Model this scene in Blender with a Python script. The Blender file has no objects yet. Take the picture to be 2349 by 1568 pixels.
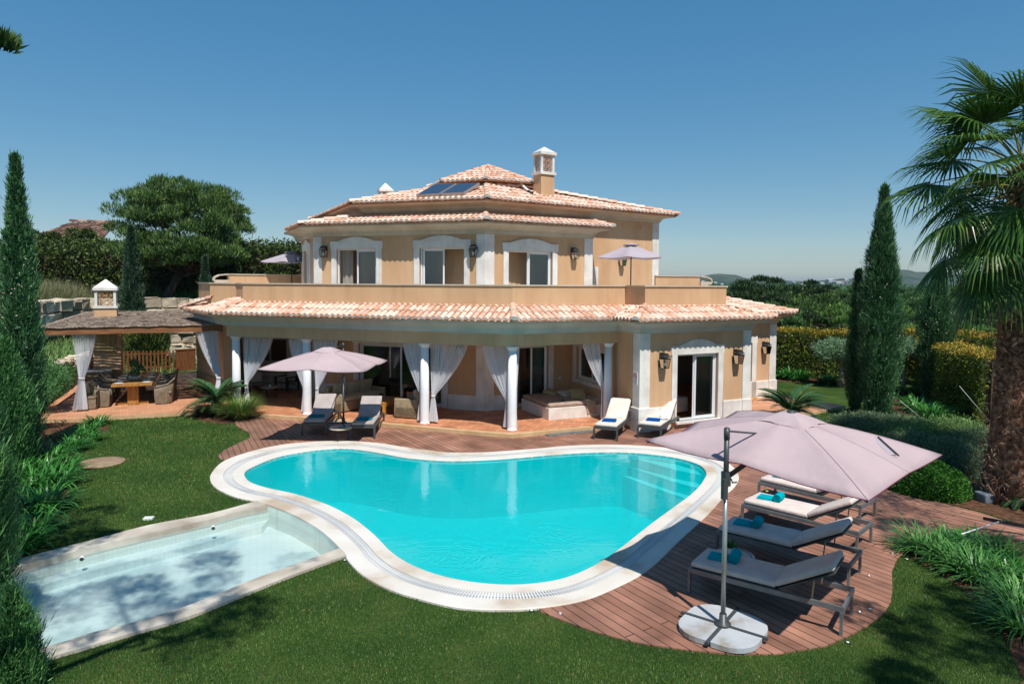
import bpy, math, random
import numpy as np
from mathutils import Vector, Matrix, geometry
random.seed(7); RNG=np.random.default_rng(7)
R=math.radians; PI=math.pi
SC=bpy.context.scene; COL=SC.collection
# ---------------------------------------------------------------- survey: photo pixel -> point in the place
F_=1565.; EYE=4.3; YH=649.8; ROLL=R(0.35); TH=R(2.7); CY=YH+F_*math.tan(TH)
def ray(px,py):
    u=px-1174; v=py-CY; c,s=math.cos(ROLL),math.sin(ROLL)
    u,v=u*c+v*s,-u*s+v*c
    d=F_*math.cos(TH)-v*math.sin(TH)
    return u/d,(-F_*math.sin(TH)-v*math.cos(TH))/d
def G(px,py,z=0.):
    a,b=ray(px,py); Y=(z-EYE)/b
    return (a*Y,Y)
def at(px,py,Y):
    a,b=ray(px,py); return Vector((a*Y,Y,EYE+b*Y))
# ---------------------------------------------------------------- mesh builder
class MB:
    def __init__(s): s.v=[];s.f=[];s.m=[];s.s=[]
    def add(s,vs,fs,m=0,smooth=False):
        o=len(s.v); s.v+= [tuple(v) for v in vs]
        for f in fs: s.f.append([i+o for i in f]); s.m.append(m); s.s.append(smooth)
        return s
    def poly(s,pts,m=0): return s.add(pts,[list(range(len(pts)))],m)
    def box(s,c,d,rz=0,m=0,rx=0,ry=0):
        x,y,z=[k/2 for k in d]; M=Matrix.Translation(c)@Matrix.Rotation(rz,4,'Z')@Matrix.Rotation(ry,4,'Y')@Matrix.Rotation(rx,4,'X')
        vs=[M@Vector(p) for p in [(-x,-y,-z),(x,-y,-z),(x,y,-z),(-x,y,-z),(-x,-y,z),(x,-y,z),(x,y,z),(-x,y,z)]]
        return s.add(vs,[[0,3,2,1],[4,5,6,7],[0,1,5,4],[1,2,6,5],[2,3,7,6],[3,0,4,7]],m)
    def rbox(s,c,d,r=.02,rz=0,m=0,rx=0,ry=0,n=3,puff=0.):
        """rounded box: superellipsoid-like with bevelled edges"""
        M=Matrix.Translation(c)@Matrix.Rotation(rz,4,'Z')@Matrix.Rotation(ry,4,'Y')@Matrix.Rotation(rx,4,'X')
        hx,hy,hz=[k/2 for k in d]; r=min(r,hx*.98,hy*.98,hz*.98)
        def axis(h): 
            a=[-h+r*(1-math.cos(i*PI/2/n)) for i in range(n)]; return a+[0]+[-q for q in reversed(a)] if h>3*r else a+[-q for q in reversed(a)]
        # spherified grid on 6 sides through a lat/long loft
        rings=[]; L=[]
        zs=[-hz+r-r*math.cos(i*PI/2/n) for i in range(n+1)]; zs=zs+[-z for z in reversed(zs)]
        ins=[r-r*math.sin(i*PI/2/n) for i in range(n+1)]; ins=ins+list(reversed(ins))
        def ring(hx,hy,rr,z):
            o=[]
            for k,(sx,sy) in enumerate([(1,1),(-1,1),(-1,-1),(1,-1)]):
                for j in range(n+1):
                    a=k*PI/2+j*PI/2/n
                    o.append(M@Vector((sx*(hx-rr)+rr*math.cos(a),sy*(hy-rr)+rr*math.sin(a),z)))
            return o
        rs=[ring(hx-i_,hy-i_,max(r-i_,.0005),z) for z,i_ in zip(zs,ins)]
        k=len(rs[0]); vs=[p for q in rs for p in q]; fs=[]
        for a in range(len(rs)-1):
            for b in range(k): fs.append([a*k+b,a*k+(b+1)%k,(a+1)*k+(b+1)%k,(a+1)*k+b])
        if puff:
            cb=M@Vector((0,0,-hz)); ct=M@Vector((0,0,hz+puff)); vs+=[cb,ct]; nb=len(vs)-2
            for b in range(k): fs.append([(b+1)%k,b,nb]); fs.append([(len(rs)-1)*k+b,(len(rs)-1)*k+(b+1)%k,nb+1])
        else:
            fs.append(list(reversed(range(k)))); fs.append([(len(rs)-1)*k+b for b in range(k)])
        return s.add(vs,fs,m,True)
    def bar(s,p,q,w,h,m=0):
        p=Vector(p);q=Vector(q);d=(q-p);L=d.length;d.normalize()
        up=Vector((0,0,1)) if abs(d.z)<.95 else Vector((0,1,0))
        sd=d.cross(up).normalized(); up=sd.cross(d)
        vs=[p+sd*a*w/2+up*b*h/2 for a,b in((-1,-1),(1,-1),(1,1),(-1,1))]+[q+sd*a*w/2+up*b*h/2 for a,b in((-1,-1),(1,-1),(1,1),(-1,1))]
        return s.add(vs,[[3,2,1,0],[4,5,6,7],[0,1,5,4],[1,2,6,5],[2,3,7,6],[3,0,4,7]],m)
    def tube(s,pts,r,n=8,m=0,caps=True):
        pts=[Vector(p) for p in pts]; rs=r if isinstance(r,(list,tuple)) else [r]*len(pts)
        vs=[];fs=[];prev=None
        for i,p in enumerate(pts):
            d=(pts[min(i+1,len(pts)-1)]-pts[max(i-1,0)]).normalized()
            if prev is None: a=d.orthogonal().normalized()
            else: a=(prev-d*prev.dot(d)).normalized()
            prev=a;b=d.cross(a)
            vs+=[p+(a*math.cos(t*2*PI/n)+b*math.sin(t*2*PI/n))*rs[i] for t in range(n)]
        for i in range(len(pts)-1):
            for t in range(n): fs.append([i*n+t,i*n+(t+1)%n,(i+1)*n+(t+1)%n,(i+1)*n+t])
        if caps: fs.append(list(reversed(range(n)))); fs.append([(len(pts)-1)*n+t for t in range(n)])
        return s.add(vs,fs,m,True)
    def lathe(s,prof,c=(0,0,0),n=16,m=0,sx=1,sy=1,smooth=True):
        vs=[];fs=[]
        for r,z in prof: vs+=[(c[0]+r*sx*math.cos(t*2*PI/n),c[1]+r*sy*math.sin(t*2*PI/n),c[2]+z) for t in range(n)]
        for i in range(len(prof)-1):
            for t in range(n): fs.append([i*n+t,i*n+(t+1)%n,(i+1)*n+(t+1)%n,(i+1)*n+t])
        fs.append(list(reversed(range(n)))); fs.append([(len(prof)-1)*n+t for t in range(n)])
        return s.add(vs,fs,m,smooth)
    def prism(s,pts,z0,z1,m=0,mside=None,holes=(),bottom=True):
        mside=m if mside is None else mside
        loops=[[Vector((p[0],p[1],0)) for p in pts]]+[[Vector((p[0],p[1],0)) for p in h] for h in holes]
        tris=geometry.tessellate_polygon(loops); flat=[p for l in loops for p in l]
        def up(t,rev):
            a,b,c=[flat[i] for i in t]; n=(b-a).cross(c-a).z
            return list(t) if (n>0)!=rev else list(reversed(t))
        s.add([(p.x,p.y,z1) for p in flat],[up(t,False) for t in tris],m)
        if bottom: s.add([(p.x,p.y,z0) for p in flat],[up(t,True) for t in tris],m)
        for li,l in enumerate(loops):
            ar=sum(l[i].x*l[(i+1)%len(l)].y-l[(i+1)%len(l)].x*l[i].y for i in range(len(l)))
            ccw=(ar>0)!=(li>0); k=len(l)
            vs=[(p.x,p.y,z0) for p in l]+[(p.x,p.y,z1) for p in l]
            s.add(vs,[[i,(i+1)%k,k+(i+1)%k,k+i] if ccw else [(i+1)%k,i,k+i,k+(i+1)%k] for i in range(k)],mside)
        return s
    def sweep(s,path,prof,m=0,closed=False,smooth=False,caps=True):
        """path: 2D points left->right, outward on the right-hand side; prof: [(out,z)...] """
        k=len(prof); rows=[[None]*k for _ in path]
        for j,(o,z) in enumerate(prof):
            q=offset(path,o,closed)
            for i,p in enumerate(q): rows[i][j]=(p[0],p[1],z)
        vs=[p for r in rows for p in r]; fs=[]
        n=len(path)
        for i in range(n if closed else n-1):
            for j in range(k-1): a=i;b=(i+1)%n; fs.append([a*k+j,b*k+j,b*k+j+1,a*k+j+1])
        s.add(vs,fs,m,smooth)
        if caps and not closed: s.add(rows[0],[list(range(k))],m); s.add(rows[-1],[list(reversed(range(k)))],m)
        return s
    def build(s,name,mats,parent=None,origin=None,bevel=0):
        if not isinstance(mats,(list,tuple)): mats=[mats]
        me=bpy.data.meshes.new(name)
        o=bpy.data.objects.new(name,me); COL.objects.link(o)
        if parent is not None:
            off=parent.get('_w'); off=Vector(off) if off is not None else Vector((0,0,0)); o.parent=parent; o['_w']=list(off)
        else:
            if origin is None:
                a=np.array(s.v); mn,mx=a.min(0),a.max(0); origin=((mn[0]+mx[0])/2,(mn[1]+mx[1])/2,mn[2])
            off=Vector(origin); o.location=off; o['_w']=list(off)
        me.from_pydata([(x-off.x,y-off.y,z-off.z) for x,y,z in s.v],[],s.f)
        for mt in mats: me.materials.append(mt)
        me.polygons.foreach_set('material_index',s.m); me.polygons.foreach_set('use_smooth',s.s)
        me.update()
        if bevel:
            b=o.modifiers.new('bevel','BEVEL'); b.width=bevel; b.segments=2; b.limit_method='ANGLE'; b.angle_limit=R(40)
        return o
def offset(path,o,closed=False):
    n=len(path); out=[]
    for i in range(n):
        p=Vector(path[i][:2])
        a=Vector(path[i-1][:2]) if (i>0 or closed) else None
        b=Vector(path[(i+1)%n][:2]) if (i<n-1 or closed) else None
        ns=[]
        if a is not None: d=(p-a).normalized(); ns.append(Vector((d.y,-d.x)))
        if b is not None: d=(b-p).normalized(); ns.append(Vector((d.y,-d.x)))
        if len(ns)==1: q=p+ns[0]*o
        else:
            m=(ns[0]+ns[1]); m.normalize(); q=p+m*(o/max(.3,m.dot(ns[0])))
        out.append((q.x,q.y))
    return out
def tag(o,label=None,cat=None,group=None,kind=None):
    if label: o['label']=label
    if cat: o['category']=cat
    if group: o['group']=group
    if kind: o['kind']=kind
    return o
def empty(name,loc,label=None,cat=None,group=None,rz=0):
    o=bpy.data.objects.new(name,None); COL.objects.link(o); o.location=loc; o.rotation_euler=(0,0,rz); o.empty_display_size=.1
    o['_w']=list(loc) if rz==0 else [0,0,0]
    return tag(o,label,cat,group)
def local(o): o['_w']=[0,0,0]; return o
def kids(o): return [c for c in bpy.data.objects if c.parent==o]
def dup(o,loc=None,rz=None,label=None,parent=None):
    c=o.copy(); COL.objects.link(c); c.parent=parent
    if loc is not None: c.location=loc
    if rz is not None: c.rotation_euler=(0,0,rz)
    if label: c['label']=label
    for ch in kids(o): dup(ch,parent=c)
    return c
# ---------------------------------------------------------------- materials
def mat(name,c1,c2=None,scale=4.,rough=.6,bump=0.,bscale=30.,metal=0.,spec=.4,island=False,detail=6.,trans=0.,c3=None,stretch=None,lo=.35,hi=.65,sheen=0,bdist=.01,streak=0.):
    m=bpy.data.materials.new(name); m.use_nodes=True; nt=m.node_tree; N=nt.nodes; L=nt.links; N.clear()
    out=N.new('ShaderNodeOutputMaterial'); b=N.new('ShaderNodeBsdfPrincipled')
    b.inputs['Roughness'].default_value=rough; b.inputs['Metallic'].default_value=metal; b.inputs['Specular IOR Level'].default_value=spec
    if sheen: b.inputs['Sheen Weight'].default_value=sheen
    tc=N.new('ShaderNodeTexCoord'); mp=N.new('ShaderNodeMapping'); L.new(tc.outputs['Object'],mp.inputs['Vector'])
    if stretch: mp.inputs['Scale'].default_value=stretch
    m['c']=list(c1)
    col=None
    if c2 is None: b.inputs['Base Color'].default_value=(*c1,1)
    else:
        cr=N.new('ShaderNodeValToRGB'); e=cr.color_ramp.elements
        e[0].position=lo; e[0].color=(*c1,1); e[1].position=hi; e[1].color=(*c2,1)
        if c3: q=e.new((lo+hi)/2); q.color=(*c3,1)
        nz=N.new('ShaderNodeTexNoise'); nz.inputs['Scale'].default_value=scale; nz.inputs['Detail'].default_value=detail; L.new(mp.outputs['Vector'],nz.inputs['Vector'])
        src=nz.outputs['Fac']
        if island:
            g=N.new('ShaderNodeNewGeometry'); mx=N.new('ShaderNodeMix'); mx.inputs['Factor'].default_value=island if island is not True else .6
            L.new(src,mx.inputs[2]); L.new(g.outputs['Random Per Island'],mx.inputs[3]); src=mx.outputs[0]
        L.new(src,cr.inputs['Fac']); col=cr.outputs['Color']
        if streak:   # rain streaks and grime
            m2=N.new('ShaderNodeMapping'); m2.inputs['Scale'].default_value=(5,5,.35); L.new(tc.outputs['Object'],m2.inputs['Vector']); n2=N.new('ShaderNodeTexNoise'); n2.inputs['Scale'].default_value=1.; n2.inputs['Detail'].default_value=5; L.new(m2.outputs[0],n2.inputs['Vector'])
            mr=N.new('ShaderNodeMapRange'); mr.inputs[1].default_value=.48; mr.inputs[2].default_value=.78; mr.inputs[3].default_value=1.; mr.inputs[4].default_value=1-streak; L.new(n2.outputs['Fac'],mr.inputs[0])
            mm=N.new('ShaderNodeMix'); mm.data_type='RGBA'; mm.blend_type='MULTIPLY'; mm.inputs['Factor'].default_value=1; L.new(col,mm.inputs[6]); L.new(mr.outputs[0],mm.inputs[7]); col=mm.outputs[2]
        L.new(col,b.inputs['Base Color'])
    if bump:
        nb=N.new('ShaderNodeTexNoise'); nb.inputs['Scale'].default_value=bscale; nb.inputs['Detail'].default_value=4; L.new(mp.outputs['Vector'],nb.inputs['Vector'])
        bp=N.new('ShaderNodeBump'); bp.inputs['Strength'].default_value=bump; bp.inputs['Distance'].default_value=bdist; L.new(nb.outputs['Fac'],bp.inputs['Height']); L.new(bp.outputs['Normal'],b.inputs['Normal'])
    surf=b.outputs['BSDF']
    if trans:
        t=N.new('ShaderNodeBsdfTranslucent'); 
        if col: L.new(col,t.inputs['Color'])
        else: t.inputs['Color'].default_value=(*c1,1)
        ms=N.new('ShaderNodeMixShader'); ms.inputs[0].default_value=trans; L.new(surf,ms.inputs[1]); L.new(t.outputs[0],ms.inputs[2]); surf=ms.outputs[0]
    L.new(surf,out.inputs['Surface'])
    return m
def nodes(m): return m.node_tree.nodes,m.node_tree.links,[n for n in m.node_tree.nodes if n.type=='BSDF_PRINCIPLED'][0]
def tilemat(name,c1,c2,gap,w,h,ang=0,mortar=.012,rough=.6,off=.5,bump=.4,plane='xy',nscale=3.,nmix=.35,cn=None):
    """brick/tile/board pattern in object space, metres"""
    m=bpy.data.materials.new(name); m.use_nodes=True; N=m.node_tree.nodes; L=m.node_tree.links; b=N['Principled BSDF']
    b.inputs['Roughness'].default_value=rough; b.inputs['Specular IOR Level'].default_value=.35
    tc=N.new('ShaderNodeTexCoord'); mp=N.new('ShaderNodeMapping'); mp.vector_type='POINT'; mp.inputs['Rotation'].default_value=(0,0,-R(ang))
    L.new(tc.outputs['Object'],mp.inputs['Vector']); vec=mp.outputs['Vector']
    if plane=='xz':
        sp=N.new('ShaderNodeSeparateXYZ'); cb=N.new('ShaderNodeCombineXYZ'); L.new(tc.outputs['Object'],sp.inputs[0])
        ad=N.new('ShaderNodeMath'); ad.operation='ADD'; L.new(sp.outputs['X'],ad.inputs[0]); L.new(sp.outputs['Y'],ad.inputs[1])
        L.new(ad.outputs[0],cb.inputs['X']); L.new(sp.outputs['Z'],cb.inputs['Y']); vec=cb.outputs[0]
    bk=N.new('ShaderNodeTexBrick'); bk.inputs['Scale'].default_value=1; bk.inputs['Brick Width'].default_value=w; bk.inputs['Row Height'].default_value=h
    bk.inputs['Mortar Size'].default_value=mortar; bk.inputs['Mortar Smooth'].default_value=.1; bk.offset=off
    bk.inputs['Color1'].default_value=(*c1,1); bk.inputs['Color2'].default_value=(*c2,1); bk.inputs['Mortar'].default_value=(*gap,1)
    L.new(vec,bk.inputs['Vector'])
    nz=N.new('ShaderNodeTexNoise'); nz.inputs['Scale'].default_value=nscale; nz.inputs['Detail'].default_value=6; L.new(tc.outputs['Object'],nz.inputs['Vector'])
    mr=N.new('ShaderNodeMapRange'); mr.inputs[1].default_value=.3; mr.inputs[2].default_value=.7; mr.inputs[3].default_value=1-nmix; mr.inputs[4].default_value=1+nmix; L.new(nz.outputs['Fac'],mr.inputs[0])
    mx=N.new('ShaderNodeMix'); mx.data_type='RGBA'; mx.blend_type='MULTIPLY'; mx.inputs['Factor'].default_value=1
    L.new(bk.outputs['Color'],mx.inputs[6]); L.new(mr.outputs[0],mx.inputs[7]); L.new(mx.outputs[2],b.inputs['Base Color'])
    bp=N.new('ShaderNodeBump'); bp.inputs['Strength'].default_value=bump; bp.inputs['Distance'].default_value=.01; bp.invert=True
    L.new(bk.outputs['Fac'],bp.inputs['Height']); L.new(bp.outputs['Normal'],b.inputs['Normal'])
    return m
def glassmat(name,tint=(.8,.85,.85),mn=.08):
    m=bpy.data.materials.new(name); m.use_nodes=True; N=m.node_tree.nodes; L=m.node_tree.links; N.clear()
    out=N.new('ShaderNodeOutputMaterial'); t=N.new('ShaderNodeBsdfTransparent'); t.inputs[0].default_value=(*tint,1)
    g=N.new('ShaderNodeBsdfGlossy'); g.inputs['Roughness'].default_value=.02; f=N.new('ShaderNodeFresnel'); f.inputs[0].default_value=1.5
    a=N.new('ShaderNodeMath'); a.operation='ADD'; a.inputs[1].default_value=mn; L.new(f.outputs[0],a.inputs[0])
    ms=N.new('ShaderNodeMixShader'); L.new(a.outputs[0],ms.inputs[0]); L.new(t.outputs[0],ms.inputs[1]); L.new(g.outputs[0],ms.inputs[2]); L.new(ms.outputs[0],out.inputs[0])
    return m
def sheermat(name,c=(.93,.94,.97),alpha=.5):
    m=bpy.data.materials.new(name); m.use_nodes=True; N=m.node_tree.nodes; L=m.node_tree.links; N.clear()
    out=N.new('ShaderNodeOutputMaterial'); t=N.new('ShaderNodeBsdfTransparent'); d=N.new('ShaderNodeBsdfDiffuse'); d.inputs[0].default_value=(*c,1)
    tr=N.new('ShaderNodeBsdfTranslucent'); tr.inputs[0].default_value=(*c,1); m1=N.new('ShaderNodeMixShader'); m1.inputs[0].default_value=.4
    L.new(d.outputs[0],m1.inputs[1]); L.new(tr.outputs[0],m1.inputs[2])
    tc=N.new('ShaderNodeTexCoord'); nz=N.new('ShaderNodeTexNoise'); nz.inputs['Scale'].default_value=9; L.new(tc.outputs['UV'],nz.inputs['Vector'])
    lw=N.new('ShaderNodeLayerWeight'); lw.inputs[0].default_value=.45
    mr=N.new('ShaderNodeMapRange'); mr.inputs[3].default_value=alpha-.16; mr.inputs[4].default_value=min(1,alpha+.34); L.new(lw.outputs['Facing'],mr.inputs[0])
    at_=N.new('ShaderNodeAttribute'); at_.attribute_name='gather'; ad=N.new('ShaderNodeMath'); ad.use_clamp=True; L.new(mr.outputs[0],ad.inputs[0]); L.new(at_.outputs['Fac'],ad.inputs[1]); mr=ad
    m2=N.new('ShaderNodeMixShader'); L.new(mr.outputs[0],m2.inputs[0]); L.new(t.outputs[0],m2.inputs[1]); L.new(m1.outputs[0],m2.inputs[2]); L.new(m2.outputs[0],out.inputs[0])
    return m
def fleshy(name,c1,c2,c3=None,scale=1.2,trans=.2,rough=.5,lo=.3,hi=.7,island=.45,stretch=None):
    c1,c2,c3=[tuple(min(.8,q*1.2) for q in c) if c else None for c in (c1,c2,c3)]
    return mat(name,c1,c2,scale=scale,rough=rough,trans=trans,island=island,c3=c3,lo=lo,hi=hi,spec=.3,detail=3,stretch=stretch)
M={}
M['tan']=mat('tan_render',(.535,.325,.18),(.66,.43,.255),scale=1.3,rough=.9,bump=.25,bscale=120,spec=.1,lo=.25,hi=.7,stretch=(1,1,.4),streak=.10)
M['tan_shade']=M['tan']
M['white']=mat('limestone_white',(.64,.60,.55),(.79,.76,.71),scale=2.2,rough=.75,bump=.12,bscale=60,spec=.2,streak=.12)
M['cornice']=mat('cornice_stone',(.50,.41,.31),(.60,.52,.41),scale=1.5,rough=.8,bump=.12,bscale=60,spec=.2,streak=.12)
M['cornice_pool_lit']=mat('cornice_pool_glow',(.46,.47,.42),(.56,.56,.50),scale=1.5,rough=.8,bump=.1,bscale=60,spec=.2)  # bluish tint is light thrown up by the pool, put into the colour
M['column']=mat('column_white',(.74,.76,.78),(.82,.83,.85),scale=3,rough=.6,spec=.3)
M['tile']=mat('roof_tile',(.55,.27,.17),(.77,.60,.49),scale=5,rough=.8,island=.40,c3=(.72,.47,.35),lo=.26,hi=.66,bump=.25,bscale=50,spec=.15)
M['pan']=mat('roof_pan_tile',(.42,.15,.07),(.68,.42,.28),scale=6,rough=.85,island=.4,spec=.1)
M['oldtile']=mat('weathered_brown_tile',(.10,.05,.035),(.42,.27,.2),scale=1.2,rough=.9,island=.6,c3=(.17,.09,.065),lo=.3,hi=.85)
M['mortar']=mat('lime_mortar',(.58,.56,.52),(.72,.70,.66),scale=8,rough=.9,spec=.1)
M['alum']=mat('white_aluminium',(.72,.73,.74),rough=.35,spec=.5)
M['glass']=glassmat('window_glass',(.62,.68,.68),.07)
M['clear']=glassmat('clear_glass',(.9,.92,.92),.04)
M['sheer']=sheermat('sheer_white_voile')
M['inner_curtain']=sheermat('inner_window_curtain',(.78,.74,.66),.72)
M['dark']=mat('dark_room',(.05,.04,.035),rough=.9)
M['iron']=mat('black_iron',(.018,.019,.02),rough=.5,spec=.5)
M['steel']=mat('brushed_steel',(.5,.5,.5),rough=.3,metal=1.)
M['bulb']=mat('lamp_bulb',(.85,.85,.8),rough=.2)
M['frame']=mat('grey_aluminium',(.16,.165,.17),(.22,.225,.23),scale=6,rough=.38,metal=.35,spec=.5)
M['framed']=mat('dark_grey_frame',(.055,.06,.065),rough=.42,spec=.5)
M['cushion']=mat('beige_outdoor_fabric',(.62,.515,.465),(.70,.59,.535),scale=5,rough=.95,bump=.55,bscale=7,spec=.1,bdist=.03)
M['cream']=mat('cream_outdoor_fabric',(.62,.57,.50),(.70,.65,.58),scale=5,rough=.95,bump=.5,bscale=7,spec=.1,bdist=.03)
M['teal']=mat('teal_towel',(.0,.17,.24),(.0,.26,.33),scale=30,rough=1.,bump=.8,bscale=260,spec=.05)
M['cyan']=mat('turquoise_towel',(.0,.33,.40),(.0,.43,.50),scale=30,rough=1.,bump=.8,bscale=260,spec=.05)
M['blue']=mat('royal_blue_towel',(.004,.06,.27),(.006,.09,.36),scale=30,rough=1.,bump=.6,bscale=260,spec=.05)
M['canopy']=mat('mauve_canopy',(.60,.47,.49),(.67,.53,.545),scale=1.1,rough=.85,bump=.5,bscale=3.2,spec=.15,trans=.33,bdist=.05)
M['seam']=mat('canopy_seam',(.50,.39,.41),rough=.9)
M['canopy_grey']=mat('lilac_grey_canopy',(.42,.36,.40),(.47,.41,.45),scale=1.6,rough=.85,bump=.25,bscale=3.,spec=.15,trans=.15,bdist=.04)
M['piping']=mat('plum_piping',(.16,.02,.06),rough=.7)
M['stone_base']=mat('umbrella_base_slab',(.30,.26,.21),(.46,.48,.50),scale=2.6,rough=.7,bump=.2,bscale=40,c3=(.40,.42,.44),lo=.33,hi=.6)
M['bark']=mat('tree_bark',(.05,.032,.022),(.12,.085,.06),scale=6,rough=.95,bump=.9,bscale=12,stretch=(1,1,.3),spec=.1,bdist=.03)
M['paletrunk']=mat('pale_bark',(.22,.19,.16),(.36,.32,.28),scale=6,rough=.95,bump=.5,bscale=12,spec=.1)
M['palmbark']=mat('palm_trunk_fibre',(.10,.05,.03),(.34,.19,.12),scale=9,rough=.95,island=.5,bump=.9,bscale=14,spec=.1,c3=(.09,.042,.024),bdist=.03)
M['boot']=mat('palm_leaf_stub',(.17,.085,.05),(.62,.44,.30),scale=6,rough=.9,island=.85,bump=.5,bscale=30,c3=(.25,.13,.08),lo=.2,hi=.95)
M['cypress']=fleshy('cypress_foliage',(.014,.052,.022),(.10,.23,.085),c3=(.045,.12,.048),scale=2.6,stretch=(1,1,.22),trans=.12)
M['cypress2']=fleshy('grey_cypress_foliage',(.028,.06,.036),(.07,.12,.062),scale=1.6)
M['juniper']=fleshy('juniper_foliage',(.02,.07,.026),(.14,.31,.09),c3=(.055,.16,.05),scale=3.,stretch=(1,1,.4),trans=.15)
M['pine']=fleshy('pine_needles',(.022,.055,.016),(.13,.20,.045),c3=(.06,.12,.03),scale=1.1,trans=.08)
M['pinedark']=fleshy('dark_pine_foliage',(.012,.032,.012),(.05,.085,.028),scale=.9,trans=.08)
M['pinefar']=fleshy('far_pine_foliage',(.04,.09,.028),(.12,.21,.06),c3=(.07,.14,.042),scale=.25)
M['pinebright']=fleshy('bright_pine_foliage',(.05,.115,.025),(.16,.28,.06),scale=.4)
M['hedge']=fleshy('hedge_leaves',(.025,.05,.012),(.11,.14,.03),c3=(.055,.085,.02),scale=1.2)
M['photinia']=fleshy('copper_hedge_leaves',(.03,.07,.010),(.24,.25,.03),c3=(.085,.135,.016),scale=2.2,island=.75,lo=.2,hi=.85)
M['photinia_top']=fleshy('orange_hedge_tips',(.18,.17,.015),(.46,.27,.04),scale=2.,island=.7)
M['olive']=fleshy('olive_leaves',(.08,.16,.08),(.21,.31,.17),scale=2)
M['box']=fleshy('boxwood_leaves',(.02,.08,.012),(.10,.26,.035),c3=(.045,.15,.02),scale=3)
M['shrub']=fleshy('grey_green_shrub',(.06,.10,.05),(.23,.29,.15),c3=(.12,.18,.09),scale=1.5)
M['shrubg']=fleshy('fresh_green_shrub',(.07,.15,.035),(.26,.38,.13),scale=1.5)
M['silver']=fleshy('silver_bush_leaves',(.16,.2,.16),(.30,.34,.28),scale=3)
M['agap']=fleshy('strap_leaves',(.016,.075,.015),(.07,.23,.04),c3=(.032,.14,.022),scale=2,rough=.35,trans=.2)
M['agap2']=fleshy('bluish_strap_leaves',(.03,.11,.025),(.11,.27,.06),scale=2,rough=.4)
M['palmleaf']=fleshy('palm_fan',(.022,.065,.014),(.12,.19,.035),c3=(.05,.12,.022),scale=2.5,rough=.28,trans=.22,island=.35)
M['cycad']=fleshy('cycad_frond',(.02,.075,.03),(.075,.17,.065),scale=3,rough=.35)
M['petiole']=mat('palm_petiole',(.10,.12,.03),(.2,.19,.06),scale=3,rough=.4)
M['reedgrass']=fleshy('fountain_grass_blades',(.06,.14,.025),(.22,.29,.08),scale=3)
M['drygrass']=fleshy('dry_grass_blades',(.12,.08,.04),(.28,.2,.1),scale=3)
M['palegrass']=fleshy('pale_hill_grass_blades',(.13,.14,.06),(.27,.26,.14),scale=1)
M['lawnblade']=fleshy('lawn_blades',(.018,.066,.016),(.16,.22,.052),c3=(.045,.122,.027),scale=.75,rough=.45,trans=.2,island=.42,lo=.30,hi=.70)
M['wicker']=tilemat('woven_wicker',(.55,.46,.30),(.44,.36,.23),(.14,.10,.06),.07,.035,mortar=.006,plane='xz',bump=.9,nmix=.2,nscale=8)
M['wicker_grey']=tilemat('grey_woven_wicker',(.42,.35,.25),(.32,.26,.18),(.12,.09,.06),.05,.03,mortar=.006,plane='xz',bump=.9,nmix=.25,nscale=8)
M['wickerd']=mat('dark_wicker',(.05,.035,.025),(.09,.065,.05),scale=40,rough=.8,bump=.6,bscale=90)
M['orangewood']=mat('orange_teak',(.42,.19,.03),(.58,.29,.05),scale=3,rough=.45,stretch=(1,6,6),spec=.4)
M['tablewood']=mat('dining_table_wood',(.30,.135,.03),(.46,.24,.06),scale=3,rough=.5,stretch=(6,1,6))
M['redwood']=mat('stained_wood',(.11,.038,.013),(.20,.075,.024),scale=4,rough=.6,stretch=(6,6,1),bump=.2)
M['beamwood']=mat('pergola_beam_wood',(.15,.06,.028),(.30,.125,.045),scale=3,rough=.7,stretch=(.6,.6,7),bump=.2,bscale=20)
M['reed']=mat('reed_screen',(.30,.21,.10),(.46,.34,.18),scale=22,rough=.9,stretch=(1,1,.04),bump=.8,bscale=60)
M['thatch']=mat('brushwood_roofing',(.20,.15,.12),(.50,.39,.31),scale=9,rough=1.,stretch=(1,4,1),bump=1.,bscale=24,c3=(.34,.26,.205),bdist=.05)
M['greywood']=mat('grey_painted_wood',(.33,.30,.26),(.40,.37,.33),scale=4,rough=.7,stretch=(1,1,4))
M['linen']=mat('sand_linen',(.44,.35,.23),(.52,.42,.28),scale=40,rough=1.,bump=.2,bscale=200)
M['pillow']=mat('straw_pillow',(.38,.3,.14),(.5,.42,.22),scale=30,rough=1.,bump=.4,bscale=160)
M['pillow_w']=mat('pale_pillow',(.42,.44,.40),(.55,.56,.5),scale=30,rough=1.)
M['straw']=mat('grey_straw',(.14,.12,.10),(.22,.19,.16),scale=40,rough=.9)
M['china']=mat('white_china',(.78,.80,.82),rough=.15,spec=.5)
M['marble']=mat('mosaic_marble',(.52,.45,.39),(.64,.57,.50),scale=14,rough=.4)
M['slate']=mat('blue_slate',(.16,.18,.21),rough=.5)
M['travertine']=mat('travertine_top',(.46,.37,.27),(.58,.48,.36),scale=8,rough=.5)
M['book']=mat('book_cover_blue',(.16,.22,.45),(.25,.31,.5),scale=8,rough=.5)
M['paper']=mat('magazine_paper',(.55,.55,.55),(.12,.14,.18),scale=14,rough=.4,lo=.45,hi=.55)
M['orange']=mat('orange_wax',(.7,.14,.02),rough=.4)
M['lemonade']=glassmat('lemonade',(.75,.72,.2),.05)
M['lemon']=mat('lemon_slice',(.7,.6,.05),rough=.4)
M['panel']=mat('solar_collector_glass',(.03,.05,.085),rough=.2,spec=.8)
M['panelf']=mat('collector_frame',(.42,.36,.33),rough=.4,metal=.4)
M['lattice']=mat('clay_lattice',(.52,.26,.13),(.6,.33,.18),scale=10,rough=.8)
M['soil']=mat('garden_soil',(.07,.035,.02),(.16,.085,.05),scale=9,rough=1.,bump=1.,bscale=40,spec=.05,bdist=.03)
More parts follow.
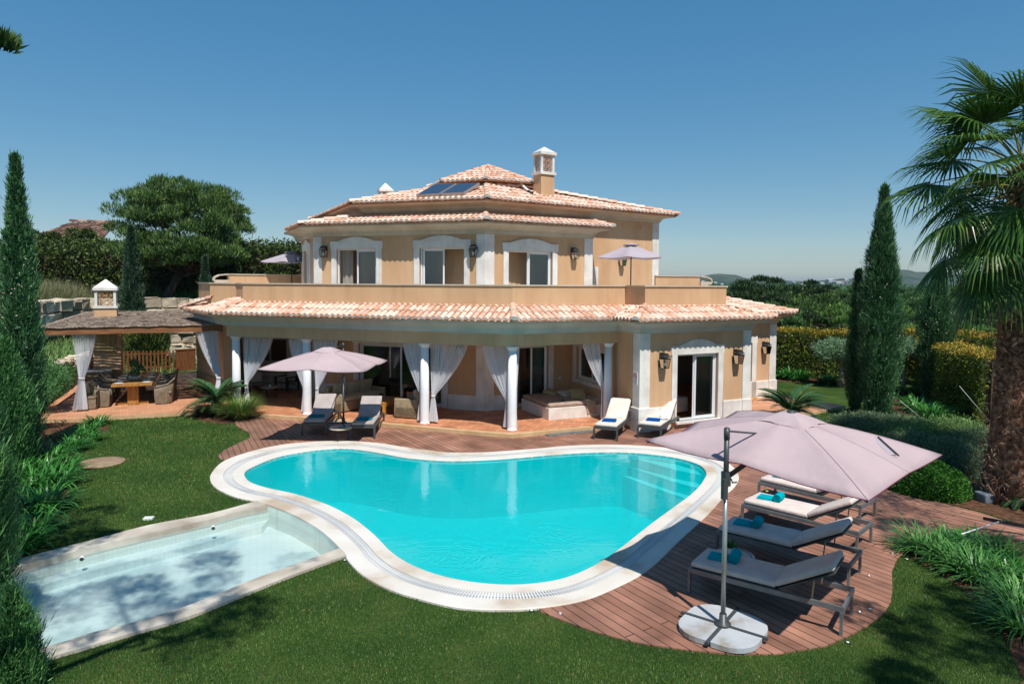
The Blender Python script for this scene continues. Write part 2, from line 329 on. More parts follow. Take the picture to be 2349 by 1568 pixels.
M['coping']=mat('travertine_coping',(.48,.38,.28),(.70,.66,.60),scale=.9,rough=.6,c3=(.65,.60,.53),lo=.31,hi=.60,bump=.1,bscale=30,spec=.25)
M['copingd']=mat('weathered_coping',(.34,.28,.22),(.62,.56,.47),scale=1.3,rough=.65,bump=.15,bscale=30,spec=.2)
M['grate']=mat('overflow_grating',(.66,.66,.65),(.73,.73,.72),scale=3,rough=.5)
M['gutter']=mat('gutter_channel',(.46,.46,.44),rough=.9)
M['rock']=mat('retaining_stone',(.30,.24,.17),(.80,.70,.54),scale=2.5,rough=.95,island=.6,bump=.8,bscale=9,c3=(.55,.47,.35),lo=.2,hi=.8,bdist=.04)
M['deck']=tilemat('composite_decking',(.345,.170,.115),(.25,.118,.078),(.05,.027,.02),3.1,.155,ang=-57,mortar=.0085,rough=.75,nmix=.34,nscale=1.6)
M['deck2']=tilemat('composite_decking_side',(.270,.145,.100),(.225,.118,.080),(.035,.02,.015),3.1,.155,ang=-63,mortar=.0085,rough=.75,nmix=.22,nscale=1.1)
M['patio']=tilemat('terracotta_tiles',(.54,.225,.11),(.45,.175,.085),(.66,.42,.28),.62,.32,ang=-18,mortar=.011,rough=.6,nmix=.25,bump=.15,nscale=2)
M['patio_pale']=tilemat('sunbleached_terracotta',(.56,.27,.15),(.50,.23,.125),(.62,.42,.28),.42,.3,ang=30,mortar=.006,rough=.65,nmix=.15,bump=.15,nscale=1.5)
M['edge']=mat('patio_edge_stone',(.50,.32,.16),(.60,.42,.24),scale=3,rough=.8)
M['pooltile']=tilemat('turquoise_mosaic',(.0,.54,.60),(.0,.50,.56),(.0,.42,.49),.05,.05,mortar=.003,off=0,rough=.4,nmix=.05,plane='xz',bump=0)
M['poolfloor']=tilemat('turquoise_mosaic_floor',(.0,.62,.66),(.0,.59,.63),(.0,.52,.56),.05,.05,mortar=.003,off=0,rough=.4,nmix=.05,bump=0)
M['poolstep']=mat('pool_step_reflection',(.22,.80,.83),rough=.5)  # treads paler than the basin: their reflection is painted into the colour
M['wadetile']=tilemat('white_mosaic',(.66,.74,.68),(.63,.71,.65),(.50,.60,.55),.1,.1,mortar=.005,off=0,rough=.4,nmix=.06,plane='xz',bump=.1)
M['wadefloor']=tilemat('white_mosaic_floor',(.68,.78,.77),(.66,.76,.75),(.60,.71,.71),.12,.12,ang=20,mortar=.006,off=0,rough=.4,nmix=.06,bump=.1)
M['concrete']=mat('pale_concrete',(.42,.37,.33),(.55,.5,.45),scale=2,rough=.9)
M['manhole']=mat('weathered_round_lid',(.20,.13,.08),(.36,.26,.17),scale=5,rough=.9,stretch=(1,4,1),bump=.5)
M['plastic_w']=mat('white_plastic',(.72,.72,.70),rough=.4)
M['signred']=mat('sign_red',(.45,.01,.02),rough=.5)
M['signblue']=mat('sign_lettering',(.08,.14,.3),rough=.6)
M['green']=mat('green_plastic',(.02,.16,.03),rough=.4)
M['leaf_flower']=mat('tiny_white_cone',(.55,.5,.42),rough=.8)
M['tuscan']=mat('far_house_white',(.42,.41,.40),rough=.8)
M['meshmat']=tilemat('metal_grid_mat',(.16,.2,.2),(.18,.22,.22),(.09,.1,.1),.05,.05,mortar=.008,off=0,rough=.5)
M['chrome']=mat('chrome',(.7,.7,.7),rough=.12,metal=1.)
# ---------------------------------------------------------------- leaf clouds (numpy)
def rawmesh(name,V,nper,mats,parent=None,origin=None,mi=None,smooth=False):
    """V (N*nper,3): N separate polygons of nper corners"""
    n=len(V)//nper; me=bpy.data.meshes.new(name); o=bpy.data.objects.new(name,me); COL.objects.link(o)
    if parent is not None: off=np.array(parent.get('_w') or (0,0,0),dtype=float); o.parent=parent
    else:
        if origin is None: origin=((V[:,0].min()+V[:,0].max())/2,(V[:,1].min()+V[:,1].max())/2,V[:,2].min())
        off=np.array(origin,dtype=float); o.location=off
    o['_w']=list(map(float,off)); V=(V-off).astype(np.float32)
    me.vertices.add(len(V)); me.vertices.foreach_set('co',V.ravel())
    me.loops.add(len(V)); me.loops.foreach_set('vertex_index',np.arange(len(V),dtype=np.int32))
    me.polygons.add(n); me.polygons.foreach_set('loop_start',np.arange(0,len(V),nper,dtype=np.int32))
    if not isinstance(mats,(list,tuple)): mats=[mats]
    for m in mats: me.materials.append(m)
    if mi is not None: me.polygons.foreach_set('material_index',np.asarray(mi,dtype=np.int32))
    me.update(calc_edges=True); me.validate()
    return o
def unit(a): return a/np.maximum(np.linalg.norm(a,axis=-1,keepdims=True),1e-9)
def leaves(P,D,L,W,bend=0.):
    """kite shaped leaf at P along D (N,3), length L, width W -> verts (N*4,3)"""
    N=len(P); D=unit(D); rnd=unit(RNG.normal(size=(N,3))); S=unit(np.cross(D,rnd))
    L=np.broadcast_to(np.asarray(L,float),(N,))[:,None]; W=np.broadcast_to(np.asarray(W,float),(N,))[:,None]
    a=P; b=P+D*L*.45+S*W/2; c=P+D*L; d=P+D*L*.45-S*W/2
    if bend: c=c-np.array([0,0,1.])*L*bend
    return np.stack([a,b,c,d],1).reshape(-1,3)
def sphere_dirs(n): return unit(RNG.normal(size=(n,3)))
def blobs_cloud(cs,rs,n,L,W,flat=1.,up=.3,shell=.55):
    """leaf clumps: cs centres (k,3), rs radii, n leaves per clump"""
    V=[]
    for c,r in zip(cs,rs):
        d=sphere_dirs(n); rad=r*(shell+(1-shell)*RNG.random((n,1)))*(0.85+.3*RNG.random((n,1)))
        p=d*rad; p[:,2]*=flat; P=np.array(c)+p
        D=d*.8+RNG.normal(size=(n,3))*.5+np.array([0,0,up])
        V.append(leaves(P,D,L*(.7+.6*RNG.random(n)),W*(.7+.6*RNG.random(n))))
    return np.concatenate(V)
# ================================================================ camera, light, sky
cam=bpy.data.cameras.new('camera'); co=bpy.data.objects.new('camera',cam); COL.objects.link(co); SC.camera=co
co.location=(0,0,EYE); co.rotation_euler=(Matrix.Rotation(PI/2-TH,4,'X')@Matrix.Rotation(ROLL,4,'Z')).to_euler()
cam.sensor_width=36; cam.lens=36*F_/2348; cam.shift_y=-(CY-784)/-2348*-1 if False else (CY-784)/2348
cam.clip_end=9000
SUNDIR=Vector((.32,-.95,1.615)).normalized()   # towards the sun
sd=bpy.data.lights.new('sun','SUN'); sd.energy=3.6; sd.angle=R(.53); sd.color=(1,.955,.88)
so=bpy.data.objects.new('sun',sd); COL.objects.link(so); so.rotation_euler=SUNDIR.to_track_quat('Z','Y').to_euler(); so.location=(6,-20,40)
w=bpy.data.worlds.new('World'); SC.world=w; w.use_nodes=True
N=w.node_tree.nodes; L=w.node_tree.links
sky=N.new('ShaderNodeTexSky'); sky.sky_type='NISHITA'; sky.sun_disc=False
sky.sun_elevation=math.asin(SUNDIR.z); sky.sun_rotation=math.atan2(SUNDIR.x,SUNDIR.y); sky.altitude=0; sky.air_density=1.; sky.dust_density=.0; sky.ozone_density=4.
hs=N.new('ShaderNodeHueSaturation'); hs.inputs['Saturation'].default_value=1.8; hs.inputs['Hue'].default_value=.494; gm=N.new('ShaderNodeGamma'); gm.inputs[1].default_value=.53; L.new(sky.outputs[0],gm.inputs[0]); L.new(gm.outputs[0],hs.inputs['Color']); tn_=N.new('ShaderNodeMix'); tn_.data_type='RGBA'; tn_.blend_type='MULTIPLY'; tn_.inputs['Factor'].default_value=1; tn_.inputs[7].default_value=(.88,.95,1,1); L.new(hs.outputs[0],tn_.inputs[6]); L.new(tn_.outputs[2],N['Background'].inputs[0]); N['Background'].inputs[1].default_value=.15
SC.view_settings.view_transform='Standard'; SC.view_settings.look='None'; SC.view_settings.exposure=.55; SC.view_settings.gamma=1
SC.cycles.max_bounces=8; SC.cycles.transparent_max_bounces=24; SC.cycles.caustics_reflective=False; SC.cycles.caustics_refractive=False
SC.cycles.use_denoising=True; SC.cycles.sample_clamp_indirect=6
# ================================================================ ground heights
def sstep(a,b,x):
    t=np.clip((x-a)/(b-a),0,1); return t*t*(3-2*t)
WALLA=[(-13.6,17.6),(-14.9,20.2),(-16.6,24.),(-18.3,28.),(-19.2,31.5)]           # low wall beside the dining terrace
WALLB=[(-19.2,37.6),(-17.,37.0),(-13.,38.6),(-9.5,41.)]        # wall behind the picket fence
WALLC=[(-22.4,31.0),(-23.6,34.5),(-24.6,39.5),(-20.5,42.5),(-14.,44.)]     # upper wall
def hill(x,y):
    """height of the slope on the left"""
    left=sstep(0,3.,-x-13.4-(y-17.6)*.42)         # left of wall A
    z=left*1.15
    back=sstep(37,41.5,y+.25*(x+14))*sstep(-2.,-9.,x)
    z=np.maximum(z,back*1.9)
    up=sstep(0,4.,(-x-22.)*1.0-(y-32)*.2)*sstep(24,34,y); z=np.maximum(z,up*3.1)
    up2=sstep(41,46,y+.2*(x+20))*sstep(1,-10.,x); z=np.maximum(z,up2*3.2)
    far=sstep(44,62,y)*sstep(2,-24.,x); z=z+far*1.6
    far2=sstep(50,90,y)*sstep(-15,-50.,x); z=z+far2*2.2
    nearleft=sstep(-16,-26,x)*sstep(30,10,y); z=z+nearleft*1.5
    return z
def terr(x,y):
    x=np.asarray(x,float); y=np.asarray(y,float)
    z=-.17+hill(x,y)
    drop=sstep(33,75,y)*sstep(0,14,x)+sstep(60,95,y)*sstep(-24,2,x)*(1-sstep(0,14,x))+ sstep(24,50,x)*(1-sstep(33,75,y)*1)
    z=z-10*np.clip(drop,0,1)
    far=sstep(90,900,np.hypot(x,y)); z=z*(1-far)-9*far
    z=z+.5*np.sin(x*.05+1)*np.cos(y*.043)*sstep(60,150,np.hypot(x,y))*2
    return z
def tz(x,y): return float(terr(x,y))
M['grassfar']=mat('hillside_grass',(.030,.055,.016),(.10,.105,.04),scale=.35,rough=1.,c3=(.045,.075,.02),bump=.8,bscale=3.,spec=.05,bdist=.1)
nt,nl,nb=nodes(M['grassfar'])
def axis_pts():
    a=list(np.arange(-60,61,1.)); o=[];s=1.4;v=60
    while v<4200: v+=s; s*=1.22; o.append(v)
    return np.array([-q for q in reversed(o)]+a+o)
POOLBOX=(-10.2,6.,5.2,18.6)
xs=axis_pts(); ys=axis_pts(); X,Y=np.meshgrid(xs,ys,indexing='ij'); Z=terr(X,Y)
nx,ny=X.shape; V=np.stack([X,Y,Z],-1).reshape(-1,3)
fs=[]
for i in range(nx-1):
    for j in range(ny-1):
        cx=(xs[i]+xs[i+1])/2; cy=(ys[j]+ys[j+1])/2
        if POOLBOX[0]<cx<POOLBOX[1] and POOLBOX[2]<cy<POOLBOX[3]: continue
        fs.append((i*ny+j,(i+1)*ny+j,(i+1)*ny+j+1,i*ny+j+1))
me=bpy.data.meshes.new('ground'); me.from_pydata([tuple(v) for v in V],[],fs); me.materials.append(M['grassfar'])
me.polygons.foreach_set('use_smooth',[True]*len(fs))
o=bpy.data.objects.new('ground',me); COL.objects.link(o); tag(o,'rough green ground of the hillside and valley around the garden',kind='structure')
# ================================================================ outlines traced on the ground
def smooth(pts,closed=True,k=4):
    n=len(pts); out=[]
    for i in range(n if closed else n-1):
        p=[np.array(pts[(i+j-1)%n] if closed else pts[min(max(i+j-1,0),n-1)],float) for j in range(4)]
        for s in range(k):
            t=s/k; out.append(tuple(.5*((2*p[1])+(p[2]-p[0])*t+(2*p[0]-5*p[1]+4*p[2]-p[3])*t*t+(3*p[1]-p[0]-3*p[2]+p[3])*t**3)))
    if not closed: out.append(tuple(pts[-1]))
    return out
ZC=-.08; ZW=-.13; ZD=-.10; ZL=-.12
water_px=[(561,1089),(566,1077),(590,1064),(630,1048),(678,1037),(733,1029.5),(788,1026.6),(843,1032),(898,1042),(942,1049),(1032,1055),(1139,1051.5),(1246,1042.6),(1327,1036.7),(1408,1034.6),(1475,1038),(1548,1047.5),(1600,1063),(1618,1080),(1614,1098),(1589,1128),(1545,1161),(1490,1201),(1408,1265),(1343,1304),(1275,1327.8),(1189,1338),(1104,1334.6),(1018,1319.3),(950,1295.3),(899,1264.6),(858,1223.6),(810,1186),(750,1155),(678,1131.4),(612,1117),(575,1104)]
water=smooth([G(x,y,ZC) for x,y in water_px])
outer_px=[(481.7,1099.5),(487,1080),(513.5,1055.6),(568,1036),(623,1022.7),(678,1015),(744,1010.6),(810,1010.6),(876,1016),(920,1023),(974,1030.4),(1032,1036.3),(1112,1036),(1220,1028.7),(1300,1021.4),(1381,1018.5),(1461,1020.6),(1542,1027.3),(1622,1040),(1672,1062),(1694,1088),(1686,1113),(1661,1136),(1625,1176),(1556,1240),(1485,1306),(1394,1353.4),(1326,1377.3),(1240.6,1391),(1155,1396),(1052.7,1391),(967,1372),(892,1348.3),(830.6,1315.8),(796.4,1281.7),(789,1266),(751,1228),(717,1203),(666,1175.5),(615,1156),(588,1148),(539.8,1138),(498,1119.3)]
outer=smooth([G(x,y,ZC) for x,y in outer_px])
wi_far=[G(x,y,ZC) for x,y in [(615,1158),(547,1172),(478.3,1191),(341.6,1222),(205,1254.3),(65,1293),(-40,1325)]]
wi_near=[G(x,y,ZC) for x,y in [(-40,1518),(126,1478),(205,1452.5),(341.6,1418),(461,1377),(581,1328),(683,1292),(779,1257)]]
wi_arc=[G(x,y,ZC) for x,y in [(751.6,1229.5),(717.4,1204),(666,1177)]]
wade=smooth(wi_near,False,3)+wi_arc+smooth(wi_far,False,3)
wo_far=[G(x,y,ZC) for x,y in [(588,1148),(478,1177.5),(341.6,1203),(205,1239),(65,1274.8),(-60,1308)]]
wo_near=[G(x,y,ZC) for x,y in [(-60,1548),(123,1503.7),(307.5,1449),(427,1415),(546.6,1367),(666,1319),(792.6,1273)]]
wade_out=smooth(wo_near,False,3)+[G(*p,ZC) for p in [(751,1228),(717,1203),(666,1175.5),(615,1156)]]+smooth(wo_far,False,3)
deck_px=[(541,974),(540,966),(556,960),(576,952.5),(597,951),(700,957),(878,971),(1000,982),(1100,990),(1174,996),(1240,990),(1357,979),(1452,968),(1466,985),(1500,978),(1600,963),(1700,951),(1740,968),(1840,1010),(1905,1062),(1950,1098),(2024.8,1120),(2107.6,1140),(2180,1158),(2252,1176),(2342,1205),(2420,1235),(2420,1262),(2300,1230),(2180,1225),(2100,1240),(2079,1262),(2057,1280),(2045,1309),(2046.4,1349),(2042.8,1377.5),(2028.4,1402.7),(1992.4,1431.5),(1945.6,1456.7),(1891.6,1480),(1786,1497),(1690,1499),(1589,1490),(1490,1477),(1428.4,1464.4),(1360,1445.7),(1292,1421.7),(1240.6,1401),(1236,1394)]
deckR=[G(x,y,ZD) for x,y in deck_px]
deck_left_px=[(575,1003),(546,1016),(513.5,1032.6),(500.3,1044.7),(504.7,1052.3),(524.5,1059)]
deckL=[G(x,y,ZD) for x,y in deck_left_px]
# outer boundary of the deck as one ring: along the house, round the right end, back along the inside of the coping
def nearest(ring,p): return min(range(len(ring)),key=lambda i:(ring[i][0]-p[0])**2+(ring[i][1]-p[1])**2)
inring=offset(outer,.12) if False else None
ring=outer; n=len(ring)
c=(sum(p[0] for p in ring)/n,sum(p[1] for p in ring)/n)
def shrink(p,d=.12): 
    v=Vector((c[0]-p[0],c[1]-p[1])).normalized(); return (p[0]+v.x*d,p[1]+v.y*d)
i0=nearest(ring,deckR[-1]); i1=nearest(ring,deckL[-1])
seq=[];i=i0
while i!=i1: seq.append(shrink(ring[i])); i=(i-1)%n
seq.append(shrink(ring[i1]))
edge_a=[G(570.6,991,ZD),G(555,984,ZD)]
deck_ring=deckR+seq+list(reversed(deckL))+edge_a
dk=MB().prism(deck_ring,ZD-.22,ZD,0).build('pool_deck',[M['deck']],origin=(0,0,0))
tag(dk,'reddish brown plank decking around the swimming pool',kind='structure')
# strip of boards laid the other way at the left end
dl=[G(*p,ZD) for p in [(541,974),(540,966),(556,960),(576,952.5),(600,951.3),(640,982),(668,1013),(623,1021),(568,1034),(524.5,1057),(504.7,1052.3),(500.3,1044.7),(513.5,1032.6),(546,1016),(575,1003),(570,991),(555,984)]]
o=MB().prism(dl,ZD+.001,ZD+.005,0).build('deck_boards',[M['deck2']],origin=(0,0,0)); tag(o,'left end of the decking with boards laid at another angle',kind='structure')
# ---- patio (terracotta) and its edge
patio=[G(1174,996),G(1265,987.6),G(1357,979),(3.72,20.95),(2.1,24.6),(-.9,23.1),(-7.3,25.2),(-8.4,27.2),(-12.6,28.6),(-13.2,27.),(-10.2,23.9),G(520,944),G(597.6,951),G(700,957.5),G(878,970.8),G(1000,982),G(1100,990.6)]
po=MB().prism(patio,-.16,0,0,1).build('patio',[M['patio'],M['edge']],origin=(0,0,0)); tag(po,'terracotta tiled floor of the covered patio',kind='structure')
pl=offset([G(520,944),G(597.6,951),G(700,957.5),G(878,970.8),G(1000,982),G(1100,990.6),G(1174,996),G(1265,987.6),G(1357,979)],0)
e=MB(); e.sweep([tuple(p) for p in pl],[(-.16,.004),(.012,.004),(.012,-.12)],0); tag(e.build('patio_edge',[M['edge']],origin=(0,0,0)),'ochre stone edging along the front of the patio',kind='structure')
dine=[(-19.,30.2),(-17.,31.5),(-12.4,33.2),(-11.8,30.),(-13.0,26.6),(-10.3,23.6),G(516,941,0),G(438.6,944.3),G(340,950,0),(-12.95,21.45),G(200,960,0),(-15.2,20.9),(-16.6,24.)]
o=MB().prism(dine,-.16,0,0,1).build('dining_terrace',[M['patio_pale'],M['edge']],origin=(0,0,0)); tag(o,'pale terracotta floor of the dining terrace',kind='structure')
side=[(7.9,21.3),G(1939,930,-.02),(10.6,27.0),(6.5,24.9),(7.4,22.2)]
o=MB().prism(side,-.16,-.02,0,1).build('side_path',[M['patio_pale'],M['edge']],origin=(0,0,0)); tag(o,'bare terracotta path beside the right wing',kind='structure')
# ---- lawn with holes for both pools
lawn_out=[(-14.2,16.),(-30,3.),(-30,-8),(40,-8),(40,34),(12,33.5),(6.,27.),(3,24),(-10,24),(-13.,21.6)]
hole=[shrink(p,.06) for p in outer]
cw=(sum(p[0] for p in wade_out)/len(wade_out),sum(p[1] for p in wade_out)/len(wade_out))
# one joined hole: big pool ring minus the shared arc, then round the wading pool
jA=nearest(ring,G(792,1270,ZC)); jB=nearest(ring,G(590,1148.5,ZC))
big=[];i=jB
while True:
    big.append(shrink(ring[i],.06)); 
    if i==jA: break
    i=(i+1)%n
far=[(p[0],p[1]-.05) for p in smooth(wo_far,False,3)[1:]]; near=[(p[0],p[1]+.05) for p in smooth(wo_near,False,3)[:-1]]
# big runs jB -> ... -> jA (round the far side, clockwise seen from above), then back along near edge to the left, up and along far edge
hole=big+list(reversed(near))+list(reversed(far))
lw=MB().prism(lawn_out,-.3,ZL,0,0,holes=[hole],bottom=False)
M['lawn']=mat('lawn_turf',(.030,.062,.014),(.085,.115,.030),scale=.9,rough=1.,c3=(.045,.085,.018),bump=1.,bscale=55,spec=.05,lo=.3,hi=.75,bdist=.03)
lw=lw.build('lawn',[M['lawn']],origin=(0,0,0)); tag(lw,'mown green lawn around the pools',kind='structure')
def inpoly(P,poly):
    x,y=P[:,0],P[:,1]; c=np.zeros(len(P),bool); n=len(poly); j=n-1
    for i in range(n):
        xi,yi=poly[i];xj,yj=poly[j]
        k=((yi>y)!=(yj>y))&(x<(xj-xi)*(y-yi)/((yj-yi) if yj!=yi else 1e-9)+xi); c^=k; j=i
    return c
# soil beds
bedL_px=[(245,956),(238,962),(250,985),(215,1010),(180,1035),(150,1062),(135,1078),(165,1095),(160,1130),(120,1160),(100,1190),(95,1225),(80,1262),(40,1290),(-60,1320)]
bedL=[G(x,y,ZL) for x,y in bedL_px]+[(-11.,10.),(-18,12.),(-16.,20.)]
bedR_px=[(2079,1268),(2110,1292),(2160,1320),(2230,1370),(2280,1420),(2310,1480),(2348,1560),(2400,1640)]
bedR=[G(x,y,ZL) for x,y in bedR_px]+[(9,5),(20,5),(22,16),(12.4,12.2)]+[G(*p,ZL) for p in [(2420,1262),(2300,1230),(2180,1225),(2100,1240)]]
bedM=[G(x,y,ZL) for x,y in [(1905,1062),(1950,1098),(2024.8,1119),(2107.6,1139),(2180,1157),(2252,1175),(2342,1204),(2420,1234)]]+[(16,13),(19,19),(17.5,27),(15.,30),(13.8,26.8),(13.2,22),(11.6,20.4),(9.5,17.)]
bedC=[G(x,y,ZL) for x,y in [(440,946),(452,962),(500,972),(540,972),(552,962),(585,953),(560,948),(500,942)]]
bedH=[(11.2,32.3),(12,31.2),(15,30.2),(16.5,29),(18,32),(13,35)]
for nm,b,lb in [('soil_bed',bedL,'dark planting soil along the left edge of the lawn'),('soil_bed',bedR,'brown planting soil curving round the right side of the lawn'),('soil_bed',bedM,'planting soil below the palm and shrubs'),('soil_bed',bedC,'sandy soil patch under the small palm'),('soil_bed',bedH,'soil at the foot of the back hedge')]:
    o=MB().prism(smooth(b,True,3) if len(b)>6 else b,ZL-.1,ZL+.012,0).build(nm,[M['soil']],origin=(0,0,0)); tag(o,lb,kind='structure')
# grass blades
def blades():
    n=520000
    u=RNG.random(n); yy=7.0+ (23.5-7.0)*u**1.35; xx=(RNG.random(n)*2-1)*.78*yy
    P=np.stack([xx,yy],1)
    keep=inpoly(P,lawn_out)
    for pg in (hole,deck_ring,patio,dine,bedL,bedR,bedM,bedC): keep&=~inpoly(P,pg)
    P=P[keep]; n=len(P); far=(P[:,1]/10.)
    h=(.018+.022*RNG.random(n))*np.clip(far**.5,.9,1.5); wd=.0045*np.clip(far,.8,2.2)
    a=RNG.random(n)*2*PI; s=np.stack([np.cos(a),np.sin(a),np.zeros(n)],1)*wd[:,None]
    b=np.stack([P[:,0],P[:,1],np.full(n,ZL)],1); lean=RNG.normal(size=(n,2))*.011
    t=b+np.stack([lean[:,0],lean[:,1],h],1)
    V=np.stack([b-s,b+s,t],1).reshape(-1,3)
    patch=(np.sin(P[:,0]*1.3+2*np.sin(P[:,1]*.9))*np.cos(P[:,1]*1.1+P[:,0]*.6)); dry=(RNG.random(n)<.03+.16*np.clip(patch-.35,0,1)).astype(int)
    o=rawmesh('lawn_grass',V,3,[M['lawnblade'],M['drygrass']],origin=(0,0,0),mi=dry); tag(o,'short mown grass blades of the lawn','grass',kind='stuff')
blades()
# ================================================================ swimming pool
pool=empty('swimming_pool',(0,14,-1.6),'kidney shaped turquoise swimming pool with a white stone rim','swimming pool')
b=MB(); k=len(water); zb=-1.55
b.add([(x,y,ZC-.03) for x,y in water]+[(x,y,zb) for x,y in water],[[i,(i+1)%k,k+(i+1)%k,k+i] for i in range(k)],0)
tri=geometry.tessellate_polygon([[Vector((x,y,0)) for x,y in water]]); 
def upf(t,pts):
    a,b_,c_=[pts[i] for i in t]; n=(b_[0]-a[0])*(c_[1]-a[1])-(b_[1]-a[1])*(c_[0]-a[0]); return list(t) if n>0 else list(reversed(t))
b.add([(x,y,zb) for x,y in water],[upf(t,water) for t in tri],1)
b.build('basin',[M['pooltile'],M['poolfloor']],pool)
# steps at the right end
arc=[(1440,1036),(1475,1038),(1548,1047.5),(1600,1063),(1617,1079)]
for low,z in [([(1616,1081),(1547,1067),(1458,1042.6)],-.26),([(1612,1103),(1547.6,1087),(1425,1048)],-.48),([(1595,1122),(1493,1089),(1401,1055.8)],-.72)]:
    MB().prism([G(x,y,ZC) for x,y in arc]+[G(x,y,z*.6) for x,y in low],zb+.02*(z>-.5)+.02*(z>-.3),z,0,1).build('pool_step',[M['poolstep'],M['pooltile']],pool)
def resample(poly,n):
    P=np.array(list(poly)+[poly[0]]); d=np.r_[0,np.cumsum(np.hypot(*(P[1:]-P[:-1]).T))]; t=np.linspace(0,d[-1],n,endpoint=False)
    return np.stack([np.interp(t,d,P[:,0]),np.interp(t,d,P[:,1])],1)
def ringmatch(A,B,n=720):
    a=resample(A,n); b=[]
    Bd=resample(B,4000); 
    idx=[int(np.argmin(((Bd-p)**2).sum(1))) for p in a]
    # smooth monotone index
    idx=np.unwrap(np.array(idx)*2*PI/4000)*4000/(2*PI)
    ker=np.ones(25)/25; ext=np.r_[idx[-12:]-round((idx[-1]-idx[0])/4000)*4000 if True else idx[-12:],idx,idx[:12]+round((idx[-1]-idx[0])/4000)*4000]
    sm=np.convolve(ext,ker,'valid'); 
    return a,Bd[np.round(sm).astype(int)%4000]
A_,B_=ringmatch(water,outer,900)
def band(t0,t1,z0,z1=None):
    z1=z0 if z1 is None else z1; p=A_+(B_-A_)*t0; q=A_+(B_-A_)*t1; k=len(p)
    return [(x,y,z0) for x,y in p]+[(x,y,z1) for x,y in q],[[i,k+i,k+(i+1)%k,(i+1)%k] for i in range(k)]
r=MB()
for t0,t1,z0,z1,m in [(0,0,ZC-.06,ZC-.012,0),(0,.02,ZC-.012,ZC,0),(.02,.36,ZC,ZC,0),(.36,.36,ZC,ZC-.03,0),(.36,.62,ZC-.03,ZC-.03,1),(.62,.62,ZC-.03,ZC,0),(.62,.985,ZC,ZC,0),(.985,1.,ZC,ZC-.012,0),(1.,1.,ZC-.012,ZC-.14,0)]:
    r.add(*band(t0,t1,z0,z1),m)
r.build('coping',[M['coping'],M['gutter']],pool)
# slatted overflow grating: real slats
g=MB(); P0=A_+(B_-A_)*.365; P1=A_+(B_-A_)*.615; per=np.r_[0,np.cumsum(np.hypot(*(np.roll(P0,-1,0)-P0).T))]; tot=per[-1]; ns=int(tot/.042)
PP0=np.r_[P0,P0[:1]];PP1=np.r_[P1,P1[:1]]
for i in range(ns):
    s0=i*tot/ns; s1=s0+.022
    q=[np.array([np.interp(s,per,PP[:,0]),np.interp(s,per,PP[:,1])]) for s in (s0,s1) for PP in (PP0,PP1)]
    a,b2,c2,d2=q[0],q[1],q[2],q[3]
    for f0,f1 in ((0,.46),(.54,1.)):
        g.add([(*(a+(b2-a)*f0),ZC-.003),(*(a+(b2-a)*f1),ZC-.003),(*(c2+(d2-c2)*f1),ZC-.003),(*(c2+(d2-c2)*f0),ZC-.003)],[[0,1,2,3]],0)
mid=[(tuple(P0[i]*.54+P1[i]*.46),tuple(P0[i]*.46+P1[i]*.54)) for i in range(len(P0))]
kk=len(mid); g.add([(*m[0],ZC-.004) for m in mid]+[(*m[1],ZC-.004) for m in mid],[[i,kk+i,kk+(i+1)%kk,(i+1)%kk] for i in range(kk)],0)
g.build('grating',[M['grate']],pool)
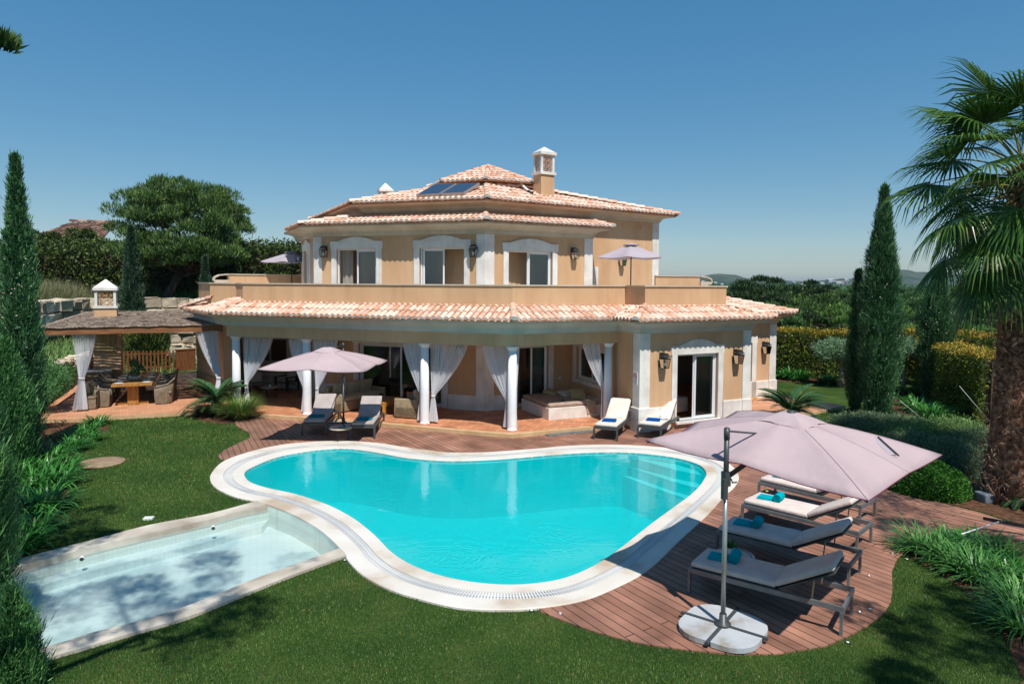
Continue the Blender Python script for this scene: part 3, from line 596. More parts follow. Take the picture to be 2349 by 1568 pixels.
# water
def watermat(name,tint,mixd,dcol,rip,scale):
    m=bpy.data.materials.new(name); m.use_nodes=True; N=m.node_tree.nodes; L=m.node_tree.links; N.clear()
    out=N.new('ShaderNodeOutputMaterial'); t=N.new('ShaderNodeBsdfTransparent'); t.inputs[0].default_value=(*tint,1)
    d=N.new('ShaderNodeBsdfDiffuse'); d.inputs[0].default_value=(*dcol,1)
    g=N.new('ShaderNodeBsdfGlossy'); g.inputs['Roughness'].default_value=.015; f=N.new('ShaderNodeFresnel'); f.inputs[0].default_value=1.33
    tc=N.new('ShaderNodeTexCoord'); geo=N.new('ShaderNodeNewGeometry')
    nz=N.new('ShaderNodeTexNoise'); nz.inputs['Scale'].default_value=scale; nz.inputs['Detail'].default_value=3; L.new(tc.outputs['Object'],nz.inputs['Vector'])
    h=nz.outputs['Fac']
    if rip:
        acc=None
        for (px,py,amp) in [(884,1160,1.),(1280,1222,1.),(1030,1285,1.1),(1365,1122,1.),(740,1085,.5),(1180,1325,.6)]:
            x,y=G(px,py,ZW)
            vs=N.new('ShaderNodeVectorMath'); vs.operation='DISTANCE'; vs.inputs[1].default_value=(x,y,ZW); L.new(geo.outputs['Position'],vs.inputs[0])
            n2=N.new('ShaderNodeMath'); n2.operation='MULTIPLY_ADD'; n2.inputs[1].default_value=.55; L.new(nz.outputs['Fac'],n2.inputs[0]); L.new(vs.outputs['Value'],n2.inputs[2])
            s=N.new('ShaderNodeMath'); s.operation='MULTIPLY'; s.inputs[1].default_value=44; L.new(n2.outputs[0],s.inputs[0])
            sn=N.new('ShaderNodeMath'); sn.operation='SINE'; L.new(s.outputs[0],sn.inputs[0])
            fo=N.new('ShaderNodeMapRange'); fo.inputs[1].default_value=.05; fo.inputs[2].default_value=.75; fo.inputs[3].default_value=amp; fo.inputs[4].default_value=0; L.new(vs.outputs['Value'],fo.inputs[0])
            mu=N.new('ShaderNodeMath'); mu.operation='MULTIPLY'; L.new(sn.outputs[0],mu.inputs[0]); L.new(fo.outputs[0],mu.inputs[1])
            if acc is None: acc=mu.outputs[0]
            else: ad=N.new('ShaderNodeMath'); L.new(acc,ad.inputs[0]); L.new(mu.outputs[0],ad.inputs[1]); acc=ad.outputs[0]
        sc=N.new('ShaderNodeMath'); sc.operation='MULTIPLY'; sc.inputs[1].default_value=.5; L.new(acc,sc.inputs[0])
        ad=N.new('ShaderNodeMath'); L.new(h,ad.inputs[0]); L.new(sc.outputs[0],ad.inputs[1]); h=ad.outputs[0]
    bp=N.new('ShaderNodeBump'); bp.inputs['Strength'].default_value=.35 if rip else .12; bp.inputs['Distance'].default_value=.012; L.new(h,bp.inputs['Height'])
    for q in (d,g,f): L.new(bp.outputs[0],q.inputs['Normal'])
    m0=N.new('ShaderNodeMixShader'); m0.inputs[0].default_value=mixd; L.new(t.outputs[0],m0.inputs[1]); L.new(d.outputs[0],m0.inputs[2])
    ms=N.new('ShaderNodeMixShader'); L.new(f.outputs[0],ms.inputs[0]); L.new(m0.outputs[0],ms.inputs[1]); L.new(g.outputs[0],ms.inputs[2]); L.new(ms.outputs[0],out.inputs[0])
    return m
M['water']=watermat('pool_water',(.60,.98,.99),.42,(.0,.70,.73),True,5.5)
M['water2']=watermat('wading_water',(.88,.96,.96),.22,(.72,.84,.83),False,7.)
def sheet(name,poly,z,m,lb):
    tri=geometry.tessellate_polygon([[Vector((x,y,0)) for x,y in poly]]); b=MB(); b.add([(x,y,z) for x,y in poly],[upf(t,poly) for t in tri],0)
    o=b.build(name,[m],origin=(0,0,0)); tag(o,lb,kind='structure'); return o
sheet('pool_water',water,ZW,M['water'],'rippled turquoise water of the swimming pool')
# ---- wading pool
wp=empty('wading_pool',(-6,9,-.6),'shallow pale wading pool with white mosaic tiles and a stone rim','wading pool')
b=MB(); k=len(wade); zb2=-.50
b.add([(x,y,ZC-.01) for x,y in wade]+[(x,y,zb2) for x,y in wade],[[i,k+i,k+(i+1)%k,(i+1)%k] for i in range(k)],0)
tri=geometry.tessellate_polygon([[Vector((x,y,0)) for x,y in wade]]); b.add([(x,y,zb2) for x,y in wade],[upf(t,wade) for t in tri],1)
b.build('basin',[M['wadetile'],M['wadefloor']],wp)
# ledge inside along the far and right side
fr=[Vector(p) for p in smooth(wi_far,False,3)]
ins=[(p.x+.02,p.y-.42) for p in fr]
b=MB(); lf=[(p.x,p.y) for p in fr]; b.prism(lf+list(reversed(ins)),zb2,zb2+.13,0); b.build('ledge',[M['wadefloor']],wp)
def strip(a,c_,z,h=.12):
    b=MB(); k=len(a); b.add([(x,y,z) for x,y in a]+[(x,y,z) for x,y in c_]+[(x,y,z-h) for x,y in a]+[(x,y,z-h) for x,y in c_],
      [[i,i+1,k+i+1,k+i] for i in range(k-1)]+[[i,2*k+i,2*k+i+1,i+1] for i in range(k-1)]+[[k+i,k+i+1,3*k+i+1,3*k+i] for i in range(k-1)],0); return b
fi=smooth(wi_far,False,3); fo=smooth(wo_far,False,3)
def samelen(a,n=40):
    P=np.array(a); d=np.r_[0,np.cumsum(np.hypot(*(P[1:]-P[:-1]).T))]; t=np.linspace(0,d[-1],n); return [(float(np.interp(q,d,P[:,0])),float(np.interp(q,d,P[:,1]))) for q in t]
strip([(x,y-.02) for x,y in samelen(fi)],samelen(fo),ZC+.003).build('coping',[M['copingd']],wp)
strip(samelen(smooth(wo_near,False,3)),[(x,y+.02) for x,y in samelen(smooth(wi_near,False,3))],ZC+.003).build('coping',[M['copingd']],wp)
for px,py in [(488,1207),(187,1277)]:
    x,y=G(px,py,-.12); j=MB(); dv=Vector((.25,-.97)).normalized()
    j.tube([(x,y+.02,-.13),(x+.02,y-.03,-.135)],[.04,.036],14); j.tube([(x+.02,y-.03,-.135),(x+.03,y-.05,-.137)],[.03,.022],10,1); j.build('water_jet',[M['plastic_w'],M['iron']],wp)
x,y=G(787,1412,0)
j=MB(); gx,gy=G(786,1363+0,-.62); j.lathe([(.05,0),(.05,.012),(.03,.02)],(G(786,1364,zb2)[0],G(786,1364,zb2)[1],zb2)); j.build('floor_drain',[M['plastic_w']],wp)
sheet('wading_water',wade,-.165,M['water2'],'clear shallow water of the wading pool')

b=MB(); b.box((0,1000,25),(14000,14000,110)); hz=b.build('haze',[bpy.data.materials.new('haze')],origin=(0,0,0)); m=hz.data.materials[0]; m.use_nodes=True; N=m.node_tree.nodes; L=m.node_tree.links; N.clear()
out=N.new('ShaderNodeOutputMaterial'); v=N.new('ShaderNodeVolumePrincipled'); v.inputs['Color'].default_value=(.5,.72,1,1); v.inputs['Density'].default_value=.00011; v.inputs['Anisotropy'].default_value=.3; L.new(v.outputs[0],out.inputs['Volume'])
tag(hz,'thin bluish haze over the valley',kind='stuff')
# ================================================================ the villa
cl,sl=math.cos(R(18.5)),math.sin(R(18.5))
DL=Vector((-cl,sl)); DR=Vector((math.cos(R(25)),math.sin(R(25)))); DU=Vector((math.cos(R(30)),math.sin(R(30)))); DK=Vector((math.cos(R(26)),math.sin(R(26)))); DM=Vector((math.cos(R(34.5)),math.sin(R(34.5))))
def V2(p): return Vector((p[0],p[1]))
F0=V2((0.02,19.68)); BL=V2((-9.6,22.9)); J=V2((3.36,21.3)); K=V2((3.81,20.15)); KR=V2((7.70,22.05)); Q=V2((2.1,24.4))
WF=V2((-.91,22.83)); T0=V2((-7.19,24.93)); T1=V2((-8.49,27.49)); TR=V2((2.89,25.02))
MF=V2((-.93,23.4)); ML=V2((-5.37,24.88)); ML2=V2((-8.5,31.)); MR=V2((5.95,28.1))
villa=empty('villa',(0,25,0),'two storey ochre villa with white trim, terracotta roofs and a columned patio','villa')
ZT=3.15
def wall(b,p,q,z0,z1,op=(),th=.22,m=0,mr=None):
    """vertical wall face p->q (outward on the right), openings (s0,s1,za,zb) with reveals"""
    mr=m if mr is None else mr
    p=V2(p);q=V2(q);d=(q-p);L=d.length;d/=L;n=Vector((d.y,-d.x))
    ss=sorted({0,L,*[o[0] for o in op],*[o[1] for o in op]}); zs=sorted({z0,z1,*[o[2] for o in op],*[o[3] for o in op]})
    P=lambda s,z,k=0: (*(p+d*s-n*k),z)
    for i in range(len(ss)-1):
        for j in range(len(zs)-1):
            s=(ss[i]+ss[i+1])/2;z=(zs[j]+zs[j+1])/2
            if any(o[0]<s<o[1] and o[2]<z<o[3] for o in op): continue
            b.poly([P(ss[i],zs[j]),P(ss[i+1],zs[j]),P(ss[i+1],zs[j+1]),P(ss[i],zs[j+1])],m)
            b.poly([P(ss[i+1],zs[j],th),P(ss[i],zs[j],th),P(ss[i],zs[j+1],th),P(ss[i+1],zs[j+1],th)],m)
    for a,c,za,zb in op:
        b.poly([P(a,za),P(a,za,th),P(a,zb,th),P(a,zb)],mr);b.poly([P(c,za,th),P(c,za),P(c,zb),P(c,zb,th)],mr)
        b.poly([P(a,zb),P(a,zb,th),P(c,zb,th),P(c,zb)],mr);b.poly([P(a,za,th),P(a,za),P(c,za),P(c,za,th)],mr)
def sof(p,d,px,py=700):
    a,_=ray(px,py); p=V2(p); return (a*p.y-p.x)/(d.x-a*d.y)
def pt(p,d,s,o=0):
    p=V2(p); n=Vector((d.y,-d.x)); 
    if n.y>0: n=-n
    return p+d*s+n*o
# --- upper storey windows (s along the wall measured from its left end)
def opening_px(p,q,xa,xb,py=600):
    d=(V2(q)-V2(p)).normalized(); return sof(p,d,xa,py),sof(p,d,xb,py)
def surround(b,p,q,s0,s1,z0,z1,w=.2,arch=.16,over=.035,out=.045,m=0,sill=False):
    p=V2(p);d=(V2(q)-p).normalized();n=Vector((d.y,-d.x))
    P=lambda s,z,o:(*(p+d*s+n*o),z)
    def slab(poly):
        k=len(poly); b.add([P(s,z,out) for s,z in poly]+[P(s,z,-.01) for s,z in poly],[list(range(k))]+[[i,k+i,k+(i+1)%k,(i+1)%k] for i in range(k)],m)
    slab([(s0-w,z0),(s0,z0),(s0,z1),(s0-w,z1)]); slab([(s1,z0),(s1+w,z0),(s1+w,z1),(s1,z1)])
    ht=.26; top=[]; a0,a1=s0-w+.28,s1+w-.28
    for i in range(13):
        t=i/12; s=a1+(a0-a1)*t; top.append((s,z1+ht+arch*math.sin(PI*t)**.9))
    slab([(s0-w-over,z1),(s1+w+over,z1),(s1+w+over,z1+ht),*([(a1+.001,z1+ht)] if 0 else []),*top,(s0-w-over,z1+ht)])
    if sill: slab([(s0-w-.03,z0-.14),(s1+w+.03,z0-.14),(s1+w+.03,z0),(s0-w-.03,z0)])
def glazing(name,p,q,s0,s1,z0,z1,open_=None,depth=.12,curt=(),label=None,surr=None,sill=False,arch=.16):
    """sliding aluminium window/door: frame, two leaves with panes, optional inner curtains"""
    p=V2(p);d=(V2(q)-p).normalized();n=Vector((d.y,-d.x))
    P=lambda s,z,o:Vector((*(p+d*s+n*o),z))
    f=MB(); t=.05
    for a,c in (((s0,z0),(s1,z0)),((s0,z1),(s1,z1))):
        zz=a[1]+(t/2 if a[1]==z0 else -t/2); f.bar(P(a[0],zz,-depth),P(c[0],zz,-depth),.12,t)
    for s in (s0+t/2,s1-t/2): f.bar(P(s,z0+t,-depth),P(s,z1-t,-depth),t,.12)
    fr=f.build(name,[M['alum']],villa)
    mid=(s0+s1)/2; leafs=[(s0+t,mid+.03,-.02),(mid-.03,s1-t,.02)]
    if open_=='L': leafs[0]=(mid-.06,s1-t-.05,-.02)
    if open_=='R': leafs[1]=(s0+t+.05,mid+.06,.02)
    for a,c,o in leafs:
        l=MB(); w=.055
        for s in (a+w/2,c-w/2): l.bar(P(s,z0+t,o-depth),P(s,z1-t,o-depth),w,.03)
        for z in (z0+t+w/2,z1-t-w/2): l.bar(P(a+w,z,o-depth),P(c-w,z,o-depth),.03,w)
        lo=l.build('sash',[M['alum']],fr)
        g=MB(); g.poly([P(a+w,z0+t+w,o-depth),P(c-w,z0+t+w,o-depth),P(c-w,z1-t-w,o-depth),P(a+w,z1-t-w,o-depth)]); g.build('pane',[M['glass']],fr)
    for a,c in curt:
        g=MB(); k=40; rows=[]
        for i in range(k+1):
            s=a+(c-a)*i/k; o=-depth-.16+.03*math.sin(i*1.9)+.012*math.sin(i*4.1+1); rows.append((P(s,z0+.05,o),P(s,z1-.04,o)))
        vs=[r[0] for r in rows]+[r[1] for r in rows]; g.add(vs,[[i,i+1,k+2+i,k+1+i] for i in range(k)],0,True); g.build('curtain',[M['inner_curtain']],fr)
    if surr is not False:
        b=MB(); surround(b,p,q,s0,s1,z0,z1,sill=sill,arch=arch); b.build('window_surround',[M['white']],fr)
    return fr
uw=MB(); op=[]; wins=[]
pL=T0; d=(WF-T0).normalized()
for xa,xb,zt in [(772,864,5.5),(962,1065,5.5)]:
    a,c=opening_px(T0,WF,xa,xb); op.append((a,c,ZT+.02,zt)); wins.append((a,c))
wall(uw,T0,WF,ZT,6.05,op)
a3,c3=opening_px(WF,TR,1165,1266); opR=[(a3,c3,ZT+.02,5.42)]
wall(uw,WF,TR,ZT,6.05,opR)
a4,c4=opening_px(T1,T0,699,714); wall(uw,T1,T0,ZT,6.05,[(.75,1.9,ZT+.02,5.5)])
wall(uw,TR,TR+Vector((-.35,.94))*3.,ZT,6.05)
uw.prism([T0,WF,TR,V2((2.,27.)),V2((-6.5,28.4)),T1],5.95,6.04,0)
uw.build('upper_wall',[M['tan']],villa)
glazing('window',T0,WF,*wins[0],ZT+.02,5.5,'L',curt=[(wins[0][0]+.08,wins[0][0]+.5)])
glazing('window',T0,WF,*wins[1],ZT+.02,5.5,'R',curt=[(wins[1][0]+.1,wins[1][0]+.55)])
glazing('window',WF,TR,a3,c3,ZT+.02,5.42,'L',curt=[(c3-.7,c3-.08)])
glazing('window',T1,T0,.75,1.9,ZT+.02,5.5,curt=[(.85,1.8)])
# main (set back) storey walls
mw=MB(); wall(mw,MF,MR,ZT,7.0); wall(mw,ML,MF,ZT,7.0); wall(mw,ML2,ML,ZT,7.0)
MB1=MR+Vector((-.55,.835))*6; wall(mw,MR,MB1,ZT,7.); MB2=V2((-4.5,36)); wall(mw,MB1,MB2,0,7.); wall(mw,MB2,ML2,0,7.)
mw.build('main_wall',[M['tan']],villa)
# --- pilasters of the upper storey
def pilaster(name,p,q,sa,sb,z0,z1,out=.04,mats=None,base=None):
    b=MB(); d=(V2(q)-V2(p)).normalized(); n=Vector((d.y,-d.x)); 
    P=lambda s,z,o:(*(V2(p)+d*s+n*o),z)
    b.add([P(sa,z0,out),P(sb,z0,out),P(sb,z1,out),P(sa,z1,out),P(sa,z0,-.01),P(sb,z0,-.01),P(sb,z1,-.01),P(sa,z1,-.01)],[[0,1,2,3],[4,0,3,7],[1,5,6,2],[3,2,6,7],[4,5,1,0]])
    return b
def corner_pilaster(a,c,b_,wa,wb,z0,z1,out=.04):
    """wraps the corner c between walls a-c and c-b"""
    a,c,b_=V2(a),V2(c),V2(b_); da=(a-c).normalized(); db=(b_-c).normalized()
    path=[c+da*wa,c,c+db*wb]; m=MB(); m.sweep(path,[(-.01,z0),(out,z0),(out,z1),(-.01,z1)]); return m
L1=(WF-T0).length
corner_pilaster(T0,WF,TR,.30,.33,ZT,5.95).build('pilaster',[M['white']],villa)
corner_pilaster(T1,T0,WF,.12,.30,ZT,5.95).build('pilaster',[M['white']],villa)
corner_pilaster(WF,TR,TR+Vector((-.35,.94))*2,.34,.3,ZT,5.95).build('pilaster',[M['white']],villa)
corner_pilaster(MF,MR,MR+Vector((-.55,.835))*2,.32,.3,ZT,6.8).build('pilaster',[M['white']],villa)
b=pilaster('x',MF,MR,sof(MF,(MR-MF).normalized(),1358,600),sof(MF,(MR-MF).normalized(),1370,600),ZT,4.95,.06); b.build('pilaster',[M['white']],villa)
# --- cornices
def cornice(path,z0,z1,ov,name='cornice',m='cornice',closed=False):
    h=z1-z0; b=MB()
    pr=[(0.0,z0),(.05,z0),(.05,z0+h*.14),(.09,z0+h*.17),(.10,z0+h*.30)]
    for i in range(7):
        t=i/6; pr.append((.10+(ov-.19)*(1-math.cos(t*PI/2)),z0+h*(.32+.45*math.sin(t*PI/2))))
    pr+=[(ov-.05,z0+h*.79),(ov-.03,z0+h*.86),(ov-.03,z1),(-.1,z1)]
    b.sweep([tuple(p) for p in path],pr,0,closed); return b.build(name,[M[m]],villa)
TRb=TR+Vector((-.35,.94))*2.4
cornice([T1+(T1-T0)*.3,T1,T0,WF,TR,TRb],5.93,6.32,.55)
cornice([ML2,ML,MF,MR,MB1],6.79,7.08,.55)
# --- barrel tile roofs
def tile_slope(b,A,B,C,D,ze,zt,row=.38,pitch=.2,seed=1):
    """A,B eave (left,right), C above A, D above B; outward is on the right of A->B. materials: 0 cover,1 pan,2 mortar"""
    A,B,C,D=[V2(p) for p in (A,B,C,D)]; d=(B-A); L=d.length; d/=L; up=Vector((-d.y,d.x))
    poly=[((p-A).dot(d),(p-A).dot(up)) for p in (A,B,D,C)]
    top=max(poly[2][1],poly[3][1]); sl=(zt-ze)/max(.1,(poly[2][1]+poly[3][1])/2)
    cs=1/math.sqrt(1+sl*sl)
    rs=random.Random(seed)
    def span(s):
        ts=[]
        for i in range(4):
            (x0,y0),(x1,y1)=poly[i],poly[(i+1)%4]
            if (x0<=s)!=(x1<=s): ts.append(y0+(y1-y0)*(s-x0)/(x1-x0))
        return (min(ts),max(ts)) if len(ts)>=2 else None
    smin=min(p[0] for p in poly); smax=max(p[0] for p in poly); n=int((smax-smin)/pitch)
    def W(s,y,h): q=A+d*s+up*y; return (q.x,q.y,ze+sl*y+h)
    # base sheet
    zz=lambda p: ze+sl*p[1]-.012
    b.add([W(x,y,-.02) for x,y in poly],[[0,1,2,3]],1)
    for i in range(n+1):
        s=smin+(i+.5)*pitch
        sp=span(s)
        if not sp: continue
        y0,y1=sp
        if y1-y0<.06: continue
        y=y0; k=0
        while y<y1-.03:
            ye=min(y+row+.05,y1+.02); r0=.083; r1=.070; js=rs.uniform(-.006,.006); lift=.030+rs.uniform(-.004,.006)
            na=6; vs=[]
            for (yy,r,hh) in ((y-(.02 if k==0 else 0),r0,lift),(ye,r1,.004)):
                for a in range(na+1):
                    t=PI*a/na; vs.append(W(s+js-r*math.cos(t),yy,hh+r*math.sin(t)*.92))
            b.add(vs,[[a,a+1,na+2+a,na+1+a] for a in range(na)],0,True)
            if k>0 or True:  # thickness at the lower lip
                m=vs[:na+1]; inner=[]
                for a in range(na+1):
                    t=PI*a/na; inner.append(W(s+js-(r0-.016)*math.cos(t),y-(.02 if k==0 else 0),lift+(r0-.018)*math.sin(t)*.92-.0))
                b.add(list(m)+inner,[[a,na+1+a,na+2+a,a+1] for a in range(na)],0)
            if k==0:
                f=[W(s+js-.066*math.cos(PI*a/na),y0-.006,lift+.06*math.sin(PI*a/na)-.01) for a in range(na+1)]; b.add(f,[list(reversed(range(na+1)))],2)
            y+=row;k+=1
        # pan between covers
        s2=s+pitch/2; sp=span(s2)
        if sp and sp[1]-sp[0]>.06:
            y0,y1=sp; y=y0;k=0
            while y<y1-.03:
                ye=min(y+row+.03,y1); vs=[]
                for (yy,hh) in ((y-(.022 if k==0 else 0),.012),(ye,-.006)):
                    for a in range(5):
                        t=PI*a/4; vs.append(W(s2-.062*math.cos(t),yy,hh+.02-.045*math.sin(t)+.0))
                b.add(vs,[[a,a+1,6+a,5+a] for a in range(4)],1,True); y+=row;k+=1
def ridge(b,p,q,r=.1,seg=.4,m=0):
    """line of ridge/hip caps from low p to high q (3D)"""
    p=Vector(p);q=Vector(q);d=q-p;L=d.length;d/=L; sd=d.cross(Vector((0,0,1))).normalized(); up=sd.cross(d)
    n=max(1,int(L/seg))
    for i in range(n):
        a=p+d*(i*L/n); c=p+d*((i+1)*L/n+.04); vs=[]
        for (o,rr,h) in ((a,r,.035),(c,r*.86,.005)):
            for k in range(8): t=-.15+(PI+.3)*k/7; vs.append(o+sd*(-rr*math.cos(t))+up*(rr*math.sin(t)*.95+h))
        b.add(vs,[[k,k+1,9+k,8+k] for k in range(7)],m,True)
        b.add(vs[:8],[list(range(8))],2 if i==0 else 0)
TM=[M['tile'],M['pan'],M['mortar']]
# bedroom (tier) roof
ET=[V2(p) for p in offset([T1+(T1-T0)*.3,T1,T0,WF,TR,TRb],.62)]
ztop=6.66
IT=[V2((-7.3,29.5)),V2((-6.6,28.2)),ML+Vector((-.05,-.02)),MF,MF+(MR-MF).normalized()*4.6,TR+Vector((.3,.9))]
r=MB(); tile_slope(r,ET[2],ET[3],IT[2],IT[3],6.34,ztop,seed=2); tile_slope(r,ET[3],ET[4],IT[3],IT[4],6.34,ztop,seed=3); tile_slope(r,ET[1],ET[2],IT[1],IT[2],6.34,ztop+.1,seed=4)
ridge(r,(*ET[3],6.36),(*IT[3],ztop+.04)); ridge(r,(*ET[2],6.36),(*IT[2],ztop+.06)); ridge(r,(*ET[4],6.36),(*(IT[4]),ztop+.03))
r.build('bedroom_roof',TM,villa)
# main roof
oc=V2((-.97,27.0)); oct_=[oc+Vector((math.sin(R(a)),-math.cos(R(a))))*2.1 for a in (-90,-45,0,45,90,135,180,225)]
EM=[V2(p) for p in offset([MB2,ML2,ML,MF,MR,MB1],.6)]
r=MB(); zi=7.8; ze=7.1
tile_slope(r,EM[2],EM[3],oct_[1],oct_[2],ze,zi,seed=5); tile_slope(r,EM[3],EM[4],oct_[2],oct_[3],ze,zi,seed=6)
tile_slope(r,EM[1],EM[2],oct_[0],oct_[1],ze,zi,seed=7); tile_slope(r,EM[4],EM[5],oct_[3],oct_[4],ze,zi,seed=8)
r.poly([(*EM[5],ze),(*EM[0],ze),(*oct_[6],zi),(*oct_[4],zi)],1); r.poly([(*EM[0],ze),(*EM[1],ze),(*oct_[0],zi),(*oct_[6],zi)],1)
for a,c in ((EM[3],oct_[2]),(EM[4],oct_[3]),(EM[2],oct_[1]),(EM[1],oct_[0])): ridge(r,(*a,ze+.03),(*c,zi+.05))
ridge(r,(*oct_[2],zi+.04),(*oct_[3],zi+.04))
r.poly([(*p,ze-.03) for p in EM],1)
r.build('main_roof',TM,villa)
# lantern storey and its little roof
r=MB(); r.sweep([tuple(oc+(p-oc)*.9) for p in oct_],[(0,7.5),(0,8.05)],0,True); r.build('lantern_wall',[M['cornice']],villa)
eo=[oc+Vector((math.sin(R(a)),-math.cos(R(a))))*2.38 for a in (-90,-45,0,45,90,135,180,225)]
r=MB(); ap=(oc.x,oc.y,8.82)
for i in range(8):
    a,c=eo[i],eo[(i+1)%8]; e=Vector((.001,0)); tile_slope(r,a,c,oc-(c-a).normalized()*.02,oc+(c-a).normalized()*.02,8.0,8.82,seed=20+i)
for i in range(8): ridge(r,(*eo[i],8.03),(ap[0],ap[1],8.86),.09)
r.lathe([(.14,0),(.12,.06),(.02,.1)],(ap[0],ap[1],8.86),8)
r.poly([(*p,7.98) for p in reversed(eo)],1)
r.build('lantern_roof',TM,villa)
# --- chimneys
def lattice(b,p,q,z0,z1,n=(2,3),w=.017,m=0):
    p=Vector(p);q=Vector(q); L=(q-p).length; d=(q-p)/L; H=z1-z0; P=lambda u,v:Vector((*(p+d*u*L).xy,z0+v*H))
    nv=n[1]
    for i in range(nv+1): b.bar(P(0,i/nv),P(1,i/nv),w,w,m)
    for i in range(nv):
        a,c=i/nv,(i+1)/nv
        if i%2==0: b.bar(P(0,a),P(.5,c),w,w,m); b.bar(P(1,a),P(.5,c),w,w,m); b.bar(P(.5,a),P(0,c),w,w,m); b.bar(P(.5,a),P(1,c),w,w,m)
        else: b.bar(P(0,c),P(.5,a),w,w,m); b.bar(P(1,c),P(.5,a),w,w,m);b.bar(P(.5,c),P(0,a),w,w,m); b.bar(P(.5,c),P(1,a),w,w,m)
def chimney(parent,cx,cy,rz,wx,wy,z0,zs,zc0,zc1,zcap,ztip,taper=1.,name='chimney',lich=False):
    b=MB(); c_,s_=math.cos(rz),math.sin(rz)
    C=lambda u,v,z:(cx+u*c_-v*s_,cy+u*s_+v*c_,z)
    def blk(hx0,hy0,za,hx1,hy1,zb,m=0,bb=None):
        (bb or b).add([C(x,y,za) for x,y in((-hx0,-hy0),(hx0,-hy0),(hx0,hy0),(-hx0,hy0))]+[C(x,y,zb) for x,y in((-hx1,-hy1),(hx1,-hy1),(hx1,hy1),(-hx1,hy1))],[[0,3,2,1],[4,5,6,7],[0,1,5,4],[1,2,6,5],[2,3,7,6],[3,0,4,7]],m)
    hx,hy=wx/2,wy/2
    blk(hx*taper,hy*taper,z0,hx,hy,zs); ch=b.build(name,[M['tan']],parent)
    b2=MB(); blk(hx+.05,hy+.05,zs,hx+.05,hy+.05,zc0,0,b2)
    pw=.09
    for x in(-1,1):
        for y in(-1,1):
            ux,uy=x*(hx-pw/2),y*(hy-pw/2); p=C(ux,uy,(zc0+zc1)/2); b2.box(p,(pw,pw,zc1-zc0),rz)
    b2.build('chimney_frame',[M['white']],ch)
    b3=MB()
    for p,q in (((-hx,-hy),(hx,-hy)),((hx,-hy),(hx,hy)),((hx,hy),(-hx,hy)),((-hx,hy),(-hx,-hy))):
        f=.9; a=C(p[0]*f,p[1]*f,0); c=C(q[0]*f,q[1]*f,0); dd=(Vector(c)-Vector(a)); dd*= .09/dd.length; lattice(b3,Vector(a)+dd,Vector(c)-dd,zc0,zc1)
    b3.build('lattice',[M['lattice']],ch)
    b4=MB(); blk(hx+.06,hy+.06,zc1,hx+.06,hy+.06,zcap,0,b4); blk(hx+.04,hy+.04,zcap,.02,.02,ztip,0,b4); b4.build('chimney_cap',[M['white']],ch)
    return ch
cc=V2((1.03,25.05)); rz=R(33); ex=Vector((math.cos(rz),math.sin(rz))); ey=Vector((-math.sin(rz),math.cos(rz)))
ctr=cc+ex*.30+ey*.25
chimney(villa,ctr.x,ctr.y,rz,.60,.5,7.1,8.28,8.38,9.0,9.1,9.32)
sc_=at(883.5,455,28.6); chimney(villa,sc_.x,28.6,R(20),.48,.48,7.2,7.58,7.62,8.05,8.13,8.42)
# white flue pipe
f=MB(); f.tube([at(1187,425,25.6),at(1192,419,25.5),at(1198,425,25.3),at(1207,434,25.1),at(1216,440,24.9)],.045,8,0); f.tube([at(1210,438,24.85),at(1222,444,24.8)],.05,8,1); f.build('flue_pipe',[M['plastic_w'],M['iron']],villa)
# --- ground storey: beam, cornice, lower roof, parapet
beam=MB(); pth=[BL,F0,J]; beam.sweep([tuple(p) for p in pth],[(-.36,2.47),(0,2.47),(0,2.85),(-.36,2.85),(-.36,2.47)]); beam.build('patio_beam',[M['tan']],villa)
K2=KR+Vector((-.438,.899))*2.3; FRR=V2((10.24,26.5)); FRL=FRR-Vector((math.cos(R(29)),math.sin(R(29))))*4.1; FRB=FRR+Vector((-.48,.87))*5
BLb=BL+Vector((-.60,.80))*4.3
cornice([BLb,BL,F0,J,K,KR,K2],2.83,3.22,.5,m='cornice_pool_lit'); cornice([FRL+Vector((.1,.1)),FRR,FRB],2.78,3.20,.5)
EV=[V2(p) for p in offset([BLb,BL,F0,J,K,KR,K2],.57)]
Pf=V2((.02,20.0)); PL0=V2((-9.08,23.02)); PL1=V2((-9.56,23.66)); PL2=V2((-10.64,24.05)); PL3=V2((-12.3,26.8)); PR0=V2((3.6,21.65)); PR1=V2((4.02,20.62)); PR2=V2((6.90,22.0)); PR3=PR2+Vector((-.438,.899))*4
zt=3.6; ze=3.24
r=MB(); tile_slope(r,EV[1],EV[2],PL0,Pf,ze,zt,seed=31); tile_slope(r,EV[2],EV[3],Pf,PR0,ze,zt,seed=32); tile_slope(r,EV[3],EV[4],PR0,PR1,ze,zt,seed=33); tile_slope(r,EV[4],EV[5],PR1,PR2,ze,zt,seed=34)
tile_slope(r,EV[0],EV[1],PL3,PL0+Vector((-.1,.1)),ze,zt+.05,seed=35); tile_slope(r,EV[5],EV[6],PR2,PR3,ze,zt,seed=36)
for a,c in ((EV[1],PL0),(EV[2],Pf),(EV[4],PR1),(EV[5],PR2)): ridge(r,(*a,ze+.03),(*c,zt+.05))
ridge(r,(*EV[0],ze+.03),(*(PL2+Vector((.1,-.05))),zt+.12))
r.build('patio_roof',TM,villa)
r=MB(); a=V2(offset([FRL,FRR,FRB],.57)[0]); c=V2(offset([FRL,FRR,FRB],.57)[1]); tp=V2((8.3,27.4)); tile_slope(r,a,c,V2((5.7,25.9)),tp,3.22,3.72,seed=40); ridge(r,(*c,3.26),(*tp,3.78)); 
e2=V2(offset([FRL,FRR,FRB],.57)[2]); tile_slope(r,c,e2,tp,tp+Vector((-1.4,2.6)),3.22,3.72,seed=41)
r.build('side_roof',TM,villa)
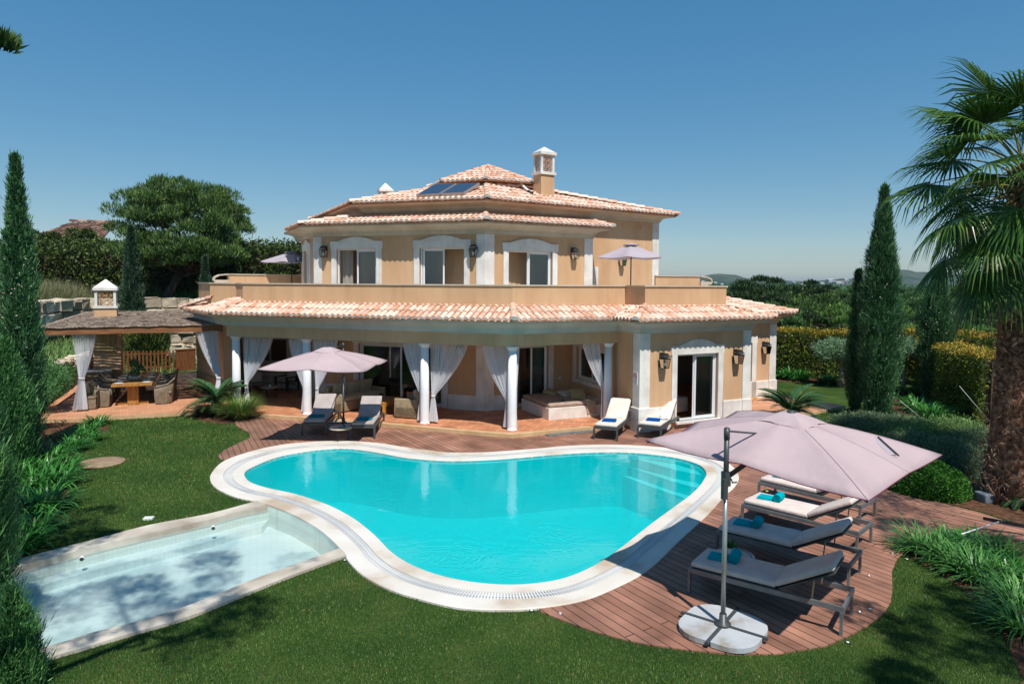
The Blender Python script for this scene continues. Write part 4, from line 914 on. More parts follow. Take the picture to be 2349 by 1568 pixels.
# parapet with stone coping
pp=[PL3,PL2,PL1,PL0,Pf,PR0,PR1,PR2,PR3]; pp=[tuple(p) for p in pp]
b=MB(); b.sweep(pp,[(0,3.2),(0,4.22),(-.16,4.22),(-.16,3.1)]); par=b.build('parapet',[M['tan']],villa)
b=MB(); b.sweep(pp,[(-.19,4.222),(.035,4.222),(.035,4.262),(-.19,4.262),(-.19,4.222)]); b.build('parapet_coping',[M['cornice']],par)
# back parapets with scrolled ends
def backpar(p0,p1,zt,sgn):
    p0,p1=V2(p0),V2(p1); b=MB(); b.sweep([tuple(p0),tuple(p1)],[(0,3.1),(0,zt),(-.16,zt),(-.16,3.1),(0,3.1)]); o=b.build('parapet',[M['tan']],villa)
    b=MB(); b.sweep([tuple(p0),tuple(p1)],[(-.19,zt+.002),(.035,zt+.002),(.035,zt+.04),(-.19,zt+.04),(-.19,zt+.002)]); b.build('parapet_coping',[M['cornice']],o)
    e=p1 if sgn>0 else p0; d=(p1-p0).normalized()*sgn
    b=MB(); prof=[(0,.0),(.35,-.04),(.52,-.12),(.56,-.24),(.48,-.33),(.38,-.30)]
    pts=[Vector((*(e+d*u),zt+v+.02)) for u,v in prof]
    for i in range(len(pts)-1): b.bar(pts[i],pts[i+1],.2,.05)
    b.box((*(e+d*.26),zt-.35-.3),(.5,.15,.9),math.atan2(d.y,d.x)); b.build('parapet_scroll',[M['cornice']],o)
backpar(MR+Vector((-.1,-.25)),V2((7.85,28.6)),4.62,1)
backpar(at(523,630,26.8).xy,at(700,632,28.8).xy,4.57,-1)
# terrace slab (roof of the patio)
b=MB(); b.prism([tuple(p) for p in [BLb,BL+Vector((.05,.1)),F0+Vector((0,.1)),J+Vector((0,.1)),K+Vector((.05,.1)),KR+Vector((-.1,.05)),K2,FRL,FRR+Vector((-.1,.1)),FRB,MB1,MB2,ML2,V2((-12.4,29.5))]],2.86,3.14,0); b.build('terrace_floor',[M['white']],villa)
# --- ground storey walls
gw=MB()
gd=opening_px(T0,WF,823,1015,860); gdoor=(gd[0],gd[1],.03,2.14)
wall(gw,T0,WF,0,2.87,[gdoor])
ds=(Q-WF).normalized(); gr=(sof(WF,ds,1186,860),sof(WF,ds,1257,860)); wall(gw,WF,Q,0,2.87,[(gr[0],gr[1],.03,2.16)])
dq=(K-Q).normalized(); wl=(sof(Q,dq,1321,860),sof(Q,dq,1388,860)); wall(gw,Q,K,-.1,2.87,[(wl[0],wl[1],.98,2.12)])
dk=(KR-K).normalized(); kd=(sof(K,dk,1551,860),sof(K,dk,1645,860)); wall(gw,K,KR,-.14,2.87,[(kd[0],kd[1],.10,2.16)])
wall(gw,KR,K2,-.14,2.87); wall(gw,FRL,FRR,-.14,2.87,[(sof(FRL,(FRR-FRL).normalized(),1700,860),sof(FRL,(FRR-FRL).normalized(),1722,860),.0,2.1)]); wall(gw,FRR,FRB,-.14,2.87)
RW0=V2((-12.6,28.75)); RW1=V2((-8.35,27.25)); dr=(RW1-RW0).normalized(); rw=(sof(RW0,dr,575,860),sof(RW0,dr,659,860)); wall(gw,RW0,RW1,0,2.87,[(rw[0],rw[1],.97,2.06)])
wall(gw,RW1,T0,0,2.87)
WE0=V2((-12.55,27.1)); WE1=V2((-10.15,23.95)); 
gw.prism([tuple(WE1),tuple(WE1+Vector((.25,.15))),tuple(WE0+Vector((.5,.6))),tuple(WE0)],0,2.87,0)
wall(gw,WE0+Vector((.5,.6)),RW0,0,2.87)
wall(gw,FRB,MB1,0,3.2); wall(gw,MB2,V2((-12.6,29.)),0,3.2); 
gw.build('ground_wall',[M['tan']],villa)
b=MB(); b.poly([(-12.5,28.9,.01),(-8,27.6,.01),(-7,25.4,.01),(-.9,23.3,.01),(2.2,24.7,.01),(4,20.7,.01),(7.4,22.4,.01),(10,27,.01),(3,33,.01),(-5,35,.01)],0); b.build('indoor_floor',[M['orangewood']],villa)
# partitions inside, to keep rooms as rooms
b=MB()
for p,q in (((-7.,28.6),(8,29.5)),((-1.0,23.1),(-1.2,29)),((2.3,24.5),(3.4,29.4)),((-12.3,31.),(-7,31.))): b.add([(p[0],p[1],0),(q[0],q[1],0),(q[0],q[1],2.86),(p[0],p[1],2.86)],[[0,1,2,3]],0)
for p,q in (((-6.,27.4),(2.6,28.2)),((-4.0,24.),(-3.6,28)),((-1.,23.6),(-.6,28))): b.add([(p[0],p[1],3.15),(q[0],q[1],3.15),(q[0],q[1],6.),(p[0],p[1],6.)],[[0,1,2,3]],0)
b.build('inner_wall',[mat('inner_plaster',(.30,.24,.18),rough=.9)],villa)
glazing('sliding_door',T0,WF,*gd,.03,2.14,curt=[(gd[1]-.5,gd[1]-.1)],arch=0)
glazing('sliding_door',WF,Q,*gr,.03,2.16,curt=[(gr[0]+.1,gr[0]+.25),(gr[1]-.45,gr[1]-.1)],arch=0)
glazing('window',Q,K,*wl,.98,2.12,sill=True,arch=0)
glazing('sliding_door',K,KR,*kd,.10,2.16,'L',curt=[((kd[0]+kd[1])/2+.05,kd[1]-.06)],arch=.2)
glazing('window',RW0,RW1,*rw,.97,2.06,sill=True,arch=0)
b=MB(); s=sof(FRL,(FRR-FRL).normalized(),1722,860); surround(b,FRL,FRR,s-1.0,s,0,2.1,w=.24,arch=.1); b.build('window_surround',[M['white']],villa)
# door sill
b=MB(); n_=Vector((dk.y,-dk.x)); p0=K+dk*(kd[0]-.08); p1=K+dk*(kd[1]+.08); b.sweep([tuple(p0),tuple(p1)],[(-.1,.04),(.16,.04),(.16,.10),(-.1,.10),(-.1,.04)]); b.build('door_sill',[M['white']],villa)
# plinths & ground pilasters
def plinth(path,z0,z1,out=.045): 
    b=MB(); b.sweep([tuple(p) for p in path],[(0,z0),(out,z0),(out,z1-.015),(out-.015,z1),(-.01,z1)]); return b.build('plinth',[M['white']],villa)
plinth([WF+(T0-WF).normalized()*.05,WF,WF+ds*(gr[0]-.25)],0,.5); plinth([WF-(WF-T0).normalized()*((WF-T0).length-gd[1]-.22),WF-(WF-T0).normalized()*.05],0,.5)
plinth([T0,T0+(WF-T0).normalized()*(gd[0]-.22)],0,.62); plinth([RW0,RW1-dr*.02],0,.6); plinth([RW1,T0],0,.62)
plinth([Q-ds*.0-ds*(Q-WF-ds*gr[1]-ds*.22).length,Q-ds*.05],0,.5); plinth([Q,K-dq*.35],0,.5)
plinth([K-dq*.36,K,K+dk*.36],-.1,.62,.09); plinth([K+dk*.37,K+dk*(kd[0]-.23)],-.1,.6); plinth([K+dk*(kd[1]+.23),KR-dk*.32],-.1,.62); plinth([KR-dk*.32,KR,KR+(K2-KR).normalized()*.3],-.1,.62,.08)
plinth([FRL,FRR-(FRR-FRL).normalized()*.36],-.1,.62);plinth([FRR-(FRR-FRL).normalized()*.36,FRR,FRR+(FRB-FRR).normalized()*.3],-.1,.62,.08)
corner_pilaster(Q,K,KR,.33,.33,-.1,2.83).build('pilaster',[M['white']],villa)
corner_pilaster(K,KR,K2,.30,.3,-.1,2.83).build('pilaster',[M['white']],villa)
corner_pilaster(FRL,FRR,FRB,.32,.3,-.1,2.8).build('pilaster',[M['white']],villa)
corner_pilaster(T0,WF,Q,.30,.33,0,2.85).build('pilaster',[M['white']],villa)
corner_pilaster(RW1,T0,WF,.5,.4,0,2.85).build('pilaster',[M['white']],villa)
# columns
cb=[(1174,F0+Vector((0,.16)))]
dl=(F0-BL).normalized(); drr=(J-F0).normalized()
for px in (534.6,697,968.5): 
    p=pt(BL,dl,sof(BL,dl,px,860),-.16); cb.append((px,p))
p=pt(F0,drr,sof(F0,drr,1401,860),-.16); cb.append((1401,p))
COLS={}
for px,p in cb:
    COLS[int(px)]=p
    b=MB(); b.lathe([(.155,0),(.155,.03),(.138,.04),(.14,.1),(.138,.9),(.122,2.36)],(p.x,p.y,0),24); co_=b.build('column',[M['column']],villa)
    b=MB(); b.lathe([(.122,2.34),(.135,2.36),(.135,2.375),(.15,2.40),(.175,2.425),(.19,2.43),(.19,2.47)],(p.x,p.y,0),24); b.build('capital',[M['column']],co_)
# socket plates, vent
b=MB(); q=at(1276,876.5,24.1); q=WF+ds*sof(WF,ds,1283,860); n_=Vector((ds.y,-ds.x)); b.box((*(q+n_*.01),.95),(.09,.02,.09),math.atan2(ds.y,ds.x)); b.build('socket_plate',[M['plastic_w']],villa)
dm=(MR-MF).normalized(); q=MF+dm*sof(MF,dm,1470,600); b=MB(); b.box((*(q+Vector((dm.y,-dm.x))*.015),6.55),(.2,.03,.16),math.atan2(dm.y,dm.x)); b.build('vent_grille',[M['tan']],villa)
# bed glimpsed through the open bedroom door
bd=empty('bed',(5.6,22.6,0),'made bed with white linen seen inside through the open bedroom door','bed'); b=MB(); c_=K+dk*(kd[0]+.6)-Vector((dk.y,-dk.x))*2.0; b.rbox((c_.x,c_.y,.38),(1.5,2.0,.5),.06,R(26)); b.build('mattress',[M['cream']],bd); b=MB(); b.rbox((c_.x-.4,c_.y+.3,.72),(.5,.6,.16),.06,R(30),puff=.03); b.build('pillow',[M['cream']],bd)
# ---- solar collectors on the roof
sp=empty('solar_collector',(-2.3,24.6,7.4),'pair of dark solar water panels propped on the left roof slope','solar panel')
a,b2,c2,d2=Vector((-3.43,24.4,7.50)),Vector((-1.67,23.85,7.50)),Vector((-1.22,25.1,8.0)),Vector((-2.95,25.62,8.0))
a,b2,c2,d2=at(954,447,23.75),at(1064,441.5,23.25),at(1099.5,419.5,24.3),at(997,422,24.8)
def quadslab(b,a,c,d,e,h,m=0):
    n=(c-a).cross(e-a).normalized()*h; b.add([a,c,d,e,a-n,c-n,d-n,e-n],[[0,1,2,3],[7,6,5,4],[0,4,5,1],[1,5,6,2],[2,6,7,3],[3,7,4,0]],m)
for u0,u1 in ((0,.485),(.515,1)):
    P=lambda u,v:(a+(b2-a)*u)*(1-v)+(d2+(c2-d2)*u)*v
    m_=MB(); quadslab(m_,P(u0,0),P(u1,0),P(u1,1),P(u0,1),.09); pf=m_.build('collector_frame',[M['panelf']],sp)
    w_=.02; up_=(b2-a).cross(d2-a).normalized()*.006; m_=MB(); m_.poly([P(u0+w_,.03)+up_,P(u1-w_,.03)+up_,P(u1-w_,.97)+up_,P(u0+w_,.97)+up_]); m_.build('glass',[M['panel']],sp)
m_=MB()
for u in (.2,.5,.8): 
    for v in (.05,.9): q=P(u,v); m_.bar(q,q-Vector((0,0,.35)),.03,.03)
m_.build('bracket',[M['steel']],sp)
# ================================================================ furniture and fittings
def lounger(name,phi,fab,frm,label,group):
    t=local(empty(name,(0,0,0),label,'sun lounger',group))
    f=MB()
    for y in (.02,.68): f.bar((.0,y,.30),(2.0,y,.30),.035,.06)
    f.bar((.0,.0,.30),(.0,.70,.30),.035,.06); f.bar((2.0,.0,.30),(2.0,.70,.30),.035,.06); f.bar((1.2,.02,.30),(1.2,.68,.30),.03,.03)
    f.build('frame',[frm],t)
    for x in (.0,1.985):
        for y in (.015,.685):
            l=MB(); l.bar((x,y,.0),(x,y,.27),.035,.055); l.build('leg',[frm],t)
    s=MB(); s.box((.61,.35,.325),(1.18,.62,.02)); c,s_=math.cos(phi),math.sin(phi)
    s.box((1.2+.38*c,.35,.335+.38*s_),(.78,.62,.02),0,0,0,-phi); s.build('sling',[M['framed']],t)
    q=MB(); zz_=.392; q.tube([(.02,.05,zz_),(.02,.65,zz_),(1.165,.655,zz_),(1.165,.045,zz_),(.02,.045,zz_)],.006,5); q.build('piping',[fab],t)
    b=MB(); b.bar((1.2+.5*c,.06,.33+.5*s_),(1.62,.06,.30),.018,.018); b.build('back_strut',[M['steel']],t)
    b=MB(); b.bar((1.2+.5*c,.64,.33+.5*s_),(1.62,.64,.30),.018,.018); b.build('back_strut',[M['steel']],t)
    q=MB(); q.rbox((.59,.35,.375),(1.17,.63,.075),.03,puff=.008); cu=q.build('seat_cushion',[fab],t)
    q=MB(); q.rbox((1.18+.40*c-.045*s_,.35,.345+.40*s_+.045*c),(.80,.63,.075),.03,0,0,0,-phi,puff=.01); q.build('back_cushion',[fab],t)
    q=MB(); 
    for y in (.10,.60): q.bar((1.18+.62*c,y,.30+.62*s_),(1.18+.62*c-.1*s_,y,.30+.62*s_+.1*c),.02,.006)
    return t
lg='sun loungers beside the pool'
near=lounger('sun_lounger',R(27),M['cushion'],M['frame'],'nearest lounger, its foot end just behind the grey umbrella pole',lg)
near.location=(2.55,9.55,ZD+.001); near.rotation_euler=(0,0,R(-35.7)); near.scale=(1.0,1.05,1.1)
Ls=[near]
for (x,y,a,lb) in [(3.38,11.0,-39.2,'second lounger from the front of the row, beside the star topped table'),(4.26,12.4,-44.4,'third lounger from the front of the row, partly in sun'),(5.09,13.85,-48,'farthest lounger of the right hand row, half under the big canopy')]:
    o=dup(near,(x,y,ZD+.001),R(a),lb); Ls.append(o)
up=lounger('sun_lounger',R(33),M['cream'],M['framed'],'cream lounger left of the bedroom door, in front of the white corner pier',lg)
up.location=(2.98,18.95,ZD+.001); up.rotation_euler=(0,0,R(67)); up.scale=(.98,1.,1.1)
o=dup(up,(4.24,19.1,ZD+.001),R(62),'cream lounger in front of the bedroom door with a white hat'); Ls+=[up,o]
M['greycush']=mat('grey_outdoor_fabric',(.36,.31,.30),(.42,.37,.355),scale=5,rough=.95,bump=.5,bscale=7,spec=.1,bdist=.03)
ax,ay=G(749,997.7,ZD); lo1=dup(up,(ax,ay,ZD+.001),R(94),'grey lounger left of the round table, shaded by the square parasol'); 
bx,by=G(860,1005,ZD); lo2=dup(up,(bx,by,ZD+.001),R(93),'grey lounger right of the round table, its edge in sun')
for o in (lo1,lo2):
    for ch in kids(o):
        if 'cushion' in ch.name: ch.data=ch.data.copy(); ch.data.materials[0]=M['greycush']
def onl(o,x,y,z=.0):
    return Matrix.Translation(o.location)@Matrix.Rotation(o.rotation_euler.z,4,'Z')@Matrix.Diagonal((*o.scale,1))@Vector((x,y,z))
# rolled towels on the near row
def rolled(lb):
    t=local(empty('rolled_towel',(0,0,0),lb,'towel','turquoise towels on the near loungers'))
    b=MB(); b.rbox((-.12,0,.014),(.30,.24,.028),.012); b.rbox((-.13,.01,.036),(.26,.22,.02),.009); b.build('folded_end',[M['cyan']],t)
    b=MB(); pts=[]; n=64
    for i in range(n): a=i/n*2*PI*3.4; r=.022+.052*i/n; pts.append((.10+r*math.cos(a),r*math.sin(a)+.075))
    vs=[(x,-.135,z) for x,z in pts]+[(x,.135,z) for x,z in pts]; b.add(vs,[[i,i+1,n+i+1,n+i] for i in range(n-1)],0,True)
    b.lathe([(.0,-.13),(.068,-.13),(.074,-.12),(.074,.12),(.068,.13),(.0,.13)],(0,0,0),20)
    k=len(b.v)-20*6
    for i in range(k,len(b.v)): x,y,z=b.v[i]; b.v[i]=(.10+x,z,.075+y)
    b.build('roll',[M['cyan']],t); return t
tw=rolled('turquoise rolled towel on the nearest lounger, behind the pole')
offs=[(.50,.40,.42)]*4
P=onl(Ls[0],.42,.37,.415); tw.location=P; tw.rotation_euler=(0,0,R(-28))
for L_,a,lb in [(Ls[1],-32,'turquoise rolled towel on the second lounger of the row'),(Ls[2],-38,'turquoise rolled towel on the third lounger of the row'),(Ls[3],-40,'turquoise rolled towel on the farthest lounger of the row')]:
    dup(tw,onl(L_,.42,.36,.415),R(a),lb)
def folded(mname,L_,x,y,a,lb,grp,sz=(.34,.26)):
    b=MB(); b.rbox((0,0,.02),(sz[0],sz[1],.03),.014); b.rbox((.01,.005,.045),(sz[0]-.03,sz[1]-.02,.026),.012); o=b.build('folded_towel',[M[mname]],origin=(0,0,0)); p=onl(L_,x,y,.418); o.location=p; o.rotation_euler=(0,0,R(a)); tag(o,lb,'towel',grp); return o
folded('blue',up,.45,.36,-15,'royal blue folded towel on the lounger beside the white pier','folded blue towels',(.40,.28)); folded('blue',Ls[5],.42,.36,-18,'royal blue folded towel beside the white sun hat','folded blue towels',(.40,.28))
folded('teal',lo1,.42,.36,2,'dark teal folded towel on the fully shaded lounger','folded teal towels',(.42,.26)); folded('teal',lo2,.42,.36,-4,'dark teal folded towel with a white corner, on the part sunlit lounger','folded teal towels',(.42,.26))
def hat(p,m,lb,s=1.,rz=0,band=None):
    t=empty('sun_hat',tuple(p),lb,'hat'); b=MB(); b.lathe([(.17*s,0.012),(.175*s,.005),(.165*s,.0),(.10*s,.012),(.088*s,.02),(.085*s,.06*s),(.075*s,.10*s),(.055*s,.115*s),(.03*s,.108*s),(0.001,.104*s)],tuple(p),22); b.build('hat_body',[m],t)
    b=MB(); b.lathe([(.0895*s,.022),(.0895*s,.045*s),(.086*s,.046*s),(.086*s,.021)],tuple(p),22); b.build('hat_band',[band or M['iron']],t); return t
p=onl(Ls[5],.80,.2,.44); hat(p,M['china'],'white sun hat lying on the lounger by the door',1.,band=M['cream'])
M['polelight']=mat('silver_grey_pole',(.30,.32,.31),(.36,.38,.37),scale=5,rough=.32,metal=.5,spec=.5)
# ---- cantilever umbrellas
def canopy_umb(name,lb,corners,apex,fab,frm,pole,ptop,hub_drop=.2,sagk=.05,base_rot=0,crank=1.,link=None,near_=True):
    x,y=pole; t=empty(name,(x,y,ZD),lb,'parasol','square cantilever parasols')
    C=[Vector(c) for c in corners]; A=Vector(apex); rim=[]
    for i in range(4):
        a,c=C[i],C[(i+1)%4]; rim+= [a,(a+c)/2+Vector((0,0,.03))+((A-(a+c)/2)*Vector((1,1,0)) if False else Vector((0,0,0)))]
    b=MB(); nr=9; ns=8; grid=[]
    for k in range(8):
        a,c=rim[k],rim[(k+1)%8]
        for j in range(ns):
            u=j/ns; e=a*(1-u)+c*u; pull=math.sin(PI*u)*.055; e=e+(Vector((A.x,A.y,e.z))-e).normalized()*pull
            grid.append([A*(1-v)+e*v+Vector((0,0,.045*math.sin(PI*v)-sagk*math.sin(PI*u)*v*1.0+ (.035 if j==0 else 0)*0)) for v in [.12+(1-.12)*q/nr for q in range(nr+1)]])
    n=len(grid); vs=[p for g in grid for p in g]; m=nr+1
    b.add(vs,[[i*m+q,i*m+q+1,((i+1)%n)*m+q+1,((i+1)%n)*m+q] for i in range(n) for q in range(nr)],0,True)
    cn=b.build('canopy',[fab],t); so_=cn.modifiers.new('thickness','SOLIDIFY'); so_.thickness=.004
    b=MB(); b.tube([g[-1] for g in grid]+[grid[0][-1]],.006,5); b.build('hem',[M['piping'] if near_ else frm],cn)
    # vent cap
    b=MB(); g2=[]
    for k in range(8):
        for j in range(4):
            u=j/4; e=rim[k]*(1-u)+rim[(k+1)%8]*u; sc=.24-.03*math.sin(PI*u)
            g2.append([A+Vector((0,0,.075)),A+(e-A)*sc*.35+Vector((0,0,.085)),A+(e-A)*sc*.7+Vector((0,0,.065)),A+(e-A)*sc+Vector((0,0,.028+.012*math.sin(k*2+j)))])
    n=len(g2); vs=[p for g in g2 for p in g]; b.add(vs,[[i*4+q,i*4+q+1,((i+1)%n)*4+q+1,((i+1)%n)*4+q] for i in range(n) for q in range(3)],0,True); b.build('vent_cap',[fab],cn)
    for k in range(0,8):
        b=MB(); e=rim[k]; b.tube([grid[k*ns][q]+Vector((0,0,.003)) for q in range(0,nr+1)],.0045,5); b.build('seam',[M['seam']],cn)
    b=MB(); b.lathe([(.05,.05),(.06,.065),(.055,.085),(.02,.09)],(A.x,A.y,A.z),16); b.build('finial',[frm],t)
    for k in range(8):
        b=MB(); e=rim[k]; b.bar(A+(e-A)*.06-Vector((0,0,.03)),A+(e-A)*.985-Vector((0,0,.03)),.018,.022); b.build('rib',[frm],t)
        h=A-Vector((0,0,hub_drop+.12))
    b=MB(); b.tube([A,A-Vector((0,0,hub_drop+.25))],.024,8); b.lathe([(.04,0),(.06,.02),(.06,.07),(.04,.09)],(A.x,A.y,A.z-hub_drop-.2),10); b.build('hub',[frm],t)
    b=MB(); b.tube([(x,y,ZD+.1),(x,y,crank-.1)],.030,16,0); b.tube([(x,y,crank-.1),(x,y,ptop-.12)],.033,16,1); b.build('pole',[M['polelight'],frm] if near_ else [frm,frm],t)
    b=MB(); b.tube([(x,y,ptop-.14),(x,y,ptop)],.038,12); b.lathe([(.036,0),(.02,.012)],(x,y,ptop),12); b.build('pole_cap',[frm],t)
    hz=crank; b=MB(); b.box((x,y,hz),(.085,.085,.18),R(20)); b.box((x-.03,y-.04,hz-.12),(.06,.06,.26),R(20)); cr=b.build('crank_box',[frm],t)
    b=MB(); d=(A-Vector((x,y,A.z))).normalized(); s_=Vector((d.y,-d.x,0)); b.tube([Vector((x,y,hz))-s_*.03+d*.04,Vector((x,y,hz))+d*.1-Vector((0,0,.02)),Vector((x,y,hz))+d*.12-Vector((0,0,.07)),Vector((x,y,hz))+d*.2-Vector((0,0,.075))],.009,6); b.build('crank_handle',[frm],cr)
    b=MB(); b.bar((x+d.x*.03,y+d.y*.03,hz+.02),A-Vector((0,0,hub_drop)),.035,.05); b.build('arm',[frm],t)
    lk=Vector(link); b=MB(); b.bar((x+d.x*.03,y+d.y*.03,ptop-.04),lk,.02,.024); b.box(tuple(lk),(.13,.07,.02),math.atan2(d.y,d.x),0,0,R(12)); b.build('link',[frm],t)
    # cross base with four slabs
    for k in range(4):
        a=base_rot+k*PI/2; b=MB(); pts=[]; g=.022; s=.50; r=.34
        loc=[(g,g),(s,g)]+[(s-r+r*math.cos(q*PI/2/6)*1.0,s-r+r*math.sin(q*PI/2/6)) for q in range(7)]+[(g,s)]
        pts=[(x+u*math.cos(a)-v*math.sin(a),y+u*math.sin(a)+v*math.cos(a)) for u,v in loc]
        b.prism(pts,ZD+.012,ZD+.075,0); b.build('base_slab',[M['stone_base']],t,bevel=.01)
    b=MB()
    for k in range(4):
        a=base_rot+k*PI/2; b.bar((x,y,ZD+.07),(x+.56*math.cos(a),y+.56*math.sin(a),ZD+.07),.045,.035)
    b.lathe([(.10,0),(.10,.02),(.05,.035),(.045,.14)],(x,y,ZD+.085),16); b.build('base_cross',[frm],t)
    return t
canopy_umb('cantilever_parasol','huge mauve square parasol over the near loungers, its pole closest to us',
  [(1.87,9.45,2.12),(3.80,7.15,2.02),(5.82,9.12,2.02),(3.78,11.4,2.17)],(3.78,9.15,2.52),M['canopy'],M['framed'],(2.71,8.5),2.50,base_rot=R(-37),crank=1.86,link=(3.30,8.97,2.33))
z0_=2.275; z1_=2.13; p=Vector((*G(2000,1000,z0_),z0_)); q=Vector((*G(2047,1043,z1_),z1_)); big_=[o for o in bpy.data.objects if o.name.startswith('cantilever_parasol')][0]
b=MB(); b.bar(p,q,.10,.012,0); b.bar(p+Vector((.05,-.05,.004)),q+Vector((.05,-.05,.004)),.012,.02,1); b.build('zip_flap',[M['canopy_grey'],M['framed']],big_)
canopy_umb('cantilever_parasol','smaller mauve parasol over the two shaded loungers and round table',
  [(-6.62,17.6,2.03),(-3.82,17.5,2.0),(-3.6,19.75,2.04),(-6.3,19.85,2.06)],(-5.08,18.7,2.46),M['canopy'],M['framed'],(-5.17,20.85),2.44,base_rot=R(10),crank=1.3,link=(-5.12,19.5,2.38),near_=False)
def parasol(name,lb,x,y,z0,rimz,apz,r,seed=0,rot=0.):
    t=empty(name,(x,y,z0),lb,'parasol','round parasols on the upper terrace'); b=MB(); A=Vector((x,y,apz)); n=6; gr=[]
    for k in range(n*6):
        u=(k%6)/6; a0=rot+(k//6)*2*PI/n; a1=a0+2*PI/n; e=Vector((math.cos(a0),math.sin(a0),0))*(1-u)+Vector((math.cos(a1),math.sin(a1),0))*u
        gr.append([Vector((x,y,0))+e*r*v*(1-.03*math.sin(PI*u))+Vector((0,0,apz+(rimz-apz)*v**1.15-.05*math.sin(PI*u)*v)) for v in [0.001,.12,.3,.5,.7,.85,1.]])
    m=7;N_=len(gr); b.add([p for g in gr for p in g],[[i*m+q,i*m+q+1,((i+1)%N_)*m+q+1,((i+1)%N_)*m+q] for i in range(N_) for q in range(m-1)],0,True)
    b.build('canopy',[M['canopy_grey']],t); b=MB(); b.lathe([(.3,.0),(.26,.03),(.02,.085)],(x,y,apz-.03),12); b.build('vent_cap',[M['canopy_grey']],t)
    b=MB(); b.tube([(x,y,z0+.05),(x,y,apz)],.022,10); b.build('pole',[M['iron']],t)
    b=MB(); b.box((x,y-.01,z0+.9),(.07,.07,.12)); b.build('crank_box',[M['iron']],t)
    b=MB(); b.lathe([(.25,0),(.25,.04),(.2,.06),(.04,.08),(.035,.2)],(x,y,z0),18); b.build('base',[M['stone_base']],t)
    for k in range(n):
        a=rot+k*2*PI/n; b=MB(); b.bar((x,y,apz-.04),(x+r*.97*math.cos(a),y+r*.97*math.sin(a),rimz+.0),.012,.012); b.build('rib',[M['iron']],t)
q=at(1447,590,24.3); parasol('terrace_parasol','lilac round parasol on the terrace right of the bedroom windows',q.x,24.3,3.15,5.24,5.70,1.27,rot=.25)
q=at(668.5,600,28.2); parasol('terrace_parasol','lilac round parasol on the terrace at the far left of the upper storey',q.x,28.2,3.15,5.12,5.52,1.25,rot=.55)
# ---- side tables
def round_table(px,py,z,r,lb,top,legs='metal',grp=None,star=False,zb=ZD,h=.02):
    x,y=G(px,py,z); t=empty('side_table',(x,y,zb),lb,'side table',grp); b=MB(); b.lathe([(r*.93,z-.035),(r,z-.025),(r,z-.005),(r-.01,z)],(x,y,0),40); to=b.build('table_top',[top],t)
    if star:
        b=MB()
        for k in range(8):
            a=k*PI/4+.2; b.poly([(x,y,z+.002),(x+.05*math.cos(a-.39),y+.05*math.sin(a-.39),z+.002),(x+.15*math.cos(a),y+.15*math.sin(a),z+.002),(x+.05*math.cos(a+.39),y+.05*math.sin(a+.39),z+.002)])
        vs=[(x+rr*math.cos(k*PI/20),y+rr*math.sin(k*PI/20),z+.0015) for rr in (r*.86,r*.80) for k in range(40)]; b.add(vs,[[k,40+k,40+(k+1)%40,(k+1)%40][::-1] for k in range(40)]); b.build('star_inlay',[M['slate']],to)
    for k in range(3):
        a=k*2*PI/3+.4; b=MB(); b.tube([(x+r*.75*math.cos(a),y+r*.75*math.sin(a),z-.03),(x+r*.6*math.cos(a),y+r*.6*math.sin(a),zb)],.01,6); b.build('leg',[M['iron']],t)
    b=MB(); b.tube([(x+r*.66*math.cos(k*PI/12),y+r*.66*math.sin(k*PI/12),zb+.09) for k in range(25)],.006,5); b.build('ring_brace',[M['iron']],t)
    return x,y
tx,ty=round_table(1684,1271,.12,.30,'round marble side table with dark star inlay, between the two nearest loungers',M['marble'],grp='round side tables',star=True)
def potplant(x,y,z,lb,pr=.05,ph=.09,s=1.,m=None,sp='stiff'):
    t=empty('potted_plant',(x,y,z),lb,'potted plant'); b=MB(); b.lathe([(pr*.75,0),(pr,ph),(pr*.9,ph),(pr*.88,ph-.012)],(x,y,z),16); b.build('pot',[M['china'] if m is None else m],t)
    n=60; a=RNG.random(n)*2*PI; el=.5+RNG.random(n)*.9; D=np.stack([np.cos(a)*np.cos(el),np.sin(a)*np.cos(el),np.sin(el)],1); P_=np.tile([x,y,z+ph*.9],(n,1))+D*RNG.random((n,1))*.04*s
    rawmesh('foliage',leaves(P_,D,.11*s,.025*s),4,[M['box']],t)
potplant(tx-.05,ty+.05,.12,'small green succulent in a white pot on the star topped table',.045,.08)
tx,ty=round_table(1757,1147,.12,.29,'travertine side table with a jug between the two far loungers',M['travertine'],grp='round side tables')
def jug(x,y,z):
    t=empty('lemonade_jug',(x,y,z),'glass jug of lemonade with lemon slices on the side table','jug'); b=MB(); b.lathe([(.05,0),(.058,.04),(.052,.12),(.046,.17),(.052,.185),(.049,.185),(.043,.165)],(x,y,z),18); b.build('jug_body',[M['clear']],t)
    b=MB(); b.lathe([(.046,.008),(.053,.04),(.05,.09),(.0,.09)],(x,y,z),18); b.build('drink',[M['lemonade']],t)
    b=MB(); b.tube([(x-.05,y,z+.15),(x-.1,y,z+.14),(x-.11,y,z+.08),(x-.055,y,z+.05)],.006,6); b.build('handle',[M['clear']],t)
    b=MB(); b.lathe([(.03,0),(.03,.008)],(x+.02,y,z+.19),14); b.build('lemon_slice',[M['lemon']],t)
def tumbler(x,y,z,lb,r=.034,h=.11,drink='lemonade',lem=True):
    t=empty('drinking_glass',(x,y,z),lb,'glass'); b=MB(); b.lathe([(r*.8,0),(r,h),(r*.93,h),(r*.72,.01)],(x,y,z),14); b.build('glass_body',[M['clear']],t); b=MB(); b.lathe([(r*.68,.012),(r*.8,h*.6),(0.001,h*.6)],(x,y,z),14); b.build('drink',[M[drink]],t)
    if lem: b=MB(); b.lathe([(.022,0),(.022,.006)],(x+r,y,z+h),12); b.build('lemon_slice',[M['lemon']],t)
